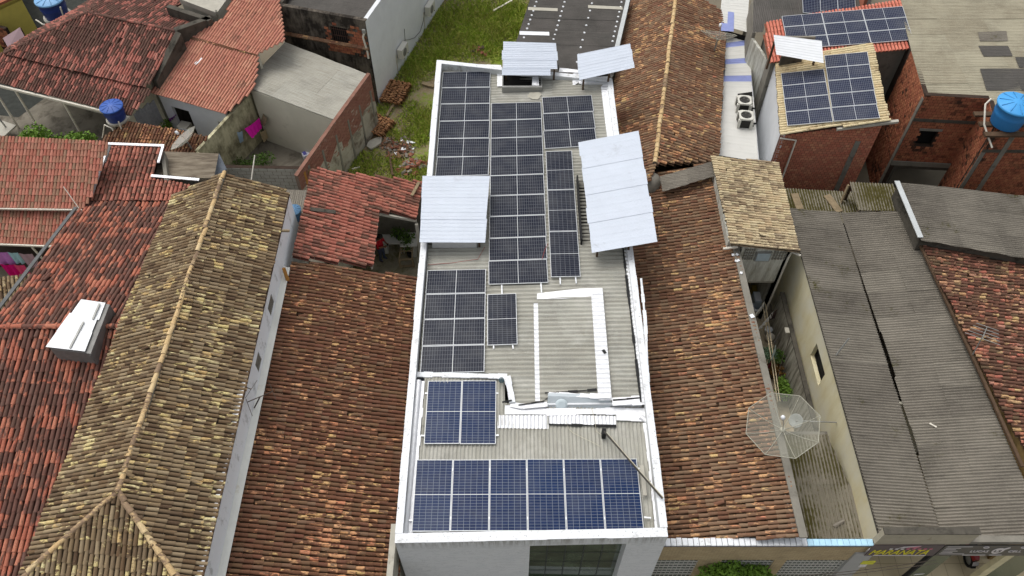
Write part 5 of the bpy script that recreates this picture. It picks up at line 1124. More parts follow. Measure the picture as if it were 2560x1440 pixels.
# ------------------------------------------------------------------ courtyard, yard, lot
CY = thing('courtyard_house', 'white-walled back room with brown door at the end of the courtyard', 'house', (-5.2, 24.5, 0))
yb2 = 24.35
dx0 = atY(963, 560, yb2).x; dx1 = atY(986, 560, yb2).x
wall(CY, (-7.4, yb2), (-3.5, yb2), 0, 3.0, plain('grey_white_wall', srgb(226, 226, 222), .9, var=.05, dirt=srgb(150, 148, 140), dirt_at=.62), .12, holes=[(dx0 + 7.4, dx1 + 7.4, .02, 2.1)])
MB().box(dx0, yb2 + .06, .02, dx1, yb2 + .1, 2.1).build('door', plain('brown_door', srgb(104, 86, 70), .6, var=.1), CY)
wall(CY, (-7.0, 18.3), (-7.0, yb2), 0, 3.25, CREAMW, .12, side=1, name='side_wall')
m = MB(); a, b = PLB.px(948, 530), PLB.px(932, 668); strip(m, [a - V((.05, 0, .14)), b - V((.05, 0, .14))], .06, .12); m.build('eave_beam', CONCP, L1B)
a, b = PLB.px(948, 530), PLB.px(1041, 547); strip(MB(), [a - V((0, .02, .16)), b - V((0, .02, .16))], .08, .12).build('eave_beam', CONCP, L1B)
for p in (PLB.px(1040, 552),): MB().box(p.x - .06, p.y - .06, 0, p.x + .06, p.y + .06, p.z - .2).build('post', CONCP, L1B)
wall(L1B, xy(PLB.px(786, 424)), xy(PLB.px(1050, 460)), 0, 4.55, CONC, .12, z1b=3.1, side=-1, name='rear_wall')
wall(L1B, xy(PLB.px(766, 505)), xy(PLB.px(786, 424)), 0, 4.5, CONC, .12, side=-1, name='side_wall')
# plank on the red roof, loose boards at its corner
strip(MB(), [PLB.px(775, 528) + PLB.n * .12, PLB.px(838, 536) + PLB.n * .12], .18, .03).build('roof_plank', CONCD, L1B)
strip(MB(), [PLB.px(1028, 495) + PLB.n * .12, PLB.px(1046, 462) + PLB.n * .14], .12, .06).build('loose_board', WOOD, L1B)
CTR = thing('washing_counter', 'white tiled washing counter along the courtyard back wall', 'counter', (-4.9, 23.8, 0))
TW = plain('white_tile', srgb(218, 218, 212), .35, .5, var=.04)
a, b = at(953, 590, .85), at(1003, 606, .85); MB().box(a.x, b.y - .05, .78, b.x + .1, a.y + .1, .85).build('slab', TW, CTR)
MB().box(a.x + .1, b.y + .05, 0, a.x + .25, a.y, .777).build('pier', TW, CTR); MB().box(b.x - .1, b.y + .05, 0, b.x + .05, a.y, .777).build('pier', TW, CTR)
a2, b2 = at(1003, 590, .9), at(1042, 615, .9); MB().box(a2.x, b2.y, .83, b2.x, a2.y + .2, .9).build('slab', TW, CTR); MB().box(b2.x - .3, b2.y + .1, 0, b2.x - .1, a2.y, .83).build('pier', TW, CTR)
LEAF = plain('leaf_green', (0.075, 0.14, 0.022), .75, var=.45, scale=14); LEAFD = plain('leaf_dark', (0.05, 0.085, 0.025), .8, var=.4, scale=14); LEAFB = plain('leaf_bright', (0.12, 0.22, 0.025), .7, var=.4, scale=10)
POT = plain('clay_pot', srgb(120, 76, 56), .9); POTB = plain('black_pot', (.03, .03, .035), .7)
def potplant(label, px, py, z, r, mat, n=160, name='potted_plant', pot=POTB, h=None, leaf=.12, seed=1):
    c = at(px, py, z); t = thing(name, label, 'plant', (c.x, c.y, 0 if h is None else h)); rg = random.Random(seed); b0 = 0 if h is None else h
    MB().lathe((c.x, c.y, b0), [(0, 0), (r * .35, 0), (r * .5, .28), (r * .44, .28), (r * .4, .2), (0, .2)], 12).build('pot', pot, t)
    MB().tube([(c.x, c.y, b0 + .18), (c.x, c.y, z)], .02, 5).build('stem', WOODD, t)
    leaf_cloud(MB(), (c.x, c.y, z), r, r, r * .75, n, leaf, rg, .1).build('foliage', mat, t); return t
potplant('dark potted fern left on the courtyard counter', 993, 583, 1.15, .28, LEAF, 110, h=.85, leaf=.12, seed=1)
potplant('spreading potted plant at the right on the courtyard counter', 1016, 592, 1.15, .34, LEAF, 130, h=.9, leaf=.13, seed=2)
potplant('small potted plant in a black bucket beside the timber frame', 1021, 612, .8, .28, LEAF, 90, leaf=.11, seed=3)
FRM = thing('timber_frame', 'pale empty timber table frame standing on the mossy courtyard floor', 'table frame', (-4.3, 22.8, 0))
ft = [at(1003, 605, .8), at(1030, 605, .8), at(1031, 648, .55), at(998, 650, .55)]
for i in range(4):
    p = ft[i]; MB().box(p.x - .035, p.y - .035, 0, p.x + .035, p.y + .035, p.z).build('leg', WOOD, FRM)
for i in range(4): strip(MB(), [ft[i] - V((0, 0, .02)), ft[(i + 1) % 4] - V((0, 0, .02))], .06, .06).build('rail', WOOD, FRM)
mid = [(ft[0] + ft[3]) / 2, (ft[1] + ft[2]) / 2]; strip(MB(), [mid[0] - V((0, 0, .03)), mid[1] - V((0, 0, .03))], .06, .05).build('rail', WOOD, FRM)
strip(MB(), [V((ft[3].x, ft[3].y, .08)), V((ft[2].x, ft[2].y, .08))], .09, .06).build('rail', WOOD, FRM)
# person in red shirt looking at a phone
def person():
    bx_, by_ = at(957, 650, 0).x, at(957, 650, 0).y
    t = thing('person', 'person in red t-shirt and jeans looking down at a phone in the courtyard', 'person', (bx_, by_, 0))
    # joints (x = facing right/front, y = left); z up, metres
    J = {'pel': (0, 0, .90, .14), 'wst': (.0, 0, 1.05, .135), 'chs': (-.01, 0, 1.25, .16), 'shc': (.0, 0, 1.40, .12), 'nk': (.05, 0, 1.47, .058), 'hd0': (.10, 0, 1.55, .085), 'hd1': (.13, 0, 1.63, .098), 'hd2': (.14, 0, 1.69, .07)}
    E = [('pel', 'wst'), ('wst', 'chs'), ('chs', 'shc'), ('shc', 'nk'), ('nk', 'hd0'), ('hd0', 'hd1'), ('hd1', 'hd2')]
    for s, n in ((1, 'l'), (-1, 'r')):
        J.update({n + 'sh': (.0, .19 * s, 1.37, .075), n + 'el': (.06, .25 * s, 1.11, .05), n + 'wr': (.27, .12 * s, 1.16, .034), n + 'hp': (.34, .085 * s, 1.19, .036),
                  n + 'hip': (0, .09 * s, .86, .105), n + 'kn': (.03 + .02 * s, .10 * s, .47, .068), n + 'an': (-.01 + .04 * s, .10 * s, .09, .048), n + 'hee': (-.05 + .04 * s, .10 * s, .05, .05), n + 'toe': (.15 + .04 * s, .12 * s, .045, .042)})
        E += [('shc', n + 'sh'), (n + 'sh', n + 'el'), (n + 'el', n + 'wr'), (n + 'wr', n + 'hp'), ('pel', n + 'hip'), (n + 'hip', n + 'kn'), (n + 'kn', n + 'an'), (n + 'an', n + 'toe'), (n + 'an', n + 'hee')]
        for f in range(4):
            J[f'{n}f{f}a'] = (.395, (.055 + .022 * f) * s, 1.205 - .006 * f, .0105); J[f'{n}f{f}b'] = (.425 - .006 * f, (.045 + .022 * f) * s, 1.235, .0095)
            E += [(n + 'hp', f'{n}f{f}a'), (f'{n}f{f}a', f'{n}f{f}b')]
        J[n + 'ta'] = (.35, .045 * s, 1.225, .012); J[n + 'tb'] = (.385, .03 * s, 1.245, .0105); E += [(n + 'hp', n + 'ta'), (n + 'ta', n + 'tb')]
    names = list(J); idx = {k_: i for i, k_ in enumerate(names)}
    me = bpy.data.meshes.new('body'); me.from_pydata([J[k_][:3] for k_ in names], [(idx[a], idx[b]) for a, b in E], [])
    o = bpy.data.objects.new('body_tmp', me); COL.objects.link(o); md = o.modifiers.new('skin', 'SKIN'); md.use_smooth_shade = True
    for i, k_ in enumerate(names):
        sv = me.skin_vertices[0].data[i]; r = J[k_][3]; sv.radius = (r, r * (1.25 if k_ in ('chs', 'wst', 'pel', 'shc') else 1)); sv.use_root = (k_ == 'pel')
    md2 = o.modifiers.new('sub', 'SUBSURF'); md2.levels = 1; md2.render_levels = 1
    bpy.context.view_layer.update(); dg = bpy.context.evaluated_depsgraph_get(); m2 = bpy.data.meshes.new_from_object(o.evaluated_get(dg)); bpy.data.objects.remove(o)
    SK, SHT, JN, SHO = plain('skin', srgb(150, 104, 80), .6), plain('red_shirt', srgb(190, 28, 44), .85, var=.1), plain('jeans', srgb(74, 82, 104), .9, var=.15), plain('shoe', srgb(60, 50, 46), .8)
    m2.materials.clear()
    for x in (SK, SHT, JN, SHO): m2.materials.append(x)
    for p in m2.polygons:
        c = p.center; z = c.z
        if z > 1.445: k_ = 0
        elif z > .93 and not (c.x > .10 and z < 1.3 and abs(c.y) < .3 and c.x > .12): k_ = 1
        elif z > .93: k_ = 0
        elif z > .09: k_ = 2
        else: k_ = 3
        p.material_index = k_; p.use_smooth = True
    b = obj('body', m2, t); b.location = (0, 0, 0); b.rotation_euler = (0, 0, radians(-25))
    R = Matrix.Rotation(radians(-25), 4, 'Z')
    hm = MB(); hm.lathe((.105, 0, 1.62), [(.112, -.02), (.115, .05), (.10, .10), (.06, .135), (0, .145)], 14, axis=(-.15, 0, 1)); h_ = hm.build('hair', plain('black_hair', (.02, .017, .015), .7), t); h_.location = (0, 0, 0); h_.rotation_euler = (0, 0, radians(-25))
    f = MB(); 
    for s in (-1, 1): f.lathe((.222, .033 * s, 1.62), [(.012, 0), (.0, .006)], 8, axis=(1, 0, 0)); 
    f.obox((.215, -.012, 1.585), (.03, 0, 0), (0, .024, 0), (0, 0, .035)); f.obox((.212, -.022, 1.548), (.008, 0, 0), (0, .044, 0), (0, 0, .008))
    fo = f.build('face_features', plain('face_dark', srgb(96, 62, 50), .7), t); fo.location = (0, 0, 0); fo.rotation_euler = (0, 0, radians(-25))
    ph = thing('phone', 'small dark phone held in the hands of the person in red', 'phone', (bx_, by_, 1.22)); mm = MB(); mm.obox((-.035, -.04, 0), (.07, 0, .02), (0, .08, 0), (-.002, 0, .012)); po = mm.build('phone_body', BLACK, ph)
    po.location = R @ V((.415, 0, .02)); po.rotation_euler = (0, 0, radians(-25))
person()
# dividing walls of the washing yard
BRICKW = brick_mat('weathered_brick', [srgb(150, 104, 90), srgb(160, 116, 100), srgb(138, 92, 80), srgb(168, 132, 114)], srgb(186, 178, 166), 0.60); MORTARW = plain('mortar_pale', srgb(120, 104, 92), .95, var=.2)
W1 = thing('brick_boundary_wall', 'long brick wall with peeling plaster between the washing yard and the vacant lot', 'wall', (-8, 29, 0))
a, b, c = at(926, 184, 3.35), at(842, 300, 3.2), at(744, 440, 2.6)
wA = brick_wall(W1, xy(c), xy(b), 1.1, 2.6, BRICKW, MORTARW, bw=.24, bh=.095, z1b=3.2, keep=220, seed=21, gap=.012)
wB = brick_wall(W1, xy(b), xy(a), 1.3, 3.2, BRICKW, MORTARW, bw=.24, bh=.095, z1b=3.35, keep=220, seed=22, gap=.012)
PLAS = plain('peeling_plaster', srgb(170, 164, 150), .95, var=.15, scale=2, dirt=srgb(112, 100, 86), dirt_at=.5)
wall(W1, xy(c), xy(b), 0, 1.1, PLAS, .2, name='plaster_base'); wall(W1, xy(b), xy(a), 0, 1.3, PLAS, .2, name='plaster_base')
for (p, q, n_) in ((c, b, 5), (b, a, 4)):
    rg = random.Random(n_); D = V((q.x - p.x, q.y - p.y, 0)); L_ = D.length; x_ = D / L_; nr = V((x_.y, -x_.x, 0))
    pts = [V((p.x, p.y, 1.0)) + nr * .004 + x_ * 0]
    top = [V((p.x, p.y, 0)) + x_ * (L_ * i / 9) + nr * .003 + V((0, 0, 1.3 + .55 * rg.random() + (.25 * i / 9))) for i in range(10)]
    MB().prism([V((p.x, p.y, .9)) + nr * .003, V((q.x, q.y, .9)) + nr * .003] + top[::-1], nr * .014).build('plaster_patch', PLAS, W1)
    for i in (2, 5, 8): MB().obox(V((p.x, p.y, 0)) + x_ * (L_ * i / 9) + nr * .002, x_ * .12, nr * .03, V((0, 0, 2.55))).build('post', CONC, W1)
strip(MB(), [c + V((-.08, 0, .003)), b + V((-.08, 0, .003)), a + V((-.08, 0, .003))], .17, .03).build('coping', plain('red_coping', srgb(134, 98, 84), .9, var=.25), W1)
W2 = thing('mould_stained_wall', 'cream dividing wall streaked with black mould behind the pink towel', 'wall', (-13, 29, 0))
k = NT('mould_cream_wall'); P = k.pos(); v_ = k.math('ADD', k.math('MULTIPLY', k.noise(1.2, 6, .7), .6), k.math('MULTIPLY', k.noise(1, 4, .7, k.scaled(P, (4, 4, .8))), .4))
MCW = k.done(k.mix(k.step(v_, .42, .6), srgb(206, 200, 166), srgb(122, 116, 92)), .95, .1)
a, b = at(627, 233, 2.8), at(494, 378, 2.6); b3 = at(556, 424, 2.2)
wall(W2, xy(b), xy(a), 0, 2.6, MCW, .15, z1b=2.8); wall(W2, xy(b3), xy(b), 0, 2.3, MCW, .12, z1b=2.6, name='wall_end')
W3 = thing('block_wall', 'pale grey concrete block wall at the near side of the washing yard', 'wall', (-11, 25.5, 0))
a, b = at(556, 419, 2.3), at(756, 423, 2.3)
brick_wall(W3, xy(a), xy(b), 0, 2.3, plain('grey_block', srgb(168, 166, 156), .95, var=.12, dirt=srgb(120, 116, 104)), MORTARD, bw=.42, bh=.21, keep=120, seed=24, gap=.014, proud=.008)
MB().box(b.x, b.y - .15, 0, b.x + .55, b.y, 2.35).build('brown_return', plain('brown_render', srgb(128, 104, 74), .95, var=.2), W3)
MB().tube([(b.x + .12, b.y - .3, 0), (b.x + .12, b.y - .3, 2.45)], .09, 10).build('clay_pipe', plain('ochre_pipe', srgb(170, 122, 60), .8), W3)
SR = thing('corrugated_patch', 'small grey corrugated lean-to between white gable and red roof', 'roof sheet', (-8.5, 23.5, 0))
PSR = Plane((722, 478, 3.1), (770, 480, 3.1), (745, 590, 3.0))
fibro_roof(SR, PSR, [PSR.px(716, 474), PSR.px(772, 476), PSR.px(768, 508), PSR.px(744, 612), PSR.px(716, 560)], (0, -1, -.05), FB_DARK, pitch=.085, amp=.013, W=.8, L=1.6, seed=41)
for q in ((722, 482), (764, 484)):
    p = PSR.px(*q); MB().box(p.x - .05, p.y - .05, 0, p.x + .05, p.y + .05, p.z - .03).build('post', WOODD, SR)
SH2 = thing('tiled_shed', 'small brown-tiled shed roof carrying a mesh dish behind the white flashing', 'shed', (-16, 28, 0))
PS2 = Plane((325, 308, 2.7), (519, 345, 2.7), (300, 355, 2.35))
d_ = PS2.px(519, 345) - PS2.px(325, 308); dp = V((d_.y, -d_.x, 0)).normalized()
tile_roof(SH2, PS2, [PS2.px(318, 307), PS2.px(430, 325), PS2.px(521, 345), PS2.px(486, 388), PS2.px(264, 372), PS2.px(261, 346)], (dp.x, dp.y, -.3), .15, .3, T_BROWN, CH_BROWN, seed=44)
a, b = PS2.px(325, 312), PS2.px(512, 347); wall(SH2, xy(a), xy(b), 0, 2.6, CONCD, .12, side=1)
# laundry in the yard
def cloth(label, pts, mat, name='towel', cat='laundry', thick=.006, folds=4, parent=None):
    """hanging cloth: first two points the top edge, last two the bottom"""
    A, B, C, D = [V(p) for p in pts]; nrm = (B - A).cross(D - A).normalized(); m = MB(); N, K = 12, 5; vs = []
    for j in range(K + 1):
        for i in range(N + 1):
            f, g_ = i / N, j / K; p = (A * (1 - f) + B * f) * (1 - g_) + (D * (1 - f) + C * f) * g_
            vs.append(p + nrm * (.035 * sin(f * folds * 2 * pi + j * .3) * (.3 + g_)) + V((0, 0, -.05 * sin(pi * f) * (1 - g_))))
    n0 = len(vs); fs = [(j * (N + 1) + i, j * (N + 1) + i + 1, (j + 1) * (N + 1) + i + 1, (j + 1) * (N + 1) + i) for j in range(K) for i in range(N)]
    m.add(vs, fs, True); m.add([v - nrm * thick for v in vs], [f[::-1] for f in fs], True)
    return m.build(name, mat, None, label, cat)
def fab(n, r, g_, b): return plain('fabric_' + n, srgb(r, g_, b), .9, .1, var=.08, scale=6)
cloth('hot pink towel hung in the yard against the mouldy wall', [at(611, 322, 1.8), at(648, 294, 1.8), at(656, 318, 1.25), at(631, 346, 1.25)], fab('pink', 222, 38, 168))
cloth('pale blue striped cloth left of the hot pink towel', [at(592, 330, 1.7), at(606, 326, 1.7), at(609, 352, 1.05), at(600, 358, 1.05)], fab('paleblue', 176, 196, 212))
cloth('brown patterned mat hung on the cream house corner', [at(658, 284, 1.9), at(668, 297, 1.9), at(660, 315, 1.35), at(650, 302, 1.35)], fab('brownmat', 148, 136, 112))
cloth('cream ring-patterned rug leaning in the yard', [at(650, 330, 1.0), at(664, 322, 1.0), at(671, 344, .3), at(660, 356, .3)], fab('rug', 186, 168, 134))
bd = thing('board', 'brown board leaning against the cream house wall in the yard', 'board', tuple(at(760, 360, 0))); a = at(757, 362, .02)
MB().obox(a, (.42, -.12, 0), (.03, .1, 0), (0, .12, .62)).build('panel', plain('brown_board', srgb(140, 106, 86), .8), bd)
bg_ = thing('rubbish_bags', 'pale plastic bags heaped against the brick wall in the yard', 'bags', tuple(at(778, 385, 0)))
for i, (x, y, r) in enumerate(((776, 374, .28), (786, 370, .22), (781, 381, .2))):
    c = at(x, y, .2); MB().lathe((c.x, c.y, 0), [(r * .7, 0), (r, r * .5), (r * .8, r), (r * .2, r * 1.3), (0, r * 1.35)], 10).build('bag', plain('white_plastic', srgb(206, 208, 214), .4, .5, var=.1), bg_)
bxx = thing('carton', 'blue and white carton box beside the plastic bags', 'box', tuple(at(768, 392, 0))); c = at(768, 390, .1)
MB().cbox((c.x, c.y, .01), .42, .3, .26, .5).build('box_body', plain('carton_white', srgb(214, 214, 222), .7), bxx); MB().cbox((c.x - .1, c.y + .02, .272), .16, .26, .004, .5).build('print', plain('carton_blue', srgb(96, 96, 168), .7), bxx)
def shrub(label, pxs, mat, leaf=.14, seed=1, name='shrub', dens=1.0, trunk=True):
    rg = random.Random(seed); c0 = at(pxs[0][0], pxs[0][1], pxs[0][2]); t = thing(name, label, 'shrub', (c0.x, c0.y, 0)); m = MB(); tm = MB()
    for (x, y, z, r) in pxs:
        c = at(x, y, z); leaf_cloud(m, c, r, r, r * .8, int(260 * r * r * dens / (leaf * leaf) * .05) + 40, leaf, rg, .15)
        if trunk: tm.tube([(c0.x, c0.y, 0), (c.x * .5 + c0.x * .5, c.y * .5 + c0.y * .5, z * .5), c], .035, 5, r1=.012)
    m.build('foliage', mat, t)
    if trunk: tm.build('trunk', WOODD, t)
    return t
shrub('yellow-green weeds at the near edge of the washing yard', [(645, 405, .5, .5), (665, 395, .6, .4), (600, 410, .35, .35), (630, 412, .4, .35)], LEAF, .1, 5, dens=.8)
shrub('bright bush behind the pinkish roof at the left edge', [(88, 338, 2.0, .6), (72, 346, 1.7, .5), (108, 346, 1.7, .5)], LEAFB, .16, 6, dens=2.0)
shrub('row of bright low bushes behind the pinkish roof', [(150, 352, 1.4, .38), (180, 350, 1.5, .42), (205, 347, 1.7, .42), (222, 350, 1.5, .35)], LEAFB, .15, 7, dens=2.0)
shrub('small bright bush under the orange roof eave', [(405, 315, .9, .4), (420, 312, .8, .35)], LEAFB, .12, 8)
# ------------------------------------------------------------------ vacant lot
rg = random.Random(99)
def inpoly(x, y, poly):
    c = False
    for i in range(len(poly)):
        (a, b), (d, e) = poly[i], poly[i - 1]
        if (b > y) != (e > y) and x < (d - a) * (y - b) / (e - b) + a: c = not c
    return c
clumps = []   # grass clumps as the photo shows them: (px, py, radius, strength)
for (x, y, r) in ((1040, 310, 1.1), (1055, 290, .9), (1065, 330, .8), (1030, 340, .7), (1075, 300, .8), (1020, 195, .9), (1035, 170, 1.1), (1060, 150, 1.2), (1010, 215, .6), (1080, 110, 1.3), (1120, 60, 1.4), (1160, 40, 1.6), (1200, 60, 1.6), (1240, 30, 1.6), (1280, 50, 1.4), (1250, 80, 1.4), (1300, 20, 1.2), (1150, 100, 1.3), (1210, 100, 1.3), (1100, 140, 1.0), (1270, 100, 1.0), (955, 275, .5), (900, 400, .6), (880, 375, .5), (930, 400, .7), (945, 425, .9), (990, 430, .7), (1040, 440, .8), (905, 425, .6), (985, 405, .4), (870, 410, .5), (1055, 430, .5), (890, 355, .4), (1025, 260, .4), (1190, 20, 1.6), (1090, 70, 1), (1130, 130, 1.0), (1050, 350, .4), (1060, 400, .4), (980, 330, .3), (1000, 345, .3), (1180, 130, .8), (1230, 130, .7), (1300, 70, .8)):
    clumps.append((at(x, y, .1), r))
vs, fs = [], []
for c, r in clumps:
    for _ in range(int(470 * r * r) + 50):
        a = rg.uniform(0, 2 * pi); q = r * sqrt(rg.random()) * 1.15; x, y = c.x + q * cos(a), c.y + q * sin(a)
        if not inpoly(x, y, LOT): continue
        h = rg.uniform(.12, .34) * (1.25 - .6 * q / r); w_ = rg.uniform(.014, .03); b = rg.uniform(0, 2 * pi); lx, ly = rg.gauss(0, .14), rg.gauss(0, .14); n0 = len(vs)
        vs += [(x - w_ * cos(b), y - w_ * sin(b), 0), (x + w_ * cos(b), y + w_ * sin(b), 0), (x + lx * .5 + w_ * .7 * cos(b), y + ly * .5 + w_ * .7 * sin(b), h * .65), (x + lx, y + ly, h)]; fs += [(n0, n0 + 1, n0 + 2), (n0, n0 + 2, n0 + 3)]
for _ in range(3500):
    x, y = rg.uniform(-9, 3), rg.uniform(25, 45)
    if not inpoly(x, y, LOT) or sin(x * 1.7 + 1) * sin(y * 1.1) + .3 * sin(x * 5) < -.1: continue
    h = rg.uniform(.04, .14); b = rg.uniform(0, 2 * pi); w_ = .015; n0 = len(vs)
    vs += [(x - w_ * cos(b), y - w_ * sin(b), 0), (x + w_ * cos(b), y + w_ * sin(b), 0), (x + rg.gauss(0, .06), y + rg.gauss(0, .06), h)]; fs.append((n0, n0 + 1, n0 + 2))
k = NT('grass_blades'); r_ = k.n('NewGeometry').outputs['Random Per Island']
GRASS = k.done(k.mix(k.noise(.8, 4, .6), k.ramp(r_, [(0, srgb(124, 160, 40)), (.5, srgb(156, 186, 58)), (1, srgb(182, 184, 92))]), k.ramp(r_, [(0, srgb(112, 126, 46)), (1, srgb(164, 152, 92))])), .8, .15)
gme = bpy.data.meshes.new('grass'); gme.from_pydata(vs, [], fs); gme.materials.append(GRASS)
obj('grass', gme, None, 'green grass and weeds growing over the vacant lot', 'grass', kind='stuff')
# rubble, broken bricks
def rubble(name, label, spots, mats, n, smin, smax, seed, kind='stuff', z=.0):
    rr = random.Random(seed); vsf = {i: MB() for i in range(len(mats))}
    for _ in range(n):
        (px, py, r) = rr.choice(spots); c = at(px, py, 0); a = rr.uniform(0, 2 * pi); q = r * sqrt(rr.random()); s = [rr.uniform(smin, smax) for _ in range(3)]
        e = Matrix.Rotation(rr.uniform(0, 6), 3, 'Z') @ Matrix.Rotation(rr.gauss(0, .5), 3, 'X') @ Matrix.Rotation(rr.gauss(0, .4), 3, 'Y')
        o = V((c.x + q * cos(a), c.y + q * sin(a), rr.uniform(0, .18) * (1 - q / r)))
        vsf[rr.randrange(len(mats))].obox(o, e @ V((s[0] * 1.5, 0, 0)), e @ V((0, s[1], 0)), e @ V((0, 0, s[2] * .5)))
    t = thing(name, label, 'rubble', tuple(at(spots[0][0], spots[0][1], 0)))
    for i, mt in enumerate(mats):
        if vsf[i].v: vsf[i].build('rubble_pieces', mt, t, kind='stuff')
    return t
RB = [plain('rubble_brick', srgb(142, 92, 74), .95, var=.3, scale=8), plain('rubble_tile', srgb(140, 108, 84), .95, var=.3, scale=8), plain('rubble_grey', srgb(136, 130, 122), .95, var=.2), plain('rubble_dark', srgb(88, 76, 62), .95, var=.3)]
rubble('tile_rubble', 'heap of broken clay tile and stones in the vacant lot', [(985, 372, .75), (1000, 380, .7), (1010, 365, .5), (975, 362, .4)], RB[1:] + RB[:1] + RB[1:2], 240, .05, .15, 31)
rubble('brick_rubble', 'flat scatter of broken red bricks beside the solar building wall', [(1030, 410, .5), (1045, 420, .45), (1020, 425, .4)], [RB[0], RB[0], RB[2]], 85, .1, .2, 32)
rubble('brick_rubble', 'small heap of red bricks in the grass behind the solar roof', [(1195, 125, .45), (1205, 130, .4)], [RB[0], RB[3]], 30, .08, .16, 33)
for i, (x, y) in enumerate(((1005, 352), (1020, 356), (1031, 357), (1033, 373), (990, 384), (1008, 373), (1052, 403))):
    p = at(x, y, .12); s = .08 + .03 * (i % 3); e = Matrix.Rotation(i * 1.3, 3, 'Z') @ Matrix.Rotation(.3, 3, 'X'); b_ = MB()
    b_.prism([p + e @ V(v) for v in ((-s, -s * .6, 0), (s, -s * .4, 0), (s * .6, s * .7, 0), (-s * .5, s * .5, 0))], (0, 0, .04)); b_.build('broken_tile', STW, None, ['farthest white tile shard behind the rubble heap', 'white tile shard in the pair right behind the rubble, left one', 'white tile shard in the pair right behind the rubble, right one', 'grey-white tile shard on the right flank of the rubble', 'white tile shard at the near left of the rubble', 'white tile shard in the middle of the rubble', 'white tile shard beside the red brick scatter'][i], 'tile shard', 'white tile shards on the rubble')
sl_ = thing('concrete_slab', 'pale broken concrete slab lying beside the stacked tiles', 'slab', tuple(at(935, 358, 0)))
MB().prism([at(*q, .1) for q in ((917, 368), (922, 356), (940, 348), (955, 344), (953, 360), (935, 372), (927, 375))], (0, 0, .1)).build('slab', CONCP, sl_)
def tile_stack(label, x0, y0_, x1, y1, rows, seed):
    """rows of clay tiles standing on edge"""
    rr = random.Random(seed); A, B = at(x0, y0_, 0), at(x1, y1, 0); t = thing('tile_stack', label, 'tile stack', tuple(A)); D = (B - A); L_ = D.length; x_ = D / L_; n_ = V((x_.y, -x_.x, 0))
    tm = MB(); seg = 5; R = .09; h_ = .42
    lo = [(cos(pi * k_ / seg) * R, sin(pi * k_ / seg) * R * .6, 0) for k_ in range(seg + 1)]; hi = [(p[0] * .85, p[1] * .85 + .02, h_) for p in lo]; li = [(p[0] * .82, p[1] * .7 - .008, h_) for p in lo]
    tm.add(lo + hi, [(k_, k_ + 1, seg + 2 + k_, seg + 1 + k_) for k_ in range(seg)], True); tm.add(hi + li, [(k_, k_ + 1, seg + 2 + k_, seg + 1 + k_) for k_ in range(seg)]); me = tm.mesh('stacked_tile', T_STACK)
    cnt = int(L_ / .058)
    for r in range(rows):
        for i in range(cnt):
            if rr.random() < .04: continue
            P = A + x_ * (i * .058 + rr.gauss(0, .01)) + n_ * (r * .2 + rr.gauss(0, .015)) + V((0, 0, rr.uniform(0, .02)))
            o = obj('stacked_tile', me, t); zax = (V((0, 0, 1)) - x_ * (.55 + rr.gauss(0, .08)) + n_ * rr.gauss(0, .05)).normalized(); yax = (x_ - zax * x_.dot(zax)).normalized(); xax = yax.cross(zax)
            M = Matrix(((xax.x, yax.x, zax.x, P.x - A.x), (xax.y, yax.y, zax.y, P.y - A.y), (xax.z, yax.z, zax.z, P.z - A.z), (0, 0, 0, 1))); o.matrix_local = M
T_STACK = tile_mat('stacked_tiles', [srgb(186, 140, 98), srgb(176, 124, 86), srgb(196, 152, 108)], [srgb(130, 92, 66), srgb(120, 84, 60)], thr=.58, k1=.5, k2=.4, kr=.3)
tile_stack('upper stack of clay tiles standing on edge by the white wall', 957, 258, 985, 206, 6, 1); tile_stack('lower stack of clay tiles on edge, partly collapsed, by the brick wall', 914, 330, 950, 292, 6, 2)
def beam(label, a, b, w_, mat, name='timber_beam', za=.06, zb_=.06):
    A, B = at(a[0], a[1], za), at(b[0], b[1], zb_); m = MB(); strip(m, [A, B], w_, .09); return m.build(name, mat, None, label, 'beam')
beam('grey timber beam lying beside the upper tile stack', (1013, 216), (967, 292), .12, WOOD); beam('thin timber propped in front of the rubble heap', (975, 398), (982, 440), .1, WOODD, zb_=.3)
beam('pale stick lying in the weeds near the red roof edge', (880, 425), (900, 420), .06, PVC); beam('long pale plank in the grass at the top of the lot', (1232, 30), (1280, 3), .1, PVC)
beam('bundle of pale laths by the solar building wall', (1056, 210), (1086, 218), .2, WOOD)
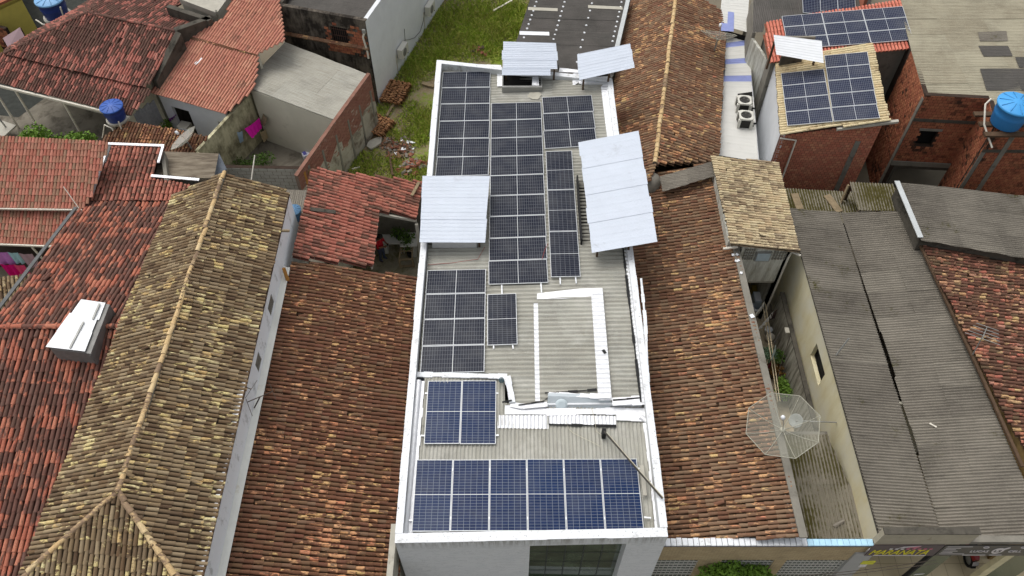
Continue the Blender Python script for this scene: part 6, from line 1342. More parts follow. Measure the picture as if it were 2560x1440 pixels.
# ------------------------------------------------------------------ water tanks
def tank(label, px, py, ztop, r, h, col, lidcol, seed=1, base=0, stand=True):
    c = at(px, py, ztop); t = thing('water_tank', label, 'water tank', (c.x, c.y, base)); zb = ztop - h
    MB().lathe((c.x, c.y, zb), [(0, 0), (r * .80, 0), (r * .82, .03), (r * .90, h * .45), (r * .93, h * .5), (r * .91, h * .55), (r * .96, h * .84), (r * 1.0, h * .86), (r * 1.0, h * .9)], 28).build('tank_body', plain('tank_' + str(col), col, .45, .4, var=.06), t)
    lm = plain('lid_' + str(lidcol), lidcol, .5, .4, var=.05)
    lid = MB().lathe((c.x, c.y, zb), [(r * 1.03, h * .85), (r * 1.04, h * .9), (r * .98, h * .93), (r * .3, h), (r * .18, h * 1.03), (0, h * 1.03)], 28).build('lid', lm, t)
    for i in range(10):
        a = 2 * pi * i / 10 + .2; d = V((cos(a), sin(a), 0)); MB().tube([V((c.x, c.y, zb + h * 1.0)) + d * r * .22, V((c.x, c.y, zb + h * .945)) + d * r * .95], .018 * r * 1.6, 5).build('lid_rib', plain('rib_' + str(lidcol), [x * .7 for x in lidcol], .5), lid)
    if stand:
        MB().lathe((c.x, c.y, zb - .1), [(0, .1), (r * 1.0, .1), (r * 1.0, 0), (0, 0)], 20, smooth=False).build('stand_slab', CONCP, t)
        for i in range(4):
            a = pi / 4 + i * pi / 2; MB().tube([(c.x + cos(a) * r * .7, c.y + sin(a) * r * .7, base), (c.x + cos(a) * r * .7, c.y + sin(a) * r * .7, zb - .1)], .05, 6).build('stand_leg', CONCP, t)
    return t, c, zb
BLUED, BLUEL = srgb(34, 58, 128), srgb(52, 92, 172)
t1, c, zb = tank('dark blue water tank on a stand at the carport corner', 276, 262, 3.55, .5, .78, BLUED, BLUEL)
MB().tube([(c.x - .75, c.y - .6, 2.1), (c.x - .45, c.y - .45, 2.75), (c.x - .1, c.y - .6, 2.7), (c.x + .05, c.y - .62, 1.2), (c.x + .2, c.y - .62, 0)], .035, 6).build('pipe', PVC, t1)
MB().tube([(c.x + .3, c.y - .5, 3.0), (c.x + .3, c.y - .62, 2.2), (c.x + .45, c.y - .6, 2.0), (c.x + .5, c.y - .6, .3)], .035, 6).build('pipe', PVC, t1)
t2, c, zb = tank('larger dark blue water tank cut by the top edge with pale blue lid', 120, -8, 3.4, .72, 1.1, BLUED, srgb(120, 170, 214))
MB().tube([(c.x - .9, c.y - .55, zb + .1), (c.x - .5, c.y - .8, zb), (c.x, c.y - .95, zb), (c.x + .7, c.y - .75, zb), (c.x + .75, c.y - .6, zb + .9)], .04, 6).build('pipe', PVC, t2)
t3, c, zb = tank('light blue water tank on the brick building at the right edge', 2546, 254, 7.2, .7, 1.08, srgb(50, 128, 194), srgb(70, 158, 222), base=6.0, stand=False)
for dy in (-.6, .0, .6): MB().box(c.x - 1.0, c.y + dy - .12, zb - .12, c.x + .9, c.y + dy + .12, zb - .03).build('timber_base', WOODD, t3)
MB().tube([(c.x - .75, c.y + .5, zb + .8), (c.x - 1.0, c.y + .3, zb + .7), (c.x - .95, c.y - .2, zb + .1), (c.x - .6, c.y - .9, zb - .5)], .04, 6).build('pipe', PVC, t3)
tb, c, zb = tank('small blue barrel between the white gable and red roof', 733, 522, 3.6, .3, .6, srgb(70, 106, 140), srgb(84, 122, 156), base=2.9, stand=False)
# ------------------------------------------------------------------ parabolic dishes and aerials
def mesh_mat(name, col, op):
    k = NT(name); tr = k.n('BsdfTransparent'); mx = k.n('MixShader'); uvp = k.pos()
    k.put(k.b.inputs['Base Color'], col); k.b.inputs['Roughness'].default_value = .6
    k.t.links.new(tr.outputs[0], mx.inputs[1]); k.t.links.new(k.b.outputs[0], mx.inputs[2]); mx.inputs[0].default_value = op
    k.t.links.new(mx.outputs[0], k.t.nodes['Material Output'].inputs[0]); return k.m
MESH = mesh_mat('open_wire_mesh', (.45, .45, .37), .24); RIBM = plain('dish_rib', srgb(166, 164, 148), .5, .4)
def dish(label, c, axis, R, depth, n=8, mm=None, ribs=None, pole=None, arm=True, mast=None, rot=0.0):
    axis = V(axis).normalized(); mm = mm or MESH; ribs = ribs or RIBM
    c = V(c); t = thing('parabolic_dish', label, 'satellite dish', tuple(pole if pole else c)); x = axis.orthogonal().normalized(); y = axis.cross(x)
    hub = c - axis * depth
    def pt(a, f): return hub + (x * cos(a) + y * sin(a)) * R * f + axis * depth * f * f
    m = MB(); K = 6
    for i in range(n):
        a0, a1 = 2 * pi * i / n + rot, 2 * pi * (i + 1) / n + rot
        for j in range(K):
            f0, f1 = j / K, (j + 1) / K; P = lambda a, f, g_: pt(a0, f) * (1 - g_) + pt(a1, f) * g_
            m.add([P(0, f0, 0), P(0, f1, 0), P(0, f1, 1), P(0, f0, 1)], [(0, 1, 2, 3)])
    m.build('mesh_surface', mm, t)
    for i in range(n):
        a0 = 2 * pi * i / n + rot; MB().tube([pt(a0, f / 5) + axis * .01 for f in range(6)], R * .010, 5).build('rib', ribs, t)
        MB().tube([pt(a0, 1), pt(a0 + 2 * pi / n, 1)], R * .011, 5).build('rim_bar', ribs, t)
    MB().lathe(hub - axis * .03, [(0, 0), (R * .08, 0), (R * .08, .06), (0, .06)], 10, axis=axis).build('hub', ribs, t)
    f = hub + axis * R * .75
    if arm:
        MB().tube([hub, hub + axis * R * .35 + x * .05, f], R * .012, 5).build('feed_arm', STEEL, t); MB().lathe(f - axis * .08, [(0, 0), (.06, 0), (.07, .1), (.05, .16), (0, .16)], 10, axis=axis).build('feed_horn', STW, t)
    if pole: MB().tube([pole, hub - axis * .05], .04, 8).build('mast', STEEL, t)
    return t
c = at(1957, 1062, 5.15)
dish('large eight-sided transparent mesh dish over the alley edge', c, (-.25, -.02, .97), 1.16, .36, 8, pole=(c.x + .3, c.y, 3.0), rot=.15)
c = at(457, 345, 3.2); dish('mesh dish seen edge-on above the small brown shed roof', c, (-.55, .15, .8), .74, .22, 8, mm=mesh_mat('grey_wire_mesh', (.5, .49, .44), .55), pole=(c.x + .15, c.y + .1, 2.3))
c = at(1797, 83, 4.9); dish('dark wire dish on the patchy tiled gable by the white metal roof', c, (.1, .45, .8), .85, .28, 10, mm=mesh_mat('dark_wire_mesh', (.3, .28, .24), .3), pole=(c.x, c.y + .1, 3.6))
c = at(1990, 1052, 3.6); t = thing('small_dish', 'small solid grey offset dish on the cream wall behind the mesh dish', 'satellite dish', tuple(c))
MB().lathe(c, [(0, -.05), (.12, -.03), (.23, .03), (.24, .04), (.22, .04), (.11, -.02), (0, -.035)], 20, axis=(-.5, -.3, .8)).build('reflector', plain('dish_grey', srgb(150, 154, 150), .6), t); MB().tube([c, (11.0, c.y + .1, 3.3)], .025, 6).build('bracket', STEEL, t)
def aerial(label, base, top, boom, els, mat=STEEL, r=.012, name='tv_aerial'):
    base, top, boom = V(base), V(top), V(boom); t = thing(name, label, 'aerial', tuple(base)); MB().tube([base, top], .022, 6).build('mast', mat, t)
    MB().tube([top - boom * .5, top + boom * .5], .016, 5).build('boom', mat, t); s = boom.cross(V((0, 0, 1))).normalized()
    for i in range(els):
        f = i / (els - 1) - .5; L_ = .55 - .2 * (f + .5); p = top + boom * f; MB().tube([p - s * L_, p + s * L_], r, 5).build('element', mat, t)
    return t
b = P8.px(2432, 886); aerial('silver comb aerial on the mixed red tiles at the right', b, at(2462, 832, 5.7), at(2462, 828, 5.75) - at(2450, 858, 5.5), 5, STEEL)
DK = plain('dark_wire', srgb(70, 62, 54), .7)
aerial('thin dark twig-like aerial on the white side wall', (-8.3, at(640, 1000, 5.3).y, 4.8), at(650, 992, 5.6), at(682, 978, 5.6) - at(618, 1005, 5.6), 2, DK, .009)
aerial('upper thin dark aerial stub on the white side wall', (-8.4, at(608, 965, 5.6).y, 5.3), at(612, 967, 5.8), at(632, 972, 5.8) - at(600, 960, 5.8), 2, DK, .008)
def stick(label, a, b, r, mat, name, cat): m = MB(); m.tube([a, b], r, 6); return m.build(name, mat, None, label, cat)
stick('thin steel pipe standing on the grey valley roof edge', P4l.px(2090, 888), P4l.px(2090, 888) + V((.25, .2, .75)), .03, STEEL, 'vent_pipe', 'pipe')
stick('bent pale pipe rising behind the yellow-brown ridge', at(628, 452, 5.9), at(637, 388, 6.6), .025, PVC, 'vent_pipe', 'pipe')
stick('thin cane leaning on the pinkish tiled roof', PU.px(200, 525) + V((0, 0, .1)), PU.px(172, 488) + V((0, 0, .5)), .018, PVC, 'cane', 'cane')
stick('short rusty clay pipe on the metal flashing', (-8.12, at(722, 700, 4.7).y, 4.7), (-8.2, at(722, 690, 4.7).y, 5.15), .07, plain('ochre_pipe', (0, 0, 0)), 'clay_pipe', 'pipe')
stick('white offcut lying on the grey valley roof', P4r.px(2322, 1060) + V((0, 0, .05)), P4r.px(2340, 1070) + V((0, 0, .05)), .03, PVC, 'offcut', 'offcut')
stick('broken tile end poking over the white wall below the gable', at(694, 577, 5.95), at(724, 577, 5.9), .05, WOOD, 'roof_batten', 'batten')
t = thing('broken_sheet', 'small broken corrugated scrap lying on the mossy alley roof', 'sheet scrap', tuple(P9.px(2100, 1305)))
pp9 = P9.off(.06); fibro_roof(t, pp9, [pp9.px(*q) for q in ((2080, 1310), (2108, 1296), (2112, 1305), (2088, 1320))], (1, .5, 0), FB_SKY if False else FB_DARK, pitch=.085, amp=.014, W=1, L=1, seed=3, name='scrap')
# ------------------------------------------------------------------ air conditioners
AC = plain('ac_cream', srgb(206, 204, 194), .5, .4, var=.04); ACD = plain('ac_dark', (.03, .028, .026), .7)
def ac_top(label, px, py, z, s=.62, rz=.0):
    c = at(px, py, z); t = thing('air_conditioner', label, 'air conditioner', (c.x, c.y, z - .55)); x0 = V((cos(rz), sin(rz), 0)); y0_ = V((-sin(rz), cos(rz), 0)); h = s / 2
    MB().cbox((c.x, c.y, z - .55), s * .92, s * .92, .5, rz).build('body', ACD, t)
    for i, j in ((-1, -1), (1, -1), (1, 1), (-1, 1)): MB().cbox(V((c.x, c.y, z - .56)) + x0 * i * h * .88 + y0_ * j * h * .88, .12, .12, .5, rz).build('corner_post', AC, t)
    m = MB(); n = 24; top = []; sq = []
    for k_ in range(n):
        a = 2 * pi * k_ / n; d = V((cos(a), sin(a), 0)); q = min(1.25, 1 / max(abs(d.x), abs(d.y))) ; sq.append(V((c.x, c.y, z)) + (x0 * d.x + y0_ * d.y) * h * q); top.append(V((c.x, c.y, z)) + (x0 * d.x + y0_ * d.y) * h * .78)
    ins = [p - V((0, 0, .12)) for p in top]; lo = [p - V((0, 0, .08)) for p in sq]
    m.add(sq + top, [(k_, (k_ + 1) % n, n + (k_ + 1) % n, n + k_) for k_ in range(n)]); m.add(top + ins, [(k_, (k_ + 1) % n, n + (k_ + 1) % n, n + k_) for k_ in range(n)]); m.add(lo + sq, [(k_, (k_ + 1) % n, n + (k_ + 1) % n, n + k_) for k_ in range(n)]); m.build('top_shroud', AC, t)
    fm = MB()
    for k_ in range(5):
        a = 2 * pi * k_ / 5; d = V((cos(a), sin(a), 0)); e = V((-sin(a), cos(a), 0)); p = V((c.x, c.y, z - .07)); fm.prism([p + d * .04, p + d * h * .72 - e * .07, p + d * h * .72 + e * .09 + V((0, 0, .04)), p + d * .06 + e * .05], (0, 0, .006))
    fm.lathe((c.x, c.y, z - .1), [(0, .05), (.07, .045), (.07, 0)], 10); fm.build('fan', plain('fan_grey', srgb(84, 82, 78), .6), t)
    MB().obox(V((c.x, c.y, z - .5)) + x0 * h, x0 * .25, y0_ * .05, V((0, 0, .05))).build('bracket', BLACK, t)
ac_top('far one of two square condensers by the white wall', 1862, 249, 3.75, .62, -.12); ac_top('near one of two square condensers by the white wall', 1866, 287, 3.75, .62, -.12)
m = MB(); q_ = [PWm.px(*q) + V((0, 0, .012)) for q in ((1844, 235), (1880, 230), (1884, 318), (1846, 300))]; m.prism(q_, (0, 0, .006)); m.build('roof_cutout', VOID, WM)
wn = (V((C2[0], C2[1], 0)) - V((C0[0], C0[1], 0))).normalized(); wr = V((wn.y, -wn.x, 0))
def ac_wall(label, px, py, z):
    d = ray(px, py); o_ = V((C0[0], C0[1], 0)); tt = (o_ - CAM).dot(wr) / d.dot(wr); p = CAM + d * tt; t = thing('air_conditioner', label, 'air conditioner', tuple(p)); o2 = p - wn * .4 + wr * .06 - V((0, 0, .28))
    MB().obox(o2, wn * .8, wr * .3, V((0, 0, .56))).build('body', AC, t); c_ = o2 + wn * .32 + wr * .302 + V((0, 0, .28)); MB().lathe(c_, [(.22, 0), (.22, .012), (.18, .012), (.05, .02), (0, .02)], 18, axis=wr).build('fan_guard', plain('ac_guard', srgb(120, 120, 116), .5), t)
    for s in (.1, .65): MB().obox(o2 + wn * s - V((0, 0, .04)) - wr * .06, wn * .04, wr * .38, V((0, 0, .035))).build('bracket', BLACK, t)
    MB().tube([p - wn * .5 + wr * .03, p - wn * .55 + wr * .03 - V((0, 0, 1.3)), p - wn * .5 + wr * .03 - V((0, 0, p.z - .1))], .02, 5).build('drain_pipe', PVC, t)
ac_wall('far wall-hung air conditioner on the long white wall', 1066, 18, 2); ac_wall('near wall-hung air conditioner on the long white wall', 998, 124, 2)
stick('black cable looping across the long white wall', CAM + ray(1010, 72) * (((V((C0[0], C0[1], 0)) - CAM).dot(wr)) / ray(1010, 72).dot(wr)) + wr * .02, CAM + ray(1012, 100) * (((V((C0[0], C0[1], 0)) - CAM).dot(wr)) / ray(1012, 100).dot(wr)) + wr * .02, .012, DK, 'cable', 'cable')
def onwall(px, py, off=.02):
    d = ray(px, py); return CAM + d * ((V((C0[0], C0[1], 0)) - CAM).dot(wr) / d.dot(wr)) + wr * off
m = MB(); m.tube([onwall(*q) for q in ((1012, 100), (1022, 99), (1036, 94), (1050, 78), (1058, 50), (1060, 30))], .012, 5); m.tube([onwall(*q) for q in ((1012, 100), (1003, 108))], .012, 5); m.build('cable', DK, None, 'dark cable curving between the two wall-hung air conditioners', 'cable')
m = MB(); e0 = V((C0[0], C0[1], 0)) + ow * .08 - xw * .12; m.tube([e0 + V((0, 0, 4.35)), e0 + V((0, 0, 4.1)) - xw * .1, e0 + V((0, 0, 3.3)), e0 + V((0, 0, 2.9))], .05, 8); m.build('downpipe', PVC, B2)
MB().obox(e0 + V((-.05, 0, 4.4)), xw * .16, ow * .1, V((0, 0, .2))).build('floodlight', STEEL, B2)
m = MB(); rgp = random.Random(8)
T0 = V((C1[0], C1[1], 0)); LL = kk
cpm = MB(); cpm.add([(0, 0, 0), (.28, 0, 0), (.28, .16, .03), (0, .16, .03), (0, 0, .07), (.28, 0, .07), (.28, .16, .1), (0, .16, .1)], [(4, 5, 6, 7), (0, 1, 5, 4), (1, 2, 6, 5), (2, 3, 7, 6), (3, 0, 4, 7)]); cme = cpm.mesh('coping_tile', T_BROWN2)
for i in range(int(LL / .29)):
    o = obj('coping_tile', cme, B2); p = T0 + xw * (i * .29) + ow * .17 + V((0, 0, 3.42 + .0 * i)); o.matrix_local = Matrix.Translation(-V(B2['wl'])) @ frame_of(p, xw + V((0, 0, rgp.gauss(0, .03))), (-ow * -.2 + V((0, 0, 1))))
# ------------------------------------------------------------------ the laundry alley
AW = thing('garden_wall', 'black-streaked concrete wall along the plant alley', 'wall', (10.75, 14, 0))
k = NT('streaked_grey_wall'); P = k.pos(); s_ = k.noise(1, 5, .7, k.scaled(P, (1, 7, .8), (.5, 0, 0))); SGW = k.done(k.mix(k.step(s_, .4, .65), srgb(182, 178, 164), srgb(104, 100, 88)), .95, .1)
wall(AW, (10.75, 19.55), (10.75, 10.9), 0, 1.9, SGW, .13, side=1); strip(MB(), [(10.82, 19.55, 1.903), (10.82, 10.9, 1.903)], .17, .06).build('coping', CONCD, AW)
p = at(1968, 828, 1.97); MB().box(p.x - .1, p.y - .12, 1.97, p.x + .06, p.y + .12, 2.05).build('loose_block', CONCP, AW)
for i, (a, b) in enumerate((((1908, 765), (1944, 1005)), ((1914, 760), (1950, 1003)))):
    MB().tube([at(a[0], a[1], 1.4), at(b[0], b[1], 1.4)], .022, 6).build('clothes_pole', plain('bamboo', srgb(206, 190, 158), .7, var=.15), None, ('left' if i == 0 else 'right') + ' one of two long pale poles running along the alley', 'pole', 'alley clothes poles')
cloth('white towel nearest the porch on the alley line', [at(1888, 784, 2.35), at(1912, 752, 2.35), at(1910, 768, 1.45), at(1887, 792, 1.45)], fab('white', 222, 222, 216)); cloth('long white sheet draped across the alley line', [at(1896, 820, 2.35), at(1935, 776, 2.35), at(1930, 790, 1.6), at(1900, 824, 1.6)], fab('white2', 226, 226, 230))
cloth('dark grey shirt hanging over the alley wall side', [at(1920, 790, 2.3), at(1944, 772, 2.3), at(1936, 795, 1.3), at(1922, 800, 1.3)], fab('darkgrey', 74, 60, 60)); cloth('grey patterned blouse farther down the alley line', [at(1934, 856, 2.3), at(1950, 826, 2.3), at(1946, 842, 1.4), at(1934, 860, 1.4)], fab('mottled', 134, 130, 132))
cloth('pale blue shirt beside the silvery plant in the alley', [at(1930, 894, 2.3), at(1940, 858, 2.3), at(1938, 876, 1.35), at(1928, 902, 1.35)], fab('skyblue', 196, 214, 218)); cloth('small dark red cloth at the end of the alley line', [at(1920, 914, 2.3), at(1928, 900, 2.3), at(1926, 912, 1.5), at(1919, 922, 1.5)], fab('wine', 96, 26, 40))
potplant('silvery green plant overlapping the alley poles', 1921, 885, 1.1, .34, plain('leaf_silver', (.12, .19, .11), .8, var=.3, scale=12), 420, leaf=.09, seed=11); potplant('dark green bush beside the silvery alley plant', 1940, 890, .8, .34, LEAF, 260, leaf=.12, seed=12)
potplant('brownish dry plant in the middle of the alley', 1938, 925, .5, .34, plain('leaf_dry', srgb(112, 82, 40), .9, var=.3, scale=10), 200, leaf=.12, seed=13); potplant('bright potted bush in the alley before the mesh dish', 1957, 957, .6, .25, LEAFB, 170, leaf=.12, seed=14)
potplant('larger bright green plant under the mesh dish rim', 1964, 978, .6, .36, LEAFB, 280, leaf=.13, seed=15)
c = at(1926, 840, .3); MB().lathe((c.x, c.y, 0), [(0, 0), (.1, .01), (.18, .1), (.2, .2), (.18, .3), (.1, .38), (0, .4)], 14).build('ball', plain('cream_ball', srgb(206, 200, 186), .6), None, 'cream ball lying in the alley', 'ball')
c = at(1922, 823, .3); b_ = thing('bucket', 'white bucket in the alley above the ball', 'bucket', (c.x, c.y, 0)); MB().lathe((c.x, c.y, 0), [(0, .02), (.12, 0), (.16, .3), (.165, .3), (.15, .28), (.11, .03), (0, .03)], 14).build('pail', STW, b_)
m = MB(); m.tube([V((c.x, c.y, .3)) + V((.16 * cos(a * pi / 8), .02, .16 * sin(a * pi / 8))) for a in range(9)], .006, 5); m.build('handle', STEEL, b_)
wm_ = thing('washing_machine', 'small white washing machine under the porch of the grey house', 'washing machine', tuple(at(1902, 742, 0))); c = at(1902, 742, .8); MB().cbox((c.x, c.y, .02), .55, .55, .78).build('cabinet', plain('pale_blue_enamel', srgb(176, 190, 202), .4), wm_); MB().cbox((c.x, c.y, .8), .5, .45, .03).build('lid', STW, wm_)
dr = thing('laundry_basket', 'white wire basket with round lid in front of the washing machine', 'basket', tuple(at(1894, 766, 0))); c = at(1894, 764, .6)
MB().lathe((c.x, c.y, 0), [(0, .02), (.2, .0), (.25, .5), (.26, .5), (.24, .46), (.19, .04), (0, .04)], 14).build('basket_body', plain('basket_grey', srgb(180, 182, 176), .6), dr); MB().lathe((c.x, c.y, .5), [(.26, 0), (.24, .03), (.14, .03), (.13, 0)], 16).build('basket_rim', STW, dr)
sk = thing('yellow_crate', 'ochre crate inside the dark porch of the grey house', 'crate', tuple(at(1897, 724, 0))); c = at(1897, 724, .6); MB().cbox((c.x, c.y, .0), .5, .4, .6).build('crate_body', plain('ochre_crate', srgb(176, 158, 66), .7), sk); MB().cbox((c.x, c.y, .6), .54, .44, .04).build('crate_rim', plain('ochre_crate2', srgb(150, 132, 54), .7), sk)
cn = thing('canister', 'white canister on top of the porch shelf', 'canister', tuple(at(1913, 718, 0))); c = at(1913, 716, 1.0); MB().lathe((c.x, c.y, .55), [(0, 0), (.13, 0), (.14, .3), (.1, .38), (.05, .42), (0, .42)], 12).build('canister_body', STW, cn); MB().cbox((c.x, c.y, 0), .3, .3, .55).build('canister_stool', WOODD, cn)
m = MB(); m.tube([at(1976, 840, 2.1), at(1955, 900, 1.6), at(1938, 970, 1.2)], .012, 5); m.build('wire', DK, None, 'thin sagging wire from the block on the alley wall', 'wire')
# shutter and bracket on the cream wall, stair box at its street end
ST = thing('stair_opening', 'stained concrete stair opening at the street end of the cream wall', 'stairwell', (10.9, 9.6, 0))
a, b = at(2150, 1228, 3.9), at(2180, 1345, 3.6)
MB().box(a.x - .32, b.y, 0, 10.99, b.y + .12, 2.9).build('front_wall', CONCP, ST)
MB().box(a.x - .3, b.y + .13, .5, 10.98, a.y - .27, .55).build('landing', CONCD, ST); c = at(2168, 1300, 2.0); MB().lathe((c.x, c.y, .6), [(0, 0), (.12, 0), (.16, .25), (0, .25)], 12).build('blue_bucket', plain('blue_bucket', srgb(50, 120, 180), .5), ST)
# white tile scraps on the brown roof by the alley
for i, (x, y) in enumerate(((1831, 642), (1841, 641), (1839, 657), (1844, 656), (1851, 687), (1878, 795))):
    p = PR1.px(x, y) + V((0, 0, .1)); MB().cbox(p, .09 + .05 * (i == 5), .1 + .05 * (i == 5), .03, i * .7).build('white_scrap', STW, None, ['farthest left white scrap on the brown tiles below the cream roof', 'farthest right white scrap on the brown tiles below the cream roof', 'second-row left white scrap on the brown tiles by the alley', 'second-row right white scrap on the brown tiles by the alley', 'lone small white scrap on the brown tile edge by the alley', 'biggest and nearest white scrap on the brown tiles by the alley'][i], 'scrap', 'white scraps on the brown tiles')
# ------------------------------------------------------------------ pink laundry at the left edge
for (lab, x0, x1, yt, yb_, z1, z0, col) in (('mauve sheet hung first under the pinkish eave', -30, 18, 629, 652, 2.1, 1.3, (196, 128, 196)), ('pale turquoise cloth hung under the pinkish eave', 17, 44, 630, 650, 2.1, 1.4, (168, 206, 212)), ('greyish pink sheet hung under the pinkish eave', 46, 80, 633, 658, 2.1, 1.2, (182, 152, 160))):
    a, b = at(x0, yt, z1), at(x1, yt + 1, z1); cloth(lab, [a, b, V((b.x, b.y - .03, z0)), V((a.x, a.y - .03, z0))], fab(lab[:8], *col), folds=2)
for (lab, x0, x1, yt, z1, z0, col) in (('deep magenta towel at the left edge', 0, 33, 660, 1.5, .75, (206, 18, 112)), ('coral pink towel beside the magenta one', 33, 60, 661, 1.5, .8, (222, 76, 118))):
    a, b = at(x0, yt, z1), at(x1, yt + 1, z1); cloth(lab, [a, b, V((b.x, b.y - .03, z0)), V((a.x, a.y - .03, z0))], fab(lab[:8], *col), folds=2)
wall(FLh, (-25, 22.4), (-17.8, 22.4), 0, 2.7, plain('porch_shade_colour', srgb(70, 62, 56), .95, var=.2), .08, name='porch_shade_panel')  # dark sheet before the back wall, its colour standing in for porch shade
p = at(78, 615, 2.7); MB().tube([(p.x, p.y, 2.65), (p.x + .35, p.y - .05, 0)], .045, 6).build('porch_post', PVC, FLh)
# far left corner: dark yard, yellow wall, panel
YWL = thing('yellow_wall_house', 'house with yellow wall and orange brick edge in the top left corner', 'house', (-29, 38, 0)); a, b = at(-60, 36, 2.6), at(48, -12, 2.6)
wall(YWL, xy(a), xy(b), 0, 2.6, plain('yellow_wall', srgb(206, 190, 96), .9, var=.06), .15, name='wall'); strip(MB(), [a, b], .3, .12).build('brick_edge', BRICKD, YWL); MB().prism([V((p.x, p.y, 2.3)) for p in (a, b, b + V((-3, 6, 0)), a + V((-8, 6, 0)))], (0, 0, .12)).build('roof_slab', plain('yellow_wall', (0, 0, 0)), YWL)
BP = thing('brick_pier', 'orange brick pier at the left edge below the yellow wall', 'wall', tuple(at(5, 70, 0))); a, b = at(-40, 60, 1.8), at(12, 72, 1.8); brick_wall(BP, xy(a), xy(b), 0, 1.8, BRICKD, MORTARD, bw=.22, bh=.15, keep=60, seed=44)
PNL = thing('awning_panel', 'greyish pink flat panel leaning by the dark red roof hip', 'panel', tuple(at(35, 95, 2.0))); q = [at(8, 97, 2.6), at(50, 70, 2.6), at(62, 92, 2.3), at(22, 122, 2.3)]
MB().prism(q, (0, 0, .04)).build('sheet', plain('pink_panel', srgb(168, 142, 146), .6, var=.05), PNL)
for p in q[:2]: MB().box(p.x - .04, p.y - .04, 0, p.x + .04, p.y + .04, p.z).build('post', WOODD, PNL)
floor_sheet('dark_yard', [(-34, 33.5), (-25.3, 32.2), (-21, 40), (-30, 46)], plain('dark_soil', srgb(56, 58, 54), .95, var=.3), .009)
WS_ = thing('white_slab', 'white slab canopy with steel post at the left edge of the carport', 'canopy', tuple(at(5, 330, 0))); q = [at(-50, 298, .5), at(10, 305, .5), at(42, 316, .5), at(12, 343, .5), at(-50, 352, .5)]
MB().prism(q, (0, 0, .08)).build('slab', CONCP, WS_); MB().tube([at(-12, 285, 1.4), at(15, 318, .55)], .04, 6).build('post', STEEL, WS_)
# things under the orange eave
PAL = thing('plank_partition', 'grey plank and plaster partition at the end of the dark red roof', 'partition', tuple(at(370, 290, 0))); a, b = at(335, 290, 2.3), at(379, 236, 2.75)
x_ = V((b.x - a.x, b.y - a.y, 0)); L_ = x_.length; x_ /= L_; nr = V((x_.y, -x_.x, 0))
for i in range(8): MB().obox(V((a.x, a.y, 1.1)) + x_ * (L_ * i / 8), x_ * (L_ / 8 - .015), nr * .03, V((0, 0, 1.3 + .05 * (i % 3)))).build('plank', plain('grey_plank', srgb(150, 150, 152), .9, var=.2, scale=5), PAL)
wall(PAL, xy(a), xy(b), 0, 1.095, CREAMW, .1)
cloth('purple towel hanging under the orange eave', [at(422, 296, 1.7), at(440, 285, 1.7), at(443, 290, 1.1), at(424, 304, 1.1)], fab('purple', 140, 70, 176))
fr = thing('old_fridge', 'white cabinet under the orange eave', 'cabinet', tuple(at(458, 318, 0))); c = at(459, 312, 1.2); MB().cbox((c.x, c.y, 0), .55, .5, 1.2, -.3).build('carcass', CONCP, fr); MB().cbox((c.x + .02, c.y - .27, .5), .5, .03, .68, -.3).build('door', STW, fr)
# ------------------------------------------------------------------ street fronts at the lower right
SF = thing('street_facade', 'tan tiled street wall with grilled windows and white coping at the bottom right', 'facade', (7.5, 8.6, 0))
YF = 8.6
k = NT('tan_brick_slips'); bt = k.n('TexBrick', Scale=1.0); k.put(bt.inputs['Vector'], k.n('CombineXYZ', i0=k.n('SeparateXYZ', i0=k.pos()).outputs[0], i1=k.n('SeparateXYZ', i0=k.pos()).outputs[2]).outputs[0])
for nm, v in (('Color1', srgb(196, 176, 138)), ('Color2', srgb(182, 160, 122)), ('Mortar', srgb(160, 144, 116))): bt.inputs[nm].default_value = (*v, 1)
bt.inputs['Brick Width'].default_value = .2; bt.inputs['Row Height'].default_value = .07; bt.inputs['Mortar Size'].default_value = .012
TAN = k.done(k.mix(k.math('MULTIPLY', k.step(k.noise(1.5, 5, .7), .5, .7), .5), bt.outputs[0], srgb(140, 124, 98)), .85, .2)
xs0, xs1 = atY(1640, 1400, YF).x - .1, atY(2178, 1365, YF).x
wz1, wz0 = atY(1850, 1400, YF).z, .7
wins = []
for (a, b) in ((1645, 1748), (1806, 1938), (1968, 2128)): wins.append((atY(a, 1400, YF).x - xs0, atY(b, 1400, YF).x - xs0, wz0, wz1))
ztop = atY(1900, 1358, YF).z
wall(SF, (xs0, YF), (xs1, YF), 0, ztop - .12, TAN, .15, holes=wins, name='wall')
GRL = plain('grille_paint', srgb(206, 204, 196), .6, var=.08); WG = plain('grey_window_glass', srgb(110, 118, 112), .2, .5, var=.15)
for i, (a, b, z0, z1) in enumerate(wins):
    f = MB().box(xs0 + a, YF + .10, z0, xs0 + b, YF + .12, z1).build('window_pane', WG, SF)
    n = int((b - a) / .13)
    for j in range(n + 1): x = xs0 + a + (b - a) * j / n; MB().box(x - .008, YF + .03, z0, x + .008, YF + .045, z1).build('grille_bar', GRL, f)
    for j in range(7): z = z1 - .08 - j * .24; MB().box(xs0 + a, YF + .05, z - .03, xs0 + b, YF + .075, z + .03).build('grille_band', GRL, f)
MB().box(xs0, YF - .03, ztop - .24, xs1, YF - .003, ztop - .1).build('purple_band', plain('purple_band', srgb(58, 46, 72), .7), SF)
xm = atY(2025, 1352, YF).x; n = 26
for i in range(n):
    a = xs0 + (xm - xs0) * i / n; b = xs0 + (xm - xs0) * (i + 1) / n; MB().box(a + .01, YF - .06, ztop - .098, b - .01, YF + .16 + .02 * (i % 3 == 0), ztop - .03 + .02 * ((i * 7) % 4 == 0)).build('white_coping_tile', WHITE, SF)
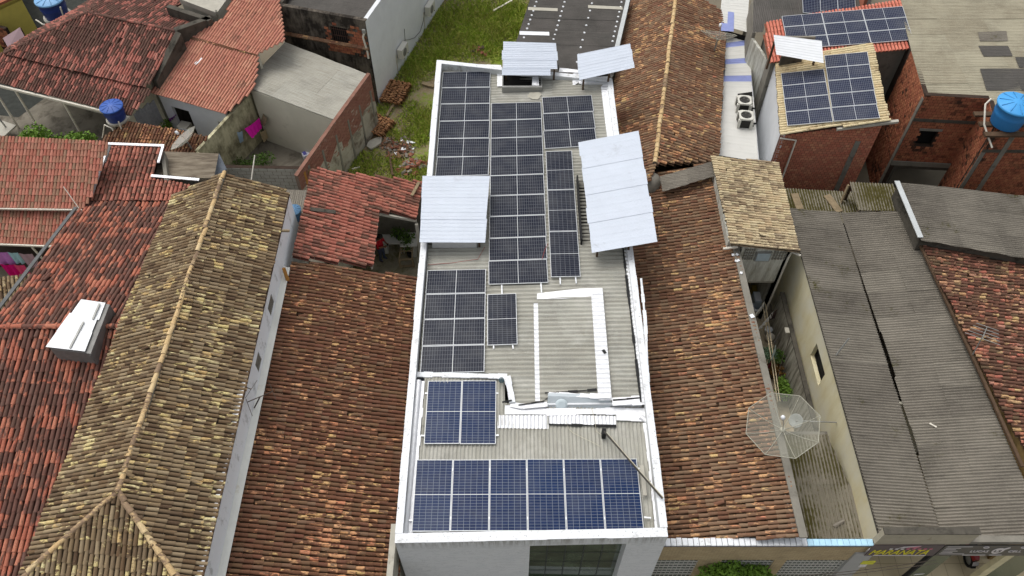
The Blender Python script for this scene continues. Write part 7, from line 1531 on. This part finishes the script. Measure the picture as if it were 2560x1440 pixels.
for i in range(11):
    a = xm + (xs1 - xm) * i / 11; b = xm + (xs1 - xm) * (i + 1) / 11; MB().box(a + .006, YF - .06, ztop - .098, b - .006, YF + .14, ztop - .03).build('blue_coping_tile', plain('pale_blue_tile', srgb(176, 216, 236), .5), SF)
shr = shrub('leafy green street tree top at the bottom edge', [(1790, 1440, 2.0, .55), (1820, 1425, 2.2, .5), (1850, 1445, 1.8, .6), (1890, 1440, 2.0, .45), (1905, 1450, 1.7, .4), (1800, 1460, 1.6, .6)], LEAFB, .13, 9, 'street_tree', dens=2.5)
# shops under the grey valley roof
SP_ = thing('shop_unit', 'open shop unit with dark fascia below the grey valley roof', 'shop', (13, 8.6, 0)); YS = 8.52
def T(txt, size, mat, x, z, parent, sx=1.0, shear=0.0, name='lettering', y=YS - .035):
    cu = bpy.data.curves.new('t', 'FONT'); cu.body = txt; cu.size = size; cu.extrude = .006; cu.shear = shear; ob = bpy.data.objects.new('t', cu); COL.objects.link(ob); bpy.context.view_layer.update()
    me = bpy.data.meshes.new_from_object(ob.evaluated_get(bpy.context.evaluated_depsgraph_get())); bpy.data.objects.remove(ob); me.materials.clear(); me.materials.append(mat)
    for v in me.vertices: x0, y0_, z0 = v.co; v.co = (x + x0 * sx, y - z0, z + y0_)
    return obj(name, me, parent)
za, zc = atY(2250, 1361, YS).z, atY(2250, 1387, YS).z
xl, xr = atY(2186, 1361, YS).x, atY(2364, 1361, YS).x; xe = atY(2600, 1361, YS).x
zpt = atY(2300, 1336, YS).z; xpr = atY(2452, 1336, YS).x
MB().box(xl, YS, za + .003, xpr, YS + .18, zpt).build('parapet', plain('stained_cream_parapet', srgb(176, 168, 148), .9, var=.1, dirt=srgb(132, 122, 100), dirt_at=.6), SP_); MB().box(xl, YS - .01, zpt + .002, xpr, YS + .2, zpt + .05).build('parapet_top', CONCD, SP_)
MB().box(xpr + .003, YS, za + .003, xe, YS + .2, za + .2).build('roof_edge', CONC, SP_)
s1_ = thing('shop_sign', 'brown shop sign with slanting yellow lettering MARANATA', 'sign', (xl, YS, zc)); MB().box(xl, YS - .03, zc, xr - .02, YS - .003, za).build('sign_board', plain('sign_brown', srgb(88, 76, 80), .5, var=.1), s1_)
YEL = plain('sign_yellow', srgb(226, 214, 30), .5); SW_ = plain('sign_white', srgb(216, 210, 210), .5); PK = plain('sign_pink', srgb(196, 110, 130), .5)
H = za - zc
T('MARANATA', H * .62, YEL, xl + .06, zc + H * .14, s1_, (xr - xl) * .86 / (H * .62 * 5.6), .25)
for i in range(8): MB().box(xl + .55 + i * .17, YS - .04, zc + H * .62, xl + .64 + i * .17, YS - .032, zc + H * .72).build('small_letter', SW_ if i < 3 else PK, s1_)
MB().box(xl + .25, YS - .04, zc + H * .03, xl + 1.85, YS - .032, zc + H * .08).build('small_line', SW_, s1_)
m = MB(); px0, pz0 = xl + .78, zc + H * .74
for pts_, mt in (([(0, 0), (.12, .14), (.62, .2), (.3, .1)], SW_), ([(.25, .0), (.36, .12), (.62, .18), (.5, -.02), (.42, .08)], PK)): MB().prism([(px0 + a, YS - .034, pz0 + b * H * 1.1) for a, b in pts_], (0, -.008 - (.004 if mt is PK else 0), 0)).build('emblem', mt, s1_)
s2_ = thing('shop_sign', 'black shop sign LUCAS CELL with white emblem at the right', 'sign', (xr, YS, zc)); MB().box(xr + .02, YS - .03, zc, xe, YS - .003, za - .02).build('sign_board', plain('sign_black', srgb(36, 36, 38), .4, .5, var=.1), s2_)
xL2, xC2 = atY(2424, 1376, YS).x, atY(2519, 1376, YS).x
T('LUCAS', H * .24, SW_, xL2, zc + H * .36, s2_, .85); T('CELL', H * .24, SW_, xC2, zc + H * .36, s2_, .85)
ax = atY(2494, 1374, YS).x; az = zc + H * .5
m = MB(); m.prism([(ax + .17 * cos(a * pi / 10), YS - .034, az + H * .26 * sin(a * pi / 10)) for a in range(20)], (0, -.008, 0)); m.build('emblem', SW_, s2_); MB().prism([(ax + .07, YS - .034, az + H * .2), (ax + .22, YS - .034, az + H * .36), (ax + .26, YS - .034, az + H * .26), (ax + .15, YS - .034, az + H * .1)], (0, -.009, 0)).build('emblem', SW_, s2_)
T('LS', H * .24, plain('sign_black', (0, 0, 0)), ax - .12, az - H * .09, s2_, 1.1, 0, 'emblem_letters', YS - .046)
for i in range(6):
    z = za - .13 - i * H * .135; MB().box(xr + .1, YS - .036, z, xr + .1 + (.75 if i in (0, 5) else .35 + .1 * (i % 2)), YS - .031, z + H * .035).build('small_line', SW_, s2_)
MB().box(xL2 - .1, YS - .036, zc + H * .06, xL2 + .6, YS - .031, zc + H * .11).build('small_line', SW_, s2_); MB().box(xL2 + .72, YS - .036, zc + H * .06, xL2 + 1.1, YS - .031, zc + H * .11).build('small_line', SW_, s2_)
for (cx_, cz_) in ((xL2 + .33, za - .16), (xC2 + .3, za - .16)):
    m = MB(); m.tube([(cx_ + .08 * cos(a * pi / 6), YS - .036, cz_ + .06 * sin(a * pi / 6)) for a in range(13)], .012, 5); m.build('ring_mark', SW_, s2_)
MB().box(xl - .25, YS + .02, 0, xl + .32, YS + .2, zc).build('grey_pier', plain('grey_pier', srgb(168, 168, 166), .7, var=.04), SP_)
pa = atY(2158, 1402, YS + .02); MB().box(pa.x, YS + .005, pa.z - .3, pa.x + .4, YS + .018, pa.z).build('yellow_poster', plain('poster_yellow', srgb(206, 204, 60), .6, var=.1), SP_); MB().box(pa.x + .02, YS + .005, pa.z - .55, pa.x + .24, YS + .018, pa.z - .33).build('white_notice', SW_, SP_)
MB().box(xr - .03, YS, 0, xr + .05, YS + .12, zc).build('black_post', BLACK, SP_)
GG = plain('green_glass_panel', srgb(54, 76, 58), .25, .5, var=.25, scale=1.5); MB().box(xr + .053, YS + .04, .03, xr + .66, YS + .07, zc).build('glass_pane', GG, SP_)
q = [V((xr - .03, YS + .5 + .1 * i, 1.0 + .0 * i)) for i in range(2)]; MB().obox((xr + .2, YS + .036, 1.3), (.28, 0, .06), (0, -.004, 0), (.03, 0, .1)).build('glass_decal', SW_, SP_)
x2_ = atY(2530, 1388, YS).x; MB().box(x2_ - .1, YS + .03, 0, x2_ + .16, YS + .2, zc).build('cream_pier', plain('cream_pier', srgb(206, 196, 160), .5), SP_); MB().box(x2_ + .163, YS + .05, .03, x2_ + 1.2, YS + .08, zc).build('glass_pane', GG, SP_)
wall(SP_, (11.2, YS + 5), (xe, YS + 5), 0, 3.7, CREAMW, .1, name='back_wall'); 
k = NT('cream_floor_tiles'); bt = k.n('TexBrick', Scale=1.0, Vector=k.pos()); bt.offset = 0
for nm, v in (('Color1', srgb(214, 200, 166)), ('Color2', srgb(206, 192, 158)), ('Mortar', srgb(176, 160, 128))): bt.inputs[nm].default_value = (*v, 1)
bt.inputs['Brick Width'].default_value = .55; bt.inputs['Row Height'].default_value = .55; bt.inputs['Mortar Size'].default_value = .012
floor_sheet('shop_floor', [(11.0, 7.0), (22, 7.0), (22, 13.4), (11.0, 13.4)], k.done(bt.outputs[0], .3, .4), .03)
floor_sheet('pavement', [(-30, 3.0), (30, 3.0), (30, 7.0), (-30, 7.0)], CONCP, .02)
floor_sheet('street', [(-60, -8), (60, -8), (60, 3.0), (-60, 3.0)], plain('asphalt', (.05, .05, .052), .9, var=.2), .006)
# parked motorcycle, tail towards the street
mc = at(2438, 1416, .55); MC = thing('motorcycle', 'red motorcycle parked in the phone shop entrance with its number plate showing', 'motorcycle', (mc.x, mc.y, .03)); mx, my = mc.x, mc.y + .88; z_ = .03
RED = plain('red_fairing', srgb(150, 16, 24), .3, .5, var=.05); RUB = plain('tyre', (.02, .02, .02), .85)
for (yy, nm) in ((my - .55, 'rear_wheel'), (my + .72, 'front_wheel')):
    w_ = MB().lathe((mx, yy, z_ + .3), [(.2, -.05), (.29, -.05), (.305, 0), (.29, .05), (.2, .05), (.2, -.05)], 20, axis=(1, 0, 0)).build(nm, RUB, MC); MB().lathe((mx, yy, z_ + .3), [(.0, .03), (.06, .035), (.19, .02), (.2, -.02), (.06, -.035), (0, -.03)], 16, axis=(1, 0, 0)).build('rim', STEEL, w_)
b = MB(); prof = [(-.75, .80, .09), (-.6, .84, .13), (-.3, .84, .15), (0, .82, .17), (.25, .9, .19), (.45, .85, .12)]; vs = []
for (yy, zz, ww_) in prof: vs += [(mx - ww_, my + yy, z_ + zz - .16), (mx - ww_ * .8, my + yy, z_ + zz), (mx + ww_ * .8, my + yy, z_ + zz), (mx + ww_, my + yy, z_ + zz - .16)]
b.add(vs, [(4 * i + j, 4 * i + j + 1, 4 * i + j + 5, 4 * i + j + 4) for i in range(5) for j in range(3)] + [(0, 1, 2, 3), (20, 23, 22, 21)]); b.build('body_fairing', RED, MC)
b = MB(); b.prism([(mx - .11, my - .55, z_ + .85), (mx + .11, my - .55, z_ + .85), (mx + .13, my + .0, z_ + .83), (mx - .13, my + .0, z_ + .83)], (0, 0, .05)); b.build('seat', BLACK, MC)
b = MB(); b.obox((mx - .1, my - .86, z_ + .52), (.2, 0, 0), (0, .07, .16), (0, -.01, .004)); b.build('number_plate', SW_, MC); b = MB(); b.obox((mx - .08, my - .90, z_ + .36), (.16, 0, 0), (0, .1, .2), (0, .02, 0)); b.build('mudguard', RUB, MC)
b = MB(); b.tube([(mx - .33, my + .4, z_ + .98), (mx - .1, my + .5, z_ + .96), (mx + .1, my + .5, z_ + .96), (mx + .33, my + .4, z_ + .98)], .018, 6); b.build('handlebar', STEEL, MC)
for s in (-1, 1):
    b = MB(); b.tube([(mx + .25 * s, my + .45, z_ + .98), (mx + .3 * s, my + .4, z_ + 1.15)], .008, 5); b.lathe((mx + .3 * s, my + .4, z_ + 1.17), [(0, .01), (.05, .01), (.05, -.01), (0, -.01)], 10, axis=(0, -1, .1)); b.build('mirror', BLACK, MC); MB().tube([(mx + .08 * s, my + .72, z_ + .3), (mx + .07 * s, my + .5, z_ + .95)], .022, 6).build('fork', STEEL, MC)
b = MB(); b.tube([(mx + .16, my + .1, z_ + .28), (mx + .17, my - .7, z_ + .36)], .045, 8); b.build('exhaust', STEEL, MC); MB().box(mx - .12, my - .2, z_ + .22, mx + .12, my + .25, z_ + .5).build('engine', plain('engine_grey', srgb(90, 90, 88), .5, .5, .5), MC)
for i, (x0, y0_, x1, y1) in enumerate(((1985, 1446, 2345, 1408), (1985, 1441, 2340, 1400))):
    m = MB(); A, B = at(x0, y0_, 4.6), at(x1, y1, 4.8); m.tube([A * (1 - f) + B * f - V((0, 0, .15 * sin(pi * f))) for f in (0, .25, .5, .75, 1)], .01, 5); m.build('power_cable', DK, None, ('lower' if i == 0 else 'upper') + ' of two thin cables crossing the shop front', 'cable', 'street cables')
# street palm across the road, seen only in the shop glass
PT_ = thing('palm_tree', 'palm tree across the street mirrored in the shop window', 'tree', (2.2, 2.2, 0)); MB().tube([(2.2, 2.2, 0), (2.25, 2.2, 1.6), (2.2, 2.25, 3.2)], .13, 8, r1=.09).build('trunk', WOOD, PT_)
fr_ = MB(); rg = random.Random(3)
for i in range(16):
    a = 2 * pi * i / 16 + rg.uniform(-.1, .1); el = rg.uniform(.1, .9); L_ = rg.uniform(1.5, 2.0); prev = V((2.2, 2.25, 3.2))
    for s in range(8):
        f = (s + 1) / 8; p = V((2.2 + cos(a) * L_ * f, 2.25 + sin(a) * L_ * f, 3.2 + el * L_ * f - 1.1 * L_ * .6 * f * f)); side = V((-sin(a), cos(a), 0))
        for q in (-1, 1): fr_.add([prev, p, p + side * q * .38 * sin(pi * (f * .9 + .05)) - V((0, 0, .18)), prev + side * q * .38 * sin(pi * (f - .08)) - V((0, 0, .15))], [(0, 1, 2, 3)])
        prev = p
fr_.build('fronds', LEAF, PT_)
